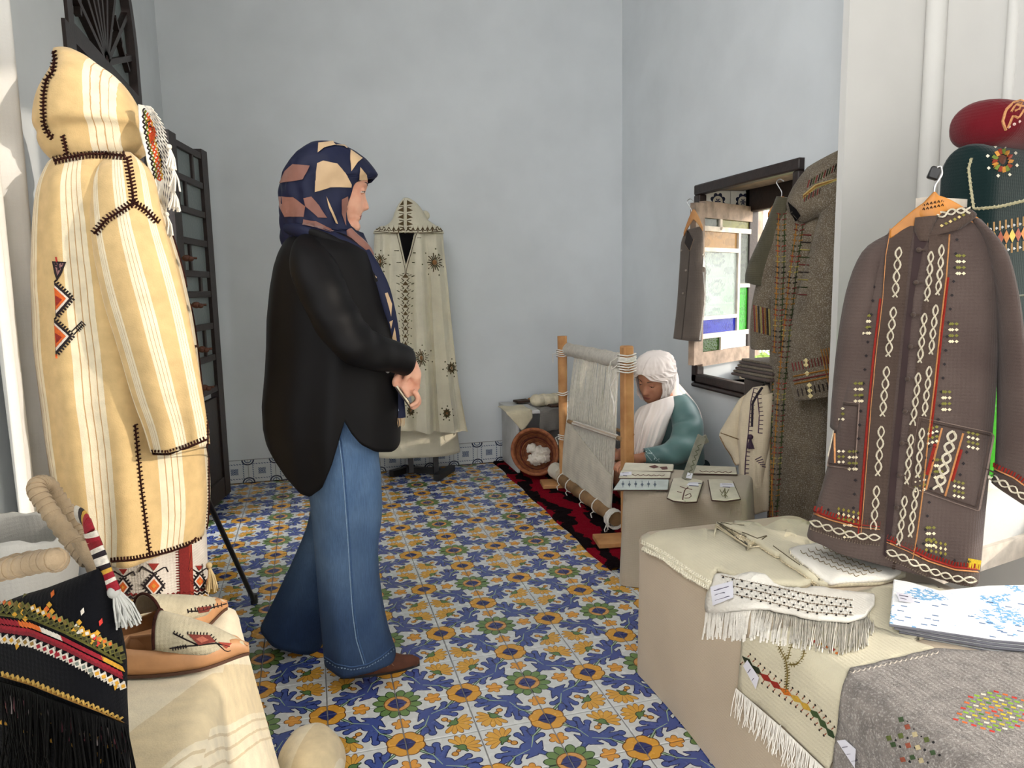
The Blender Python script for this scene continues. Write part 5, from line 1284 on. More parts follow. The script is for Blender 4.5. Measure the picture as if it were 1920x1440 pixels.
# ------------------------------------------------------------------ rug, loom, basket, bench
M_rug = None
def rug_mat():
    m, t, b = newmat('red_pile'); N = t.nodes.new; L = t.links.new; X.T = t
    co = N('ShaderNodeTexCoord'); sp = N('ShaderNodeSeparateXYZ'); L(co.outputs['Object'], sp.inputs[0])
    no = N('ShaderNodeTexNoise'); no.inputs['Scale'].default_value = 9; no.inputs['Detail'].default_value = 5; L(co.outputs['Object'], no.inputs['Vector'])
    n = X(no.outputs['Fac']); x = X(sp.outputs[0]); y = X(sp.outputs[1])
    w = X.op('SINE', (x+n*.22)*34.0+X.op('SINE', y*9.0)*1.2)
    base = xmixc(C(126, 10, 30), C(20, 12, 15), X.op('GREATER_THAN', w+n*.6+X.op('GREATER_THAN', x, -.2)*.5, .55))
    base = xmixc(base, C(24, 16, 20), X.op('LESS_THAN', x+n*.02, -.465))
    n2 = N('ShaderNodeTexNoise'); n2.inputs['Scale'].default_value = 130; L(co.outputs['Object'], n2.inputs['Vector'])
    base = xmixc(base, C(150, 22, 44), X.op('MULTIPLY', X.op('GREATER_THAN', X(n2.outputs['Fac']), .62), X.op('LESS_THAN', w, .4)*.6))
    L(base.k, b.inputs['Base Color']); b.inputs['Roughness'].default_value = 1; b.inputs['Specular IOR Level'].default_value = .05; b.inputs['Sheen Weight'].default_value = .0
    bp = N('ShaderNodeBump'); bp.inputs['Strength'].default_value = .9; bp.inputs['Distance'].default_value = .012; L(n2.outputs['Fac'], bp.inputs['Height']); L(bp.outputs[0], b.inputs['Normal']); return m
b = MB(); rows = []
for i in range(90):
    y = 2.78+2.05*i/89; row = [V((1.175+.006*sin(y*14), y, .0))]
    for j in range(44):
        x = 1.18+.93*j/43; row.append(V((x+.006*sin(y*14)*(j < 3), y, .013+.004*nz((x, y, 0), 22)+.004*nz((x, y, 0), 60))))
    row.append(V((2.112, y, 0))); rows.append(row)
rug = tag(b.grid(rows).build('rug', rug_mat()), 'red and black shaggy rug running along the floor under the loom', 'rug')

M_pine = mat('pole_wood', C(190, 142, 92), .6, .3, .2, 12, .15, 60, col2=C(158, 108, 64))
M_pine2 = mat('beam_wood', C(150, 118, 82), .65, .3, .25, 12, .2, 60)
M_warp = mat('warp_cotton', C(244, 241, 232), .9, .2, .08, 60, .1, 200)
M_woven = weave('woven_wool', C(208, 200, 182), .95, .12, 10, 150, .5)
def thin(m):
    t = m.node_tree; b = t.nodes['Principled BSDF']; tr_ = t.nodes.new('ShaderNodeBsdfTranslucent'); mx = t.nodes.new('ShaderNodeMixShader'); o = [n for n in t.nodes if n.type == 'OUTPUT_MATERIAL'][0]
    t.links.new(b.inputs['Base Color'].links[0].from_socket, tr_.inputs[0]); mx.inputs[0].default_value = .55
    t.links.new(b.outputs[0], mx.inputs[1]); t.links.new(tr_.outputs[0], mx.inputs[2]); t.links.new(mx.outputs[0], o.inputs[0])
thin(M_warp)
M_string = mat('white_string', C(226, 222, 212), .9, .2, .1, 40)
LX = 1.41
loom = thing('loom', 'upright wooden loom strung with white warp threads on the red rug', 'loom', (LX, 3.6, .016))
L0t, L0b = atx(1054, 630, LX), atx(1057, 874, LX); L1t, L1b = atx(1175, 648, LX), atx(1177, 900, LX)
L0b = V((LX, L0b.y, .03)); L1b = V((LX, L1b.y, .03))
b = MB(); b.tube([L0b, L0b+(L0t-L0b)*.3, L0b+(L0t-L0b)*.36, L0t], [.026, .027, .025, .028], 14); pa = b.build('post', M_pine, loom)
b = MB(); b.bar(L1b, L1t, .058, .05, (1, 0, 0)); pb = bevel(b.build('post', M_pine, loom), .008)
BT0, BT1 = atx(1058, 654, LX+.03), atx(1172, 678, LX+.03)
MB().tube([BT0+(BT0-BT1)*.04, BT1+(BT1-BT0)*.03], .02, 12).build('warp_beam', M_pine2, loom)
b = MB(); K = 40
b.tube([BT0+(BT1-BT0)*(i/K) for i in range(K+1)], [.037+.002*sin(i*2.3)+.002*sin(i*.7) for i in range(K+1)], 16); wr = b.build('wound_warp', M_warp, loom)
BB0, BB1 = atx(1046, 880, LX), atx(1156, 980, LX); BB0.z = max(BB0.z, .07); BB1.z = .065; BB0 = V((LX-.01, BB0.y, .07)); BB1 = V((LX-.01, BB1.y-.02, .07))
b = MB(); b.tube([BB0+(BB1-BB0)*(i/20) for i in range(21)], [.036+.003*sin(i*1.7) for i in range(21)], 14); b.build('cloth_beam', M_pine2, loom)
b = MB(); b.tube([BB0+V((.0, .02, .02)), BB0+(BB1-BB0)*.12+V((0, 0, .02))], [.05, .046], 12); b.build('rolled_cloth', M_woven, loom)
# threads from beam to beam
W0, W1 = atx(1078, 668, LX+.02), atx(1160, 690, LX+.02); Q0, Q1 = BB0+(BB1-BB0)*.10, BB0+(BB1-BB0)*.93
b = MB(); n_ = 104
for i in range(n_):
    t = i/(n_-1); p, q = W0+(W1-W0)*t+V((rnd.uniform(-.004, .004), 0, 0)), Q0+(Q1-Q0)*t+V((0, 0, .03)); mid = p+(q-p)*.42+V((.004 if i % 2 else -.004, rnd.uniform(-.002, .002), 0))
    b.tube([p, mid, q], .0026, 5, caps=0)
o = b.build('warp_threads', M_warp, loom); o['kind'] = 'stuff'
# finished cloth at the bottom, with its sloping beat-up line
rows = []
for i in range(26):
    v_ = i/25; row = []
    for j in range(40):
        t = j/39; top = .46-.06*t; s_ = 1-top*(1-v_) if False else (1-(1-v_)*top*(.55+.45*(1-abs(t-.1))))
        p, q = W0+(W1-W0)*t, Q0+(Q1-Q0)*t+V((0, 0, .03)); row.append(p+(q-p)*s_+V((-.0045, 0, 0)))
    rows.append(row)
solid(MB().grid(rows).build('woven_cloth', M_woven, loom), .008, 0)
H0, H1 = atx(1066, 790, LX-.02), atx(1168, 824, LX-.02)
b = MB(); b.tube([H0, H1], .011, 10); b.build('heddle_rod', M_pine2, loom)
b = MB()
for i in range(44):
    p = H0+(H1-H0)*(.12+.8*i/43); b.tube([p+V((0, 0, .013)), p+V((-.013, 0, 0)), p+V((0, 0, -.013)), p+V((.013, .004, 0)), p+V((0, .008, .013))], .0026, 5)
b.build('heddle_string_binding', M_string, loom)['kind'] = 'stuff'
H0b, H1b = H0+V((.05, 0, .02)), H1+V((.05, 0, .02)); MB().tube([H0b, H1b], .009, 8).build('shed_rod', M_pine2, loom)
def tie(p, r, nloop=5, tails=2, ln=.07, axis=(0, 0, 1)):
    b = MB(); ax = V(axis).normalized(); e = ax.orthogonal().normalized(); f = ax.cross(e)
    b.tube([p+e*(r*cos(a))+f*(r*sin(a))+ax*(.012*(a/(2*pi)-nloop/2)+.003*sin(a*3)) for a in np.linspace(0, 2*pi*nloop, nloop*12)], .0034, 6)
    for k in range(tails):
        d = V((rnd.uniform(-.5, .3), rnd.uniform(-.6, .6), -1)).normalized()*ln; s_ = p+e*r*cos(k*2)+f*r*sin(k*2); b.tube([s_, s_+d*.4+V((-.012, .01, .012)), s_+d], .003, 6)
    b.build('string_tie', M_string, loom)
tie(L0t+(L0b-L0t)*.11, .034, 4, 2, .06); tie(L1t+(L1b-L1t)*.1, .043, 6, 4, .12); tie(L0b+(L0t-L0b)*.62, .031, 2, 1, .12); tie(L0b+(L0t-L0b)*.33, .031, 3, 3, .06); tie(L1t+(L1b-L1t)*.06, .042, 3, 2, .09)
for t in (.15, .3, .55, .75, .97): tie(BB0+(BB1-BB0)*t, .041, 1, 2, .06, BB1-BB0)
tie(BB1+V((-.01, 0, 0)), .046, 5, 4, .10, BB1-BB0)
b = MB(); b.tube([L1t+V((-.03, .03, -.13)), L1t+V((-.06, .05, -.2)), L1t+V((-.045, .05, -.27)), L1t+V((-.05, .03, -.33)), L1t+V((-.03, .045, -.22)), L1t+V((-.04, .03, -.12))], .004, 6); b.build('string_hank', M_string, loom)
b = MB(); b.tube([H0+V((0, .02, 0)), L0b+(L0t-L0b)*.62+V((.03, 0, 0))], .003, 6); b.build('string_tie', M_string, loom)
for c, d in ((atz(1048, 905, .03), V((.10, -.08, 0))), (atz(1158, 1010, .03), V((.05, -.06, 0)))):
    o = MB().bar(c-V((.11, 0, 0)), c+V((.08, -.03, 0)), .14, .024).build('foot_board', M_pine, loom); bevel(o, .004)

M_white = mat('painted_board', C(206, 206, 204), .6, .3, .1, 8, .1, 40)
bench = thing('bench', 'low white open-fronted bench against the back wall, cloths draped on top', 'bench', (1.46, 4.64, 0))
bx0, bx1, by0, by1, bz = 1.235, 1.66, 4.44, 4.82, .40
bx('top', (bx0-.02, by0-.02, bz), (bx1+.02, by1, bz+.025), M_white, bench); bx('side_panel', (bx0, by0, .018), (bx0+.02, by1, bz), M_white, bench); bx('side_panel', (bx1-.02, by0, .018), (bx1, by1, bz), M_white, bench); bx('back_panel', (bx0+.02, by1-.02, .018), (bx1-.02, by1, bz), M_white, bench)
bx('shelf', (bx0+.02, by0+.02, .06), (bx1-.02, by1-.02, .08), M_white, bench)
def clothfold(name, label, m, x0, x1, drop, y0, yb, dropL=0, cat='cloth', zt=bz+.025, group=None, tri=False):
    rows = []; n = 30
    for i in range(n):
        u = i/(n-1); x = x0+(x1-x0)*u; row = []; dr = drop*(1-abs(u-.6)/.6*.9 if tri else 1+.06*sin(u*7))
        for j in range(26):
            v_ = j/25; L = (yb-y0)+dr; s_ = L*v_
            if s_ < yb-y0: row.append(V((x, yb-s_, zt+.006+.003*sin(u*9+v_*5))))
            else: row.append(V((x+.004*sin(s_*30), y0-.012-.008*sin(u*11)*min(1, (s_-(yb-y0))*8), zt+.004-(s_-(yb-y0)))))
        rows.append(row)
    return tag(solid(MB().grid(rows).build(name, m), .004), label, cat, group)
clothfold('draped_cloth', 'ivory cloth hanging in a point over the bench corner, left of the grey cloth', weave('ivory_cloth', C(206, 196, 168), .95, .1, 10), 1.16, 1.33, .13, by0-.022, 4.62, tri=True)
clothfold('draped_cloth', 'grey wool cloth hanging over the front edge of the white bench', weave('grey_cloth', C(120, 116, 110), .95, .1, 10), 1.38, 1.545, .145, by0-.022, 4.66)
b = MB()
for k in range(5): b.ball((1.47+.035*k-.06, 4.53+.012*sin(k*2), bz+.07), (.055, .06, .04), 16, 10)
for k, p in enumerate(b.v): q = V(p); b.v[k] = tuple(q+V((0, 0, 1))*.006*nz(q, 30))
tag(b.build('wool_skein', mat('raw_wool', C(214, 204, 178), .95, .1, .12, 30, .5, 90)), 'cream wool skein lying on top of the white bench', 'wool')
M_card = mat('carder_wood', C(64, 46, 36), .6, .3, .2, 20)
for (x, y, a, lab) in ((1.40, 4.72, .2, 'dark wooden wool carder behind the cream skein on the bench'), (1.56, 4.47, .05, 'dark wooden wool carder with pale handle before the skein on the bench'), (1.585, 4.70, .6, 'dark wool carder tilted up against the wall on the bench')):
    t = thing('wool_carder', lab, 'tool', (x, y, bz+.032), 'wool carders on the bench'); M_ = Matrix.Rotation(a, 4, 'Z'); M_.translation = V((x, y, bz+.034))
    bevel(MB().box((-.10, -.04, 0), (.0, .04, .016), 0, M_).build('paddle', M_card, t), .004); MB().tube([M_ @ V((0, 0, .012)), M_ @ V((.06, 0, .014)), M_ @ V((.12, 0, .013))], [.012, .014, .011], 10).build('handle', M_pine, t)

# wicker basket of fleece tipped against the bench
M_wick = mat('wicker', C(156, 96, 58), .6, .3, .3, 40, .3, 120, col2=C(112, 58, 36)); M_wick2 = mat('wicker_red', C(120, 54, 40), .6, .3, .3, 40)
bk = thing('wicker_basket', 'round coiled wicker basket tipped on its side against the white bench', 'basket', (1.29, 4.33, .02))
n_ = V((-.34, -.86, .30)).normalized(); e = n_.orthogonal().normalized(); f = n_.cross(e); c0 = aty(1003, 847, 4.28); R0 = .135
for k in range(11):
    t = k/10; r = R0*(1-.40*t**2.2); d = -.15*t; cc_ = c0+n_*d
    b = MB(); b.tube([cc_+e*(r*cos(a))+f*(r*sin(a)*1.08) for a in np.linspace(0, 2*pi, 49)], .0088 if k else .012, 8, caps=0); b.build('coil', M_wick2 if k in (1, 4, 8) else M_wick, bk)
b = MB(); b.ball(c0-n_*.152, (R0*.62, R0*.62, .006), 20, 6, 0, Matrix((e, f, n_)).transposed()); b.build('basket_bottom', M_wick, bk)
b = MB()
for a in np.linspace(0, 2*pi, 37)[:-1]:
    b.tube([c0+n_*(-.15*t)+(e*cos(a+.3*t)+f*(sin(a+.3*t)*1.08))*(R0*(1-.40*t**2.2)+.008) for t in np.linspace(0, 1, 6)], .0024, 5)
b.build('wicker_weave', M_wick2, bk)['kind'] = 'stuff'
M_fle = mat('fleece', C(226, 218, 204), .95, .1, .1, 20, .6, 60, sheen=.3)
b = MB()
for k in range(11):
    a = rnd.uniform(0, 2*pi); r = .05*rnd.random()**.5; p = c0-n_*(.055+.02*rnd.random())+e*(r*cos(a))*1.0+f*(r*sin(a))+V((.01, 0, -.045+.05*(k/10))); o0 = len(b.v)
    b.ball(p, (.03+.012*rnd.random(), .03, .026), 18, 12)
    for i in range(o0, len(b.v)): q = V(b.v[i]); b.v[i] = tuple(q+(q-p)*.6*nz(q, 55, k))
tag(b.build('fleece', M_fle), 'white raw fleece heaped inside the tipped wicker basket', 'wool', kind='stuff')

# ------------------------------------------------------------------ second goods table: small box under a beige cloth
M_beige = weave('beige_cotton', C(176, 164, 146), .95, .06, 5, 260, .25)
pc = [atz(x, y, .40) for x, y in ((1166, 916), (1400, 936), (1384, 876), (1182, 872))]
u_ = (pc[1]-pc[0]); t2w = u_.length; u_.normalize(); v2 = V((-u_.y, u_.x, 0)); t2d = (pc[3]-pc[0]).dot(v2)
b = MB(); drapebox(b, 0, t2w, 0, t2d, .40, .022, .022, .006, 5, 96, 1, zb=.003, M=14, ph=1)
b.v = [tuple(V((pc[0].x, pc[0].y, 0))+u_*p[0]+v2*p[1]+V((0, 0, p[2]))) for p in b.v]
T2 = tag(b.build('draped_box', M_beige), 'small box table under a plain beige cloth beside the loom, pouches on top', 'table')
tr2 = bvh_of(T2)
def flat(name, label, cat, px, z, th, m, group=None, dz=0, bev=.004):
    P = [atz(x, y, z) for x, y in px]; n = len(P); b = MB(); b.add([p for p in P]+[p+V((0, 0, th)) for p in P], [tuple(range(n))[::-1], tuple(range(n, 2*n))]+[(i, (i+1) % n, (i+1) % n+n, i+n) for i in range(n)])
    o = b.build(name, m); bevel(o, bev, 3); return tag(o, label, cat, group)
M_pch = weave('pouch_linen', C(206, 200, 180), .95, .08, 20, 300, .3); M_pchb = weave('pouch_blue_grey', C(190, 198, 196), .95, .08, 20, 300, .3); M_edge = mat('pouch_edge', C(70, 48, 40), .8)
M_lab = mat('paper_label', C(222, 222, 232), .6, .3, .04); M_ink = (96, 92, 110)
ZB = .404
def pouch(name, label, px, z, th, m, ink, lab=None, group='glasses pouches on the beige box table'):
    root = thing(name, label, 'pouch', sum((atz(x, y, z) for x, y in px), V())/len(px), group)
    P = [atz(x, y, z) for x, y in px]; n = len(P); b = MB(); b.add(P+[p+V((0, 0, th)) for p in P], [tuple(range(n))[::-1], tuple(range(n, 2*n))]+[(i, (i+1) % n, (i+1) % n+n, i+n) for i in range(n)])
    o = bevel(b.build('pouch_body', m, root), .004, 3); b = MB(); Q = [p+V((0, 0, th*.35)) for p in P]; b.tube(Q+[Q[0]], .0028, 6); b.build('binding', M_edge, root)
    s = Stitch(o, eps=.0012); ink(s); s.build('embroidery_stitching', root)
    if lab: q = Stitch(o, eps=.002); q.poly(M_lab, lab, 12); lx = [p[0] for p in lab]; ly = [p[1] for p in lab]; q.line(M_ink, .8, [(min(lx)+4, sum(ly)/4-2), (max(lx)-4, sum(ly)/4-1)], e=.0006); q.line(M_ink, .8, [(min(lx)+5, sum(ly)/4+3), (max(lx)-8, sum(ly)/4+4)], e=.0006); q.build('price_label', root)
    return root
BRN = (92, 52, 44)
pouch('glasses_pouch', 'cream pouch with brown blotch, rearmost of the three at the box table left side', [(1166,885), (1262,886), (1263,874), (1172,871)], ZB, .010, M_pch, lambda s: (s.poly(BRN, [(1216,875), (1228,872), (1236,876), (1226,879)], 6), s.poly(BRN, [(1236,876), (1250,875), (1252,880), (1242,881)], 6)))
pouch('glasses_pouch', 'narrow cream pouch with brown rim between the two other pouches at left', [(1160,899), (1256,899), (1258,889), (1164,886)], ZB, .010, M_pch, lambda s: s.zig(BRN, [(1186,891), (1250,892)], 5, 1.5, 1.4), [(1163,893), (1163,887), (1184,885), (1184,891)])
def blue_ink(s):
    for k in range(6): s.dia((84, 96, 110), 1168+k*12, 908+(k % 2), 3, 3.5); s.line((84, 96, 110), 1, [(1168+k*12, 902), (1168+k*12, 914)])
pouch('glasses_pouch', 'pale blue-grey pouch with small dark motifs at the box table front left', [(1150,921), (1252,921), (1254,903), (1163,902)], ZB, .010, M_pchb, blue_ink)
pouch('glasses_pouch', 'long cream pouch lying along the box table back right edge', [(1300,890), (1382,892), (1380,879), (1302,876)], ZB, .010, M_pch, lambda s: s.zig(BRN, [(1312,884), (1372,886)], 6, 1.5, 1.3))
def scroll(s):
    s.line(BRN, 2.2, [(1279,943), (1281,930), (1284,918), (1290,914)]); s.line(BRN, 1.6, [(1284,930), (1294,925), (1297,930), (1290,935), (1283,934)]); s.line(BRN, 1.6, [(1275,912), (1284,916), (1298,918)]); s.line(BRN, 1.6, [(1270,922), (1278,924)])
pouch('glasses_pouch', 'flat pouch with brown scroll embroidery and white label, overhanging the box front', [(1251,936), (1262,941), (1285,944), (1306,943), (1318,905), (1290,898), (1262,900)], ZB+.002, .009, M_pch, scroll, [(1287,911), (1292,905), (1319,905), (1316,912)])
pouch('glasses_pouch', 'flat pouch with green sprig and white label at the box front right', [(1335,940), (1360,942), (1388,938), (1374,905), (1352,902), (1328,902)], ZB+.002, .009, M_pch, lambda s: (s.line((120, 118, 80), 2, [(1360,934), (1359,915)]), s.zig((120, 118, 80), [(1350,922), (1368,922)], 4, 4, 1.4), s.zig((120, 118, 80), [(1352,929), (1366,929)], 4, 3, 1.4)), [(1350,914), (1350,907), (1375,907), (1377,914)])
# upright embroidered strap leaning on the box
A, B_ = atz(1286, 900, ZB+.012), aty(1316, 818, atz(1286, 900, ZB).y+.10)
t = thing('embroidered_strap', 'stiff grey embroidered strap leaning upright from the pouches on the box table', 'strap', A)
M_gs = weave('grey_felt', C(134, 132, 118), .95, .15, 30, 300, .4)
o = bevel(MB().bar(A, B_, .040, .009, (-.3, -1, .2)).build('strap_body', M_gs, t), .003); d = (B_-A).normalized()
bevel(MB().bar(B_-d*.0, B_+V((.016, .0, -.035)), .038, .009, (-.3, -1, .2)).build('folded_end', M_gs, t), .003)
s = Stitch(o, eps=.001); s.zig((90, 92, 70), [(1291,894), (1312,832)], 5, 3, 1.6); s.poly(M_lab, [(1286,896), (1296,898), (1299,888), (1289,886)], 8); s.build('embroidery_stitching', t)

# ------------------------------------------------------------------ main goods table
M_sheet = weave('cream_sheet', C(190, 174, 152), .95, .05, 4, 260, .2); M_ivory = weave('ivory_shawl', C(208, 200, 174), .95, .07, 8, 200, .35); M_whitec = weave('white_cloth', C(220, 216, 206), .95, .04, 8, 220, .3)
M_felt = weave('grey_wool_felt', C(136, 129, 123), 1, .2, 40, 160, .6, .15, C(108, 102, 98), .3)
b = MB(); drapebox(b, .928, 1.50, .30, 2.0, .465, .0, .03, .010, 7, 140, 2, zb=.003, M=20, ph=.5)
T1 = tag(b.build('draped_table', M_sheet), 'long low table under a plain cream sheet, shawls and scarves spread on it', 'table')
tr = bvh_of(T1)
E1 = drape('folded_shawl', 'large folded ivory shawl with crocheted border on the far end of the long table', 'shawl', M_ivory, [[(1183,1018), (1204,1000), (1260,985), (1330,977), (1420,990), (1500,1040), (1530,1098), (1500,1112), (1400,1100), (1345,1078), (1336,1112), (1290,1084), (1238,1046)]], tr, eps=.010, th=.018)
s = Stitch(E1, eps=.001)
LACE = (236, 230, 208)
ed = [(1188,1020), (1238,1044), (1290,1080), (1334,1106)]
s.chain(LACE, ed, 9, 3.5, 2.4); s.chain(LACE, [(x+5, y-9) for x, y in ed], 9, 3, 2); s.ticks(LACE, ed, 5, 0, 9, 2.2); s.build('crochet_border_stitching', E1)
tr1b = bvh_of(T1, E1)
E2 = drape('folded_shawl', 'second ivory shawl with a knotted edge folded beneath the hanging brown coat', 'shawl', M_ivory, [[(1330,980), (1400,966), (1500,956), (1530,962), (1560,985), (1600,1035), (1690,1075), (1704,1086), (1640,1102), (1540,1108), (1518,1090), (1460,1052), (1390,1008)]], tr1b, eps=.010, th=.014)
s = Stitch(E2, eps=.0015); ed = [(1334,982), (1392,1008), (1462,1052), (1520,1090), (1540,1104)]
s.chain((214, 200, 168), ed, 9, 3, 2.2); s.ticks((226, 214, 184), ed, 5, 0, 7, 2); s.line((90, 80, 60), 1.8, [(1340,976), (1380,998), (1400,1008)]); s.line((90, 80, 60), 1.8, [(1352,980), (1372,984), (1396,976)]); s.line((90, 80, 60), 1.8, [(1392,998), (1420,1010), (1440,1004), (1428,1012)]); s.line((90, 80, 60), 1.4, [(1450,1024), (1480,1046), (1500,1060)])
s.build('knotted_edge_stitching', E2)
tr2b = bvh_of(T1, E1, E2)
E3 = drape('folded_tablecloth', 'white folded cloth with fine brown embroidery lying on the ivory shawl', 'cloth', M_whitec, [[(1472,1034), (1570,1017), (1640,1040), (1692,1076), (1650,1090), (1548,1097), (1505,1062)]], tr2b, eps=.007, th=.010)
s = Stitch(E3, eps=.001)
for k in range(4): s.zig((128, 112, 80), [(1500+k*14,1034-k*3), (1560+k*14,1062-k*3), (1612+k*14,1082-k*3)], 6, 2.5, 1.4)
s.ticks((226, 218, 196), [(1472,1034), (1505,1062), (1548,1097)], 5, -5, 2, 2); s.build('embroidery_stitching', E3)
# fringed scarf with dotted bands
tr3 = bvh_of(T1, E1, E2, E3)
E4 = drape('fringed_scarf', 'white scarf with dark-dotted bands and long fringe, crossing the long table', 'scarf', M_whitec, [[(1330,1100), (1350,1074), (1420,1082), (1500,1104), (1580,1116), (1640,1124), (1642,1140), (1622,1166), (1590,1178), (1530,1172), (1440,1152), (1328,1150)]], tr1b, eps=.012, th=.008)
s = Stitch(E4, eps=.0015)
for k in range(5):
    p = [(1352+k*3,1080+k*8), (1430+k*2,1096+k*8), (1520,1116+k*8), (1600,1126+k*7)]
    if k in (0, 2, 4): s.line((120, 104, 84), 1.6, p)
    for x, y, tx, ty in along(p, 18, 4+k*6): s.dia((26, 24, 24), x, y+3, 2.6, 2.2)
    s.ticks((240, 238, 230), p, 7, -3, 1, 2)
s.build('dotted_band_stitching', E4)
FR4 = None
def labelcard(name, par, px, tree, lines=3):
    q = Stitch(tree=tree, eps=.004); q.poly(M_lab, px, 14); (x0, y0), (x1, y1), (x2, y2), (x3, y3) = px
    for k in range(lines):
        t = (k+1)/(lines+1); a = (x0+(x3-x0)*t+ (x1-x0)*.15, y0+(y3-y0)*t+(y1-y0)*.15); c = (x0+(x3-x0)*t+(x1-x0)*(.8-.2*(k % 2)), y0+(y3-y0)*t+(y1-y0)*(.8-.2*(k % 2))); q.line(M_ink, 1.4 if k else 2.4, [a, c], 4, .0008)
    return q.build(name, par)
labelcard('price_label', E4, [(1334,1102), (1374,1092), (1377,1122), (1339,1136)], bvh_of(E4))
# runner hanging over the side
E5 = drape('table_runner', 'ivory runner with tree and leaf embroidery hanging over the long table side', 'runner', M_ivory, [[(1394,1196), (1480,1178), (1640,1176), (1760,1222), (1592,1262), (1584,1340), (1560,1448), (1470,1362), (1384,1290), (1390,1240)]], tr, eps=.004, th=.005)
s = Stitch(E5, eps=.001); TG, TB = (112, 96, 44), (70, 60, 30)
for p in ([(1455,1190), (1460,1212), (1474,1238), (1477,1262), (1474,1298)], [(1490,1194), (1484,1212), (1477,1236)], [(1512,1200), (1506,1232), (1494,1246), (1480,1246)]): s.line(TG, 3, p); s.ticks(TG, p, 5, -5, 5, 1.6, 0, 3)
lf_ = [(1398,1236), (1425,1262), (1460,1288), (1496,1312), (1530,1340), (1562,1380)]; lc = [(40, 50, 30), (150, 40, 30), (206, 110, 30), (200, 160, 60), (60, 80, 44), (50, 70, 40)]
A_ = along(lf_, 23, 6)
for i, (x, y, tx, ty) in enumerate(A_): c = lc[min(5, int(i/len(A_)*6))]; s.poly(c, [(x-tx*15, y-ty*15), (x-ty*6, y+tx*6), (x+tx*15, y+ty*15), (x+ty*6, y-tx*6)], 8)
for x, y, tx, ty in along(lf_, 13): 
    for sg in (-1, 1): s.dot((40, 30, 24), x-ty*13*sg, y+tx*13*sg, 2.2); s.line((150, 70, 40), 1.5, [(x-ty*6*sg, y+tx*6*sg), (x-ty*11*sg, y+tx*11*sg)])
for k in range(10): s.dia([(200, 110, 40), (190, 150, 50), (150, 50, 40)][k % 3], 1515+k*6, 1204+k*2.6+(k % 2)*4-6, 4, 3)
s.build('tree_stitching', E5)
rt_ = [s.hit(x, y)[0] for x, y, a, c in along([(1384,1290), (1470,1364), (1556,1446)], 1.9)]
fringe('fringe', M_wyarn, [p+V((-.004, 0, 0)) for p in rt_], .062, E5, .0011, (-.12, 0, -1), .3)
labelcard('price_label', E5, [(1396,1248), (1404,1237), (1426,1270), (1420,1292)], bvh_of(E5), 2)
q = Stitch(T1, E5, E1, eps=.004)
for x, y, tx, ty in along([(1328,1140), (1440,1146), (1530,1166), (1592,1172), (1622,1160), (1640,1128)], 1.5):
    l_ = 44+16*rnd.random(); dx = rnd.uniform(-9, 5); q.line(M_wyarn, 1.5, [(x, y), (x+dx*.4-2, y+l_*.45), (x+dx-3, y+l_)], 9, rnd.uniform(0, .003), .3)
q.build('fringe', E4)
# grey felt throw
E6 = drape('felt_throw', 'grey wool felt throw with coloured cross-stitch at the near end of the long table', 'throw', M_felt, [[(1590,1262), (1760,1222), (1850,1228), (1990,1236), (1990,1520), (1560,1520), (1572,1400), (1580,1330)]], tr, eps=.007, th=.008)
s = Stitch(E6, eps=.0015)
cols = [(206, 60, 50), (230, 120, 60), (90, 140, 50), (220, 200, 60), (236, 226, 206), (150, 190, 60)]
for r in range(9):
    for k in range(13):
        if abs(k-6)+abs(r-4)*1.1 > 7: continue
        x, y = 1772+k*12+r*5, 1318+r*8-k*2.5; c = cols[(abs(k-6)+abs(r-4)+(k*r) % 2) % 6]; s.line(c, 2.6, [(x-5, y-1.5), (x+5, y+1)], 5)
for k, (x, y) in enumerate(((1690,1350), (1702,1364), (1716,1378), (1690,1380), (1676,1396), (1704,1398), (1722,1402), (1738,1388), (1712,1420), (1694,1424), (1728,1426), (1668,1384), (1750,1412))): s.dia([(60, 80, 50), (150, 80, 60), (196, 180, 140), (90, 100, 50)][k % 4], x, y, 7, 6, .5); s.dot((24, 24, 24), x+12, y+4, 2.4)
s.zig((180, 172, 160), [(1594,1262), (1680,1242), (1760,1224)], 5, 2, 1.6); s.build('cross_stitching', E6)
labelcard('price_label', E6, [(1572,1388), (1588,1386), (1608,1404), (1606,1440)], bvh_of(E6), 3)
# blue and white folded scarf
M_bw = None
def bw_mat():
    m = weave('blue_white_scarf', C(238, 240, 240), .95, .03, 8, 220, .35); t = m.node_tree; N = t.nodes.new; L = t.links.new; b = t.nodes['Principled BSDF']; X.T = t
    co = N('ShaderNodeTexCoord'); sp = N('ShaderNodeSeparateXYZ'); L(co.outputs['Object'], sp.inputs[0]); no = N('ShaderNodeTexNoise'); no.inputs['Scale'].default_value = 14; no.inputs['Detail'].default_value = 6; L(co.outputs['Object'], no.inputs['Vector'])
    n2 = N('ShaderNodeTexNoise'); n2.inputs['Scale'].default_value = 120; L(co.outputs['Object'], n2.inputs['Vector'])
    u = X(sp.outputs[0])*.77-X(sp.outputs[1])*.64; e = X.op('GREATER_THAN', X(n2.outputs['Fac'])*.10+X(no.outputs['Fac'])*.05-u*1.0, .205)
    e2 = X.op('MULTIPLY', X.op('GREATER_THAN', X(no.outputs['Fac']), .60), X.op('GREATER_THAN', X(n2.outputs['Fac']), .48))
    base = xmixc(C(238, 240, 240), C(110, 168, 212), X.op('MAXIMUM', e, e2)); L(base.k, b.inputs['Base Color']); return m
M_bw = bw_mat()
sc = [(1666,1196), (1674,1110), (1704,1114), (1760,1130), (1850,1122), (1990,1120), (1990,1238), (1860,1226), (1760,1212)]
bs_ = thing('folded_scarf', 'pale blue and white woven scarf, folded in layers on the long table right side', 'scarf', atz(1780, 1170, .46))
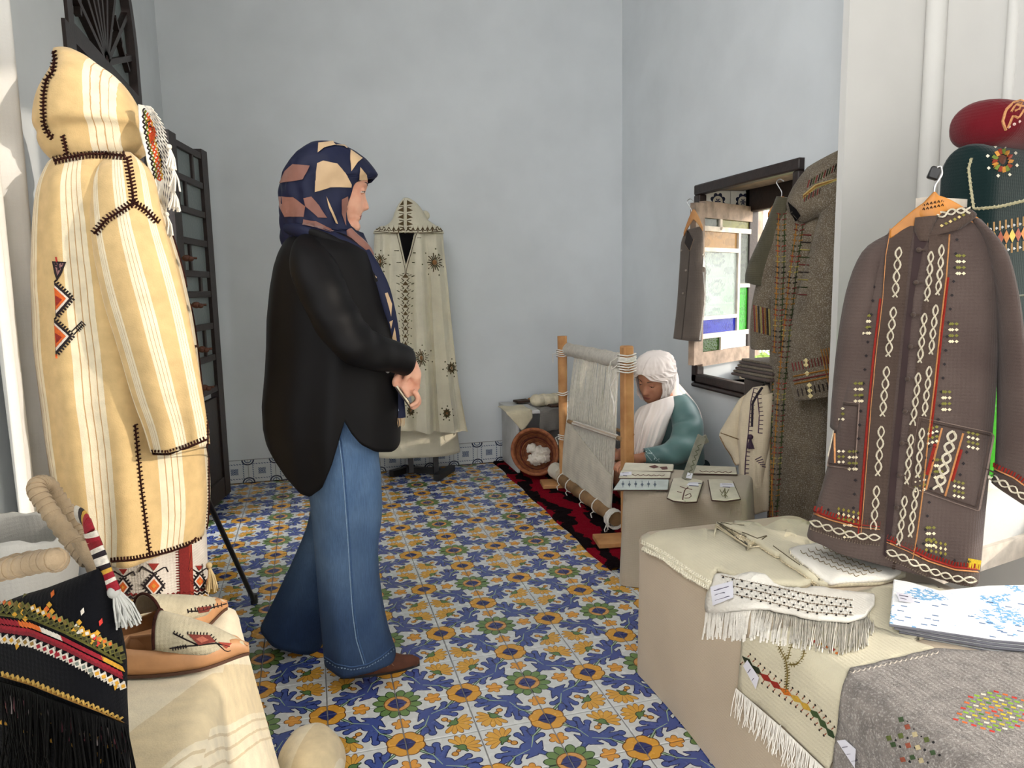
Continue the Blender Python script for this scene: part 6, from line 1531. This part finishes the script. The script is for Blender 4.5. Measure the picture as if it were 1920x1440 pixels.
for k in range(4):
    P = [atz(x+(6*k if i in (0, 1, 8) else 0)*1.6, y, .462) for i, (x, y) in enumerate(sc)]; th = .0065; z = .462+.0085*(3-k); n = len(P); P = [V((p.x, p.y, z+.0015*sin(i*1.7+k))) for i, p in enumerate(P)]
    b = MB(); b.add(P+[p+V((0, 0, th)) for p in P], [tuple(range(n))[::-1], tuple(range(n, 2*n))]+[(i, (i+1) % n, (i+1) % n+n, i+n) for i in range(n)]); o = bevel(b.build('scarf_layer', M_bw, bs_), .003, 3)
    if k == 0: top = o
    b = MB(); b.tube([p+V((0, 0, th*.5)) for p in (P[0], P[8], P[7], P[6])], .0028, 6); b.build('layer_hem', mat('dark_hem', C(110, 110, 118), .9), o)
s = Stitch(top, eps=.001)
for k in range(26): x, y = 1682+rnd.random()*230, 1120+rnd.random()*80; s.line((90, 120, 160), 1.4, [(x, y), (x+12, y+2)], 5)
s.build('woven_fleck_stitching', bs_); labelcard('price_label', bs_, [(1680,1113), (1706,1118), (1716,1134), (1686,1130)], bvh_of(top), 2)
# cream fringed end showing under the blue scarf
E7 = drape('fringed_shawl', 'cream shawl with loose fringed end, under the blue and white scarf', 'shawl', M_ivory, [[(1600,1112), (1700,1092), (1850,1104), (1960,1100), (1960,1130), (1760,1150), (1700,1210), (1668,1212), (1640,1180), (1610,1140)]], tr, eps=.004, th=.005)
q = Stitch(E7, eps=.001); rt_ = [q.hit(x, y)[0] for x, y, a, c in along([(1612,1142), (1640,1180), (1668,1212)], 1.6)]
fringe('fringe', mat('cream_yarn', C(232, 216, 180), .95, .1, .1, 60), rt_*2, .055, E7, .0011, (-.35, -.6, -.05), .4)
E8 = drape('blue_cloth', 'edge of a pale blue cloth at the table end by the open sash', 'cloth', weave('pale_blue_cloth', C(150, 170, 220), .95, .06, 8), [[(1880,1106), (1990,1088), (1990,1118), (1912,1124)]], tr, eps=.012, th=.006)

# ------------------------------------------------------------------ garments hung on the right
M_taupe = weave('taupe_wool', C(86, 74, 69), 1, .08, 6, 240, .4, .1, C(74, 62, 58)); M_taupe2 = weave('brown_wool_band', C(74, 61, 54), 1, .1, 10, 240, .4)
ww = V((1.24, 1.6, .57)); we = V((1.56, 1.38, .46)); tn_ = V((-(we-ww).y*-1, -(we-ww).x, 0)); tn_ = V(((we-ww).y, -(we-ww).x, 0)).normalized()
TPc = (ww+we)/2
tc = thing('embroidered_coat', 'taupe wool coat with white cable embroidery hung on wooden hanger', 'coat', (TPc.x, TPc.y, .48))
b = MB()
hang(b, [(1690,412,1812,398,.02,.01), (1655,450,1850,425,.045,.01), (1632,500,1868,490,.06,.01), (1612,580,1870,600,.065,.01), (1590,700,1866,730,.07,.01), (1566,820,1856,850,.075,.01), (1540,920,1846,960,.08,.01), (1520,980,1838,1056,.085,.01), (1514,1004,1834,1088,.085,.01)], TPc, tn_, 110, 44, fold=[(5, .08, .9, 1), (9, .05, 0, -1)], rough=.004, pw=.8)
# fronts stay joined; their dark gap is painted on further down
tb = solid(b.build('coat_body', M_taupe, tc), .006)
b = MB(); hang(b, [(1662,440,1672,470,.03,.0), (1618,470,1650,540,.05,.0), (1588,540,1640,600,.055,.0), (1570,640,1625,690,.055,-.01), (1560,740,1600,770,.05,-.02), (1556,800,1590,810,.05,-.02)], TPc, tn_, 40, 20, fold=[(3, .06, 0, 0)], caps=1); solid(b.build('sleeve', M_taupe, tc), .005)
b = MB(); hang(b, [(1812,410,1838,412,.03,.02), (1840,450,1884,470,.05,.03), (1862,540,1906,550,.06,.03), (1870,640,1918,640,.065,.03), (1872,760,1932,740,.065,.03), (1868,860,1944,850,.062,.03), (1862,908,1948,960,.06,.03)], TPc, tn_, 48, 26, fold=[(4, .05, 0, 1)], caps=1); tsl = solid(b.build('sleeve', M_taupe, tc), .005)
b = MB(); hang(b, [(1716,408,1760,404,.012,.045), (1714,430,1750,428,.014,.05), (1722,452,1742,452,.01,.055)], TPc, tn_, 24, 8); b.build('collar', M_taupe2, tc)
b = MB(); hang(b, [(1766,398,1812,388,.012,.04), (1744,424,1832,404,.018,.045), (1734,446,1800,430,.018,.05)], TPc, tn_, 24, 10); tcol = b.build('collar', M_taupe2, tc)
M_gap = mat('front_gap_dark', C(44, 26, 26), .7, .3, .1, 20)  # dark gap between the coat fronts, painted on the closed body as a slit
s = Stitch(tb, tsl, tcol, eps=.003)
CB, RD2, OL = (216, 208, 186), (150, 40, 30), (212, 150, 96)
BRd = M_taupe2
s.poly(M_gap, [(1716,425), (1742,440), (1730,470), (1712,560), (1700,700), (1686,840), (1674,980), (1664,1046), (1656,1040), (1668,900), (1684,740), (1698,600), (1712,480)], 10, .0)
# bands either side of the opening
Lp = [(1706,425), (1696,480), (1690,560), (1678,660), (1668,760), (1660,860), (1652,960), (1648,1000)]
Rp = [(1744,440), (1738,520), (1726,620), (1716,720), (1704,820), (1694,920), (1682,1010), (1674,1050)]
def band(path, w0, w1): s.poly(BRd, [(x+w0, y) for x, y in path]+[(x+w1, y) for x, y in path[::-1]], 12, .0004)
band(Lp, -36, 8); band(Rp, -2, 34)
def segchain(path, a0, n, L_, amp):
    q = along(path, 4)
    for k in range(n):
        g = [(p[0], p[1]) for p in q if a0+k*(L_+14) <= p[1] <= a0+k*(L_+14)+L_]
        if len(g) > 4: s.chain(CB, g, 44, amp, 3.2, .002)
segchain([(x-12, y) for x, y in Lp], 462, 5, 98, 6); segchain([(x+4, y) for x, y in Rp], 470, 5, 100, 5); segchain([(x+23, y) for x, y in Rp], 456, 5, 100, 5)
s.line(OL, 2.6, [(x-34, y) for x, y in Lp], 6, .001); s.line(OL, 2.6, [(x+36, y) for x, y in Rp], 6, .001); s.line(RD2, 4.5, [(x-39, y) for x, y in Lp[2:]], 6, .0006); s.line(RD2, 3.5, [(x+40, y) for x, y in Rp[1:5]], 6, .0006)
for p, o in ((Lp, -52), (Rp, 50)):
    for x, y, tx, ty in along(p, 26, 10): s.dia((30, 24, 26), x+o, y, 3.5, 3.2)
    for x, y, tx, ty in along(p, 128, 40):
        for r in range(4):
            for k in range(3): s.dia([(120, 118, 50), (226, 214, 180)][r % 2], x+o*1.02+math.copysign(k*8-2, o), y+r*11, 4, 3.2)
s.ticks((60, 44, 34), [(x-2, y+30) for x, y in Rp[1:]], 5, -3, 3, 2)
# hems
HL = [(1522,982), (1560,996), (1606,1008), (1650,1012)]; HR = [(1662,1036), (1700,1052), (1740,1072), (1790,1088), (1832,1092)]
for h in (HL, HR):
    s.poly(BRd, [(x, y-18) for x, y in h]+[(x, y+9) for x, y in h[::-1]], 10, .0004); s.chain(CB, [(x, y-4) for x, y in h], 44, 6, 3.4, .002); s.line(OL, 2.6, [(x, y-20) for x, y in h], 6, .001); s.line(RD2, 4, [(x, y-25) for x, y in h], 6, .0006)
    s.ticks(RD2, [(x, y-27) for x, y in h], 6, -8, 0, 2.4)
    for x, y, tx, ty in along(h, 26, 8): s.dia((30, 24, 26), x, y-38, 3, 3.4)
    s.ticks((150, 136, 118), [(x, y+8) for x, y in h], 5, -3, 3, 2)
for x0, y0 in ((1574, 972), (1736, 1030)):
    for k in range(5):
        for r in range(3): s.dia([(140, 130, 50), (222, 206, 160)][r % 2], x0+k*9, y0-r*9+k*2, 3, 3.6)
s.ticks((220, 190, 50), [(1812,1072), (1832,1076)], 4, -26, -8, 2.6)
# pockets
PK = [(1722,782), (1862,812), (1834,958), (1702,912)]
for q in (PK, [(1558,752), (1612,756), (1604,880), (1540,872)]):
    p = list(q)+[q[0]]; s.line((140, 122, 112), 1.8, p, 6, .001)
    c = (sum(a[0] for a in q)/4, sum(a[1] for a in q)/4); p2 = [(c[0]+(a[0]-c[0])*.92, c[1]+(a[1]-c[1])*.92) for a in q]; s.line((74, 60, 54), 2, p2+[p2[0]], 6, .0006)
s.chain(CB, [(1786,808), (1776,850), (1766,890), (1756,924)], 42, 9, 4, .002)
for a, c, o in (((1766,802), (1736,918), -1), ((1806,812), (1772,930), 1)):
    s.line(OL, 3, [a, c], 6, .001); s.line(RD2, 5, [(a[0]+(c[0]-a[0])*.26+5*o, a[1]+(c[1]-a[1])*.26), (a[0]+(c[0]-a[0])*.76+5*o, a[1]+(c[1]-a[1])*.76)], 6, .0006)
    for x, y, tx, ty in along([(a[0]+(c[0]-a[0])*.3+16*o, a[1]+(c[1]-a[1])*.3), (a[0]+(c[0]-a[0])*.75+16*o, a[1]+(c[1]-a[1])*.75)], 22): s.dia((30, 24, 26), x, y, 3.5, 3.5)
    for yy in (2, 92):
        for r in range(4):
            for k in range(3): s.dia([(130, 126, 56), (228, 216, 186)][r % 2], a[0]+(c[0]-a[0])*(yy/116)+o*(10+k*8), a[1]+(c[1]-a[1])*(yy/116)+r*9-4+k*2, 3.8, 3.2)
s.chain(CB, [(1558,762), (1552,800), (1552,860)], 36, 5, 3, .002); s.line(OL, 2.4, [(1568,762), (1566,868)], 6, .001)
for yy in (766, 846):
    for r in range(3):
        for k in range(2): s.dia([(228, 216, 186), (130, 126, 56)][r % 2], 1574+k*8, yy+r*10, 3.6, 3)
# cuff
s.poly(BRd, [(1862,880), (1900,902), (1944,936), (1946,962), (1900,930), (1862,906)], 10, .0004); s.chain(CB, [(1858,892), (1900,916), (1944,950)], 40, 6, 3.2, .002); s.line(OL, 2.4, [(1862,878), (1902,896), (1944,928)], 6, .001); s.ticks(RD2, [(1862,876), (1902,894), (1944,926)], 6, -9, 0, 2.4)
s.chain(CB, [(1760,406), (1790,396), (1820,396)], 34, 5, 3, .002)
for k in range(6): s.dia([(200, 180, 120), (140, 130, 60)][k % 2], 1766+k*8, 424-k*4, 3.6, 3)
s.build('cable_embroidery_stitching', tc)
for y in range(470, 1000, 60):
    x = interp([(470,1722), (1000,1676)], y)[0]; p, n = s.hit(x, y, .004); b = MB(); b.ball(p, .006, 8, 6).tube([p, p+V((.012, -.006, 0))], .0025, 6); b.build('knot_button', M_taupe2, tc)
def hanger(name, label, hook, apex, l, r, P, n, wood, letters=False):
    n = V(n).normalized(); h = [atp(x, y, P-n*.0, n) for x, y in hook]; t = thing(name, label, 'hanger', h[-1])
    MB().tube(smooth_path(h, 6), .0022, 8).build('hook', mat('hook_wire', C(190, 190, 190), .3, .6, .05, metal=1), t)
    a, L_, R_4 = (atp(*q, P, n) for q in (apex, l, r)); e = (R_4-L_).normalized(); up = V((0, 0, 1)); rows = []
    for i in range(21):
        u = i/20; c = L_+(R_4-L_)*u+up*((a.z-(L_.z+R_4.z)/2)*(1-abs(2*u-1)**1.3)); w_ = .010+.016*(1-abs(2*u-1)**1.5); rows.append([c+up*w_-n*.006, c+up*w_+n*.006, c-up*w_+n*.006, c-up*w_-n*.006])
    o = bevel(MB().grid(rows, True, 0, 3).build('hanger_arm', wood, t), .003); return t, o
M_hang = mat('hanger_wood', C(196, 128, 50), .45, .4, .15, 14)
hgt, hgo = hanger('coat_hanger', 'varnished wooden hanger inside the taupe embroidered coat', [(1752,372), (1752,352), (1760,338), (1766,326), (1764,312), (1757,314)], (1752,388), (1668,440), (1842,424), TPc+tn_*.035, tn_, M_hang)
b = MB(); hang(b, [(1750,360,1754,360,.008,.035), (1718,396,1780,388,.010,.035), (1722,410,1776,402,.010,.035)], TPc, tn_, 20, 8, caps=3); sh_ = b.build('shoulder_block', M_hang, hgt)
s = Stitch(sh_, eps=.001)
for r in range(2):
    for k in range(6): x, y = 1730+k*7, 384+r*8-k*1.5; s.line((70, 44, 24), 1.6, [(x, y+2), (x+2, y-3), (x+4, y+2)], 3)
s.build('stamped_lettering', hgt)
bevel(MB().bar(atp(1742,322,TPc-tn_*.02,tn_), atp(1762,328,TPc-tn_*.02,tn_), .02, .03).build('clip', M_blk, hgt), .004)

# grey hooded coat on the wall between windows
M_grey = weave('grey_brown_wool', C(104, 93, 76), 1, .12, 14, 220, .5, .1, C(86, 76, 62), .22); M_greyd = weave('dark_grey_wool', C(80, 76, 60), 1, .12, 14, 220, .5, .2)
GP, GN_ = V((2.0, 2.62, 1.0)), V((-.93, -.37, 0)).normalized()
gc = thing('hooded_coat', 'long grey-brown wool hooded coat with coloured embroidery hung beside the window', 'coat', (2.02, 2.66, .22))
b = MB()
hang(b, [(1462,392,1570,360,.03,0), (1440,430,1584,420,.06,0), (1440,520,1584,520,.07,0), (1446,620,1584,620,.075,0), (1450,720,1584,720,.08,0), (1448,830,1582,830,.085,0), (1446,940,1580,930,.09,0), (1444,985,1578,970,.09,0)], GP, GN_, 90, 40, fold=[(6, .10, 0, 1), (9, .06, 1, -1)], rough=.004, pw=.85); gb = solid(b.build('coat_body', M_grey, gc), .006)
b = MB(); hang(b, [(1548,372,1584,300,.03,.04), (1530,440,1584,430,.05,.08), (1502,540,1582,520,.06,.11), (1484,620,1578,600,.06,.12), (1478,680,1572,670,.055,.125), (1488,735,1568,725,.052,.125), (1494,752,1568,742,.05,.125)], GP, GN_, 48, 24, fold=[(4, .06, 0, 1)], caps=1); gs_ = solid(b.build('sleeve', M_grey, gc), .005)
b = MB(); hang(b, [(1458,368,1486,372,.03,.02), (1430,440,1470,440,.04,.02), (1404,500,1446,508,.045,.03), (1400,528,1444,538,.045,.03)], GP, GN_, 36, 20, fold=[(3, .06, 0, 1)], caps=1); gs2 = solid(b.build('sleeve', M_greyd, gc), .005)
b = MB(); hang(b, [(1512,316,1600,270,.02,.02), (1490,350,1600,310,.055,.03), (1478,380,1600,360,.07,.04), (1482,398,1600,390,.06,.045), (1496,408,1590,408,.03,.045)], GP, GN_, 50, 18, fold=[(3, .10, .5, 1)], caps=3); gh = b.build('hood', M_grey, gc)
b = MB(); hang(b, [(1476,384,1600,318,.02,.06), (1484,398,1600,334,.035,.075), (1496,412,1600,356,.03,.075), (1508,418,1600,372,.012,.065)], GP, GN_, 50, 14, fold=[(3, .08, 0, 1)], caps=3); gh2 = b.build('hood_fold', M_grey, gc)
b = MB(); hang(b, [(1446,430,1474,430,.03,.02), (1424,520,1464,520,.045,.02), (1412,580,1460,580,.05,.02), (1410,640,1458,640,.05,.02), (1412,654,1456,656,.048,.02)], GP, GN_, 40, 16, fold=[(4, .08, 0, 1)], caps=1); gfp = solid(b.build('front_panel', M_grey, gc), .005)
b = MB(); hang(b, [(1476,376,1520,392,.012,.06), (1484,390,1510,408,.014,.065), (1492,404,1508,412,.008,.065)], GP, GN_, 20, 8); b.build('collar', M_grey, gc)
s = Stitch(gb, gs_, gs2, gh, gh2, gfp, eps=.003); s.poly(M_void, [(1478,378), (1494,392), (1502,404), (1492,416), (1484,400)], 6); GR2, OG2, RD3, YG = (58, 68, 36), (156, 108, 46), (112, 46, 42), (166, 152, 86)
for p, w_ in (([(1466,400), (1464,500), (1460,600), (1458,660)], 1), ([(1500,420), (1486,520), (1476,620), (1466,720), (1460,820), (1454,920), (1450,970)], 1), ([(1446,700), (1444,800), (1442,900), (1440,970)], .6)):
    s.line(OG2, 2.2, [(x-6*w_, y) for x, y in p]); s.line(GR2, 2, [(x+6*w_, y) for x, y in p])
    for i, (x, y, tx, ty) in enumerate(along(p, 10)):
        c = [RD3, OG2, GR2, (150, 60, 50), YG, (40, 34, 30)][(i//2) % 6]; s.line(c, 2.6, [(x-9*w_, y), (x-2, y+2)], 4); s.line(c, 2.6, [(x+2, y+2), (x+10*w_, y)], 4)
for i, y in enumerate(range(440, 560, 14)): s.line([RD3, (50, 40, 36), YG, GR2][i % 4], 2.4, [(1502-i, y), (1522-i, y+1)], 4)
for a, c, co in (((1488,706), (1568,690), OG2), ((1488,714), (1568,698), RD3), ((1490,720), (1568,704), OG2)): s.line(co, 3, [a, c])
s.ticks(RD3, [(1490,702), (1566,686)], 6, -22, -6, 2); s.ticks((50, 40, 36), [(1494,724), (1566,708)], 8, 6, 20, 2.4); s.ticks(OG2, [(1548,694), (1566,690)], 5, -40, 44, 2.2)
for x, y in ((1514,700), (1518,722), (1512,684), (1512,676), (1519,732), (1520,742)): s.dia((222, 206, 150), x, y, 5, 5)
for k in range(3): s.line([YG, OG2, (200, 180, 120)][k], 2.2, [(1506,372-k*3), (1530,352-k*3), (1558,342-k*2), (1580,334)])
for k in range(14): s.line([RD3, (40, 34, 30), GR2][k % 3], 2.2, [(1514+k*5,352-k*3), (1518+k*5,338-k*3)], 4)
for k in range(8): s.line([RD3, (60, 50, 40)][k % 2], 2, [(1508+k*4,378-k*2), (1510+k*4,366-k*2)], 4)
for k in range(8): s.line([RD3, OG2, (40, 34, 30), YG][k % 4], 2.6, [(1414+k*4,572+k), (1416+k*4,622+k)], 6)
s.build('embroidery_stitching', gc)
hanger('coat_hanger', 'pale hanger with white hook holding the grey hooded coat near window', [(1462,378), (1466,362), (1460,350), (1456,342), (1462,336), (1470,340)], (1464,380), (1440,404), (1492,400), GP+GN_*.02, GN_, M_hang)
s_ = MB(); hang(s_, [(1586,1010,1560,1012,.01,0), (1580,1020,1560,1022,.01,0)], GP, GN_, 8, 4)

# stack of folded greys on a dark crate under the coat, and a hanging cream robe
cr0 = atx(1400, 735, 2.03)
crate = thing('dark_crate', 'dark wooden shelf box on the wall under the grey fabric stack', 'shelf', (2.05, 2.90, .62))
YS0, YS1 = 2.72, 2.98
bevel(MB().box((1.93, YS0, .60), (XR, YS1, .77)).build('box', M_dark, crate), .006); bx('top_board', (1.92, YS0-.01, .77), (XR, YS1+.01, .785), M_dark, crate)
for k in range(6):
    o = MB().box((1.87+.008*k, YS0-.02+.006*(k % 2), .787+.013*k), (XR-.005, YS1+.015-.004*k, .787+.013*k+.012)).build('folded_cloth', M_grey if k % 2 else M_taupe); bevel(o, .005, 3)
    tag(o, ['bottom', 'second', 'third', 'fourth', 'fifth', 'topmost'][k]+(' folded grey cloth of the stack' if k else ' folded taupe cloth of the stack')+' on the dark shelf box', 'cloth', 'folded cloths on the shelf box')
M_robe = weave('cream_robe_cloth', C(206, 192, 166), .95, .08, 10, 240, .3)
RP, RN = V((1.93, 2.74, .6)), V((-.85, -.52, 0)).normalized()
rc = thing('hanging_robe', 'cream robe with purple tassels and trim hanging below the folded stack', 'robe', (1.94, 2.74, .16))
b = MB(); hang(b, [(1412,726,1440,722,.02,0), (1392,752,1446,748,.05,0), (1384,800,1448,800,.06,0), (1386,860,1448,860,.065,0), (1392,920,1448,920,.07,0), (1398,960,1448,955,.07,0)], RP, RN, 60, 26, fold=[(7, .14, 0, 1)]); rb_ = solid(b.build('robe_body', M_robe, rc), .004)
b = MB(); hang(b, [(1386,750,1402,738,.02,.01), (1362,790,1392,790,.035,.01), (1350,818,1388,826,.04,.01), (1372,852,1396,846,.035,.01), (1380,872,1398,868,.03,.01)], RP, RN, 30, 14, caps=1); rs_ = solid(b.build('sleeve', M_robe, rc), .004)
b = MB(); hang(b, [(1428,742,1450,736,.02,.03), (1420,800,1446,800,.03,.03), (1408,880,1436,880,.035,.03), (1402,935,1432,930,.035,.03)], RP, RN, 30, 14, fold=[(3, .1, 0, 1)], caps=1); rs2 = solid(b.build('sleeve', M_robe, rc), .004)
s = Stitch(rb_, rs_, rs2, eps=.0025); PU = (84, 62, 84)
for p in ([(1414,728), (1408,752), (1404,800), (1398,860), (1396,900)], [(1420,740), (1424,780), (1422,812)]): s.line(PU, 2, p); s.ticks(PU, p, 8, -8, 0, 1.6)
s.line((120, 96, 64), 2, [(1350,818), (1360,838), (1380,872)]); s.line((120, 96, 64), 2, [(1352,812), (1386,824)])
for k in range(5): s.line(PU, 1.8, [(1416+k*3,862+k*3), (1428+k*2,856+k*5)], 4)
s.line((40, 32, 44), 5, [(1432,722), (1420,740), (1411,756), (1410,800)]); s.build('embroidery_stitching', rc)
b = MB(); p, n = s.hit(1410, 824, .008); b.ball(p+V((0, 0, .012)), .012, 10, 8)
for k in range(24): b.tube([p+V((0, 0, .008)), p+V((rnd.uniform(-.014, .014), rnd.uniform(-.014, .01), -.04))], .0022, 5)
b.build('tassel', mat('purple_silk', C(60, 40, 60), .7), rc)
MB().tube(smooth_path([atp(x, y, RP, RN) for x, y in ((1434,722), (1436,706), (1434,692))], 5), .002, 6).build('hook_wire', M_blk, rc)

# vest on the sash
M_vest = weave('dark_taupe_wool', C(92, 84, 78), 1, .08, 8, 240, .35); M_vlin = mat('vest_lining', C(206, 202, 196), .8)
VP, VN = q_(-.02, .5, .05), V((-.80, -.60, 0)).normalized()
ve = thing('vest', 'dark taupe wool vest with white lining hung on the stained glass sash', 'vest', (VP.x, VP.y, .78))
b = MB(); hang(b, [(1286,432,1316,424,.012,0), (1278,455,1318,446,.03,0), (1276,490,1318,484,.035,0), (1274,525,1322,505,.04,0), (1270,580,1320,560,.042,0), (1264,634,1314,640,.045,0)], VP, VN, 48, 26, fold=[(4, .06, 0, 1)], pw=.85)
vb_ = solid(b.build('vest_body', M_vest, ve), .005)
s = Stitch(vb_, eps=.003)
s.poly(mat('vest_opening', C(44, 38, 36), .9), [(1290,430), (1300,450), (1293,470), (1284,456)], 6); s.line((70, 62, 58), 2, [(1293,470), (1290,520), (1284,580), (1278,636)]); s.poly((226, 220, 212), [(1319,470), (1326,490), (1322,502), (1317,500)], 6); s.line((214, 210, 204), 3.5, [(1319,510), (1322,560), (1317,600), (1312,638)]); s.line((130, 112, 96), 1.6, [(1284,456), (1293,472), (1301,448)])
s.build('trim_stitching', ve)
for x, y in ((1287,507), (1282,550), (1279,470)): p, n = s.hit(x, y, .002); MB().ball(p, .006, 8, 6).build('button', mat('vest_button', C(150, 140, 130), .5), ve)
hanger('vest_hanger', 'small wooden hanger holding the dark vest on the window sash', [(1298,412), (1297,396), (1292,386), (1288,378), (1294,373), (1301,378)], (1298,402), (1282,440), (1318,430), VP+VN*.02, VN, M_pine)
# things on the sill of window 1
o = flat('folded_cloth', 'dark folded cloth on the sill inside the stained glass window', 'cloth', [(1322,703), (1380,706), (1388,698), (1330,688)], .66, .03, M_greyd, None, 0, .01)
o = flat('folded_cloth', 'pale folded cloth beside the dark one on the window sill', 'cloth', [(1386,712), (1400,712), (1402,690), (1390,690)], .66, .05, M_robe, None, 0, .01)

# green and red folded fabrics over sash 2
M_green = weave('dark_green_felt', C(14, 36, 36), .95, .1, 6, 220, .3); M_red = weave('red_felt', C(98, 16, 26), .95, .1, 6, 220, .3)
gp0 = g_(0.0, 0, 0); gu = td; gn = V((td.y, -td.x, 0))      # gn faces the room
def overbar(mb, u0, u1, zt, rad, drop_f, drop_b, th, n=40, lean=.0, uw=0):
    prof = [(-rad-.0, zt-drop_b)] + [(-rad*cos(a), zt-rad+rad*sin(a)) for a in np.linspace(0, pi, 16)] + [(rad+lean*k/6, zt-rad-(drop_f-rad)*k/6) for k in range(1, 7)]
    rows = []
    for i in range(n):
        u = u0+(u1-u0)*i/(n-1); e = min(1, min(i, n-1-i)/2.5)**.5 if uw == 0 else 1
        rows.append([g_(u, 0)+gn*(f*(.75+.25*e))+V((0, 0, zt-(zt-z)*1.0-(1-e)*.012)) for f, z in prof])
    return mb.grid(rows, False, 0, 0) if False else mb.add([p for r in rows for p in r], [(i*len(prof)+j, i*len(prof)+j+1, (i+1)*len(prof)+j+1, (i+1)*len(prof)+j) for i in range(n-1) for j in range(len(prof)-1)]+[tuple(range(len(prof))), tuple((n-1)*len(prof)+j for j in range(len(prof)))]+[(i*len(prof)+len(prof)-1, i*len(prof), (i+1)*len(prof), (i+1)*len(prof)+len(prof)-1) for i in range(n-1)])
b = MB(); overbar(b, .17, .66, 1.575, .075, .64, .25, .02)
gr_ = tag(b.build('green_textile', M_green), 'dark green felt textile with cord border folded over the open sash', 'textile')
s = Stitch(gr_, eps=.003); CR = (190, 184, 150); bd = [(1822,296), (1816,315), (1820,350), (1826,392), (1870,388), (1940,372)]
s.line(CR, 4, bd); s.zig(CR, bd, 4, 3, 2.4)
for k in range(14):
    a = 2*pi*k/14; s.line([(200, 140, 60), (150, 60, 40), (120, 140, 60)][k % 3], 6, [(1878+cos(a)*10, 302+sin(a)*11), (1878+cos(a)*19, 302+sin(a)*22)], 5)
s.dot((90, 50, 36), 1878, 298, 9, 12)
for a in np.linspace(0, 2*pi, 9)[:-1]: s.dia((226, 220, 200), 1878+cos(a+.3)*28, 302+sin(a+.3)*29, 3.5, 3.5)
for k in range(9):
    x = 1852+k*11; c = [(190, 120, 50), (214, 170, 70), (150, 70, 44)][k % 3]; s.dia(c, x, 450-k*2, 6, 13); s.line((190, 150, 100), 1.6, [(x, 436-k*2), (x, 418-k*2)]); s.line((190, 150, 100), 1.6, [(x, 464-k*2), (x, 482-k*2)])
    for yy in (430, 474): s.dot((206, 208, 210), x+5, yy-k*2, 2.4)
s.line((120, 124, 110), 3, [(1890,556), (1940,552)]); s.build('embroidery_stitching', gr_)
P0, P1 = g_(.19, 1.625), g_(.665, 1.64); b = MB(); K = 24; rows = []
for i in range(K+1):
    t = i/K; e = (1-(1-min(1, t*9))**2)**.5 if t < .12 else ((1-(1-min(1, (1-t)*9))**2)**.5 if t > .88 else 1); e = max(e, .05); c = P0+(P1-P0)*t
    rows.append([c+gn*(.105*e*cos(a)*(1 if cos(a) > 0 else .8))+V((0, 0, .066*e*math.copysign(abs(sin(a))**.85, sin(a)))) for a in np.linspace(0, 2*pi, 33)[:-1]])
rd = tag(b.grid(rows, True, 0, 3).build('red_textile', M_red), 'folded dark red felt textile with gold scroll embroidery on the green one', 'textile')
s = Stitch(rd, eps=.002); GO = (206, 150, 100)
s.line(GO, 4, [(1886,244), (1880,228), (1886,206), (1900,192), (1930,184)]); s.line(GO, 3.4, [(1890,240), (1900,216), (1910,222), (1920,206)]); s.line(GO, 3, [(1896,210), (1904,196), (1916,192), (1912,204), (1902,208)]); s.line(GO, 3, [(1904,196), (1918,200), (1930,196)])
for k in range(4): s.dot((220, 190, 180), 1892+k*10, 238-k*5, 2.4)
s.build('scroll_stitching', rd)
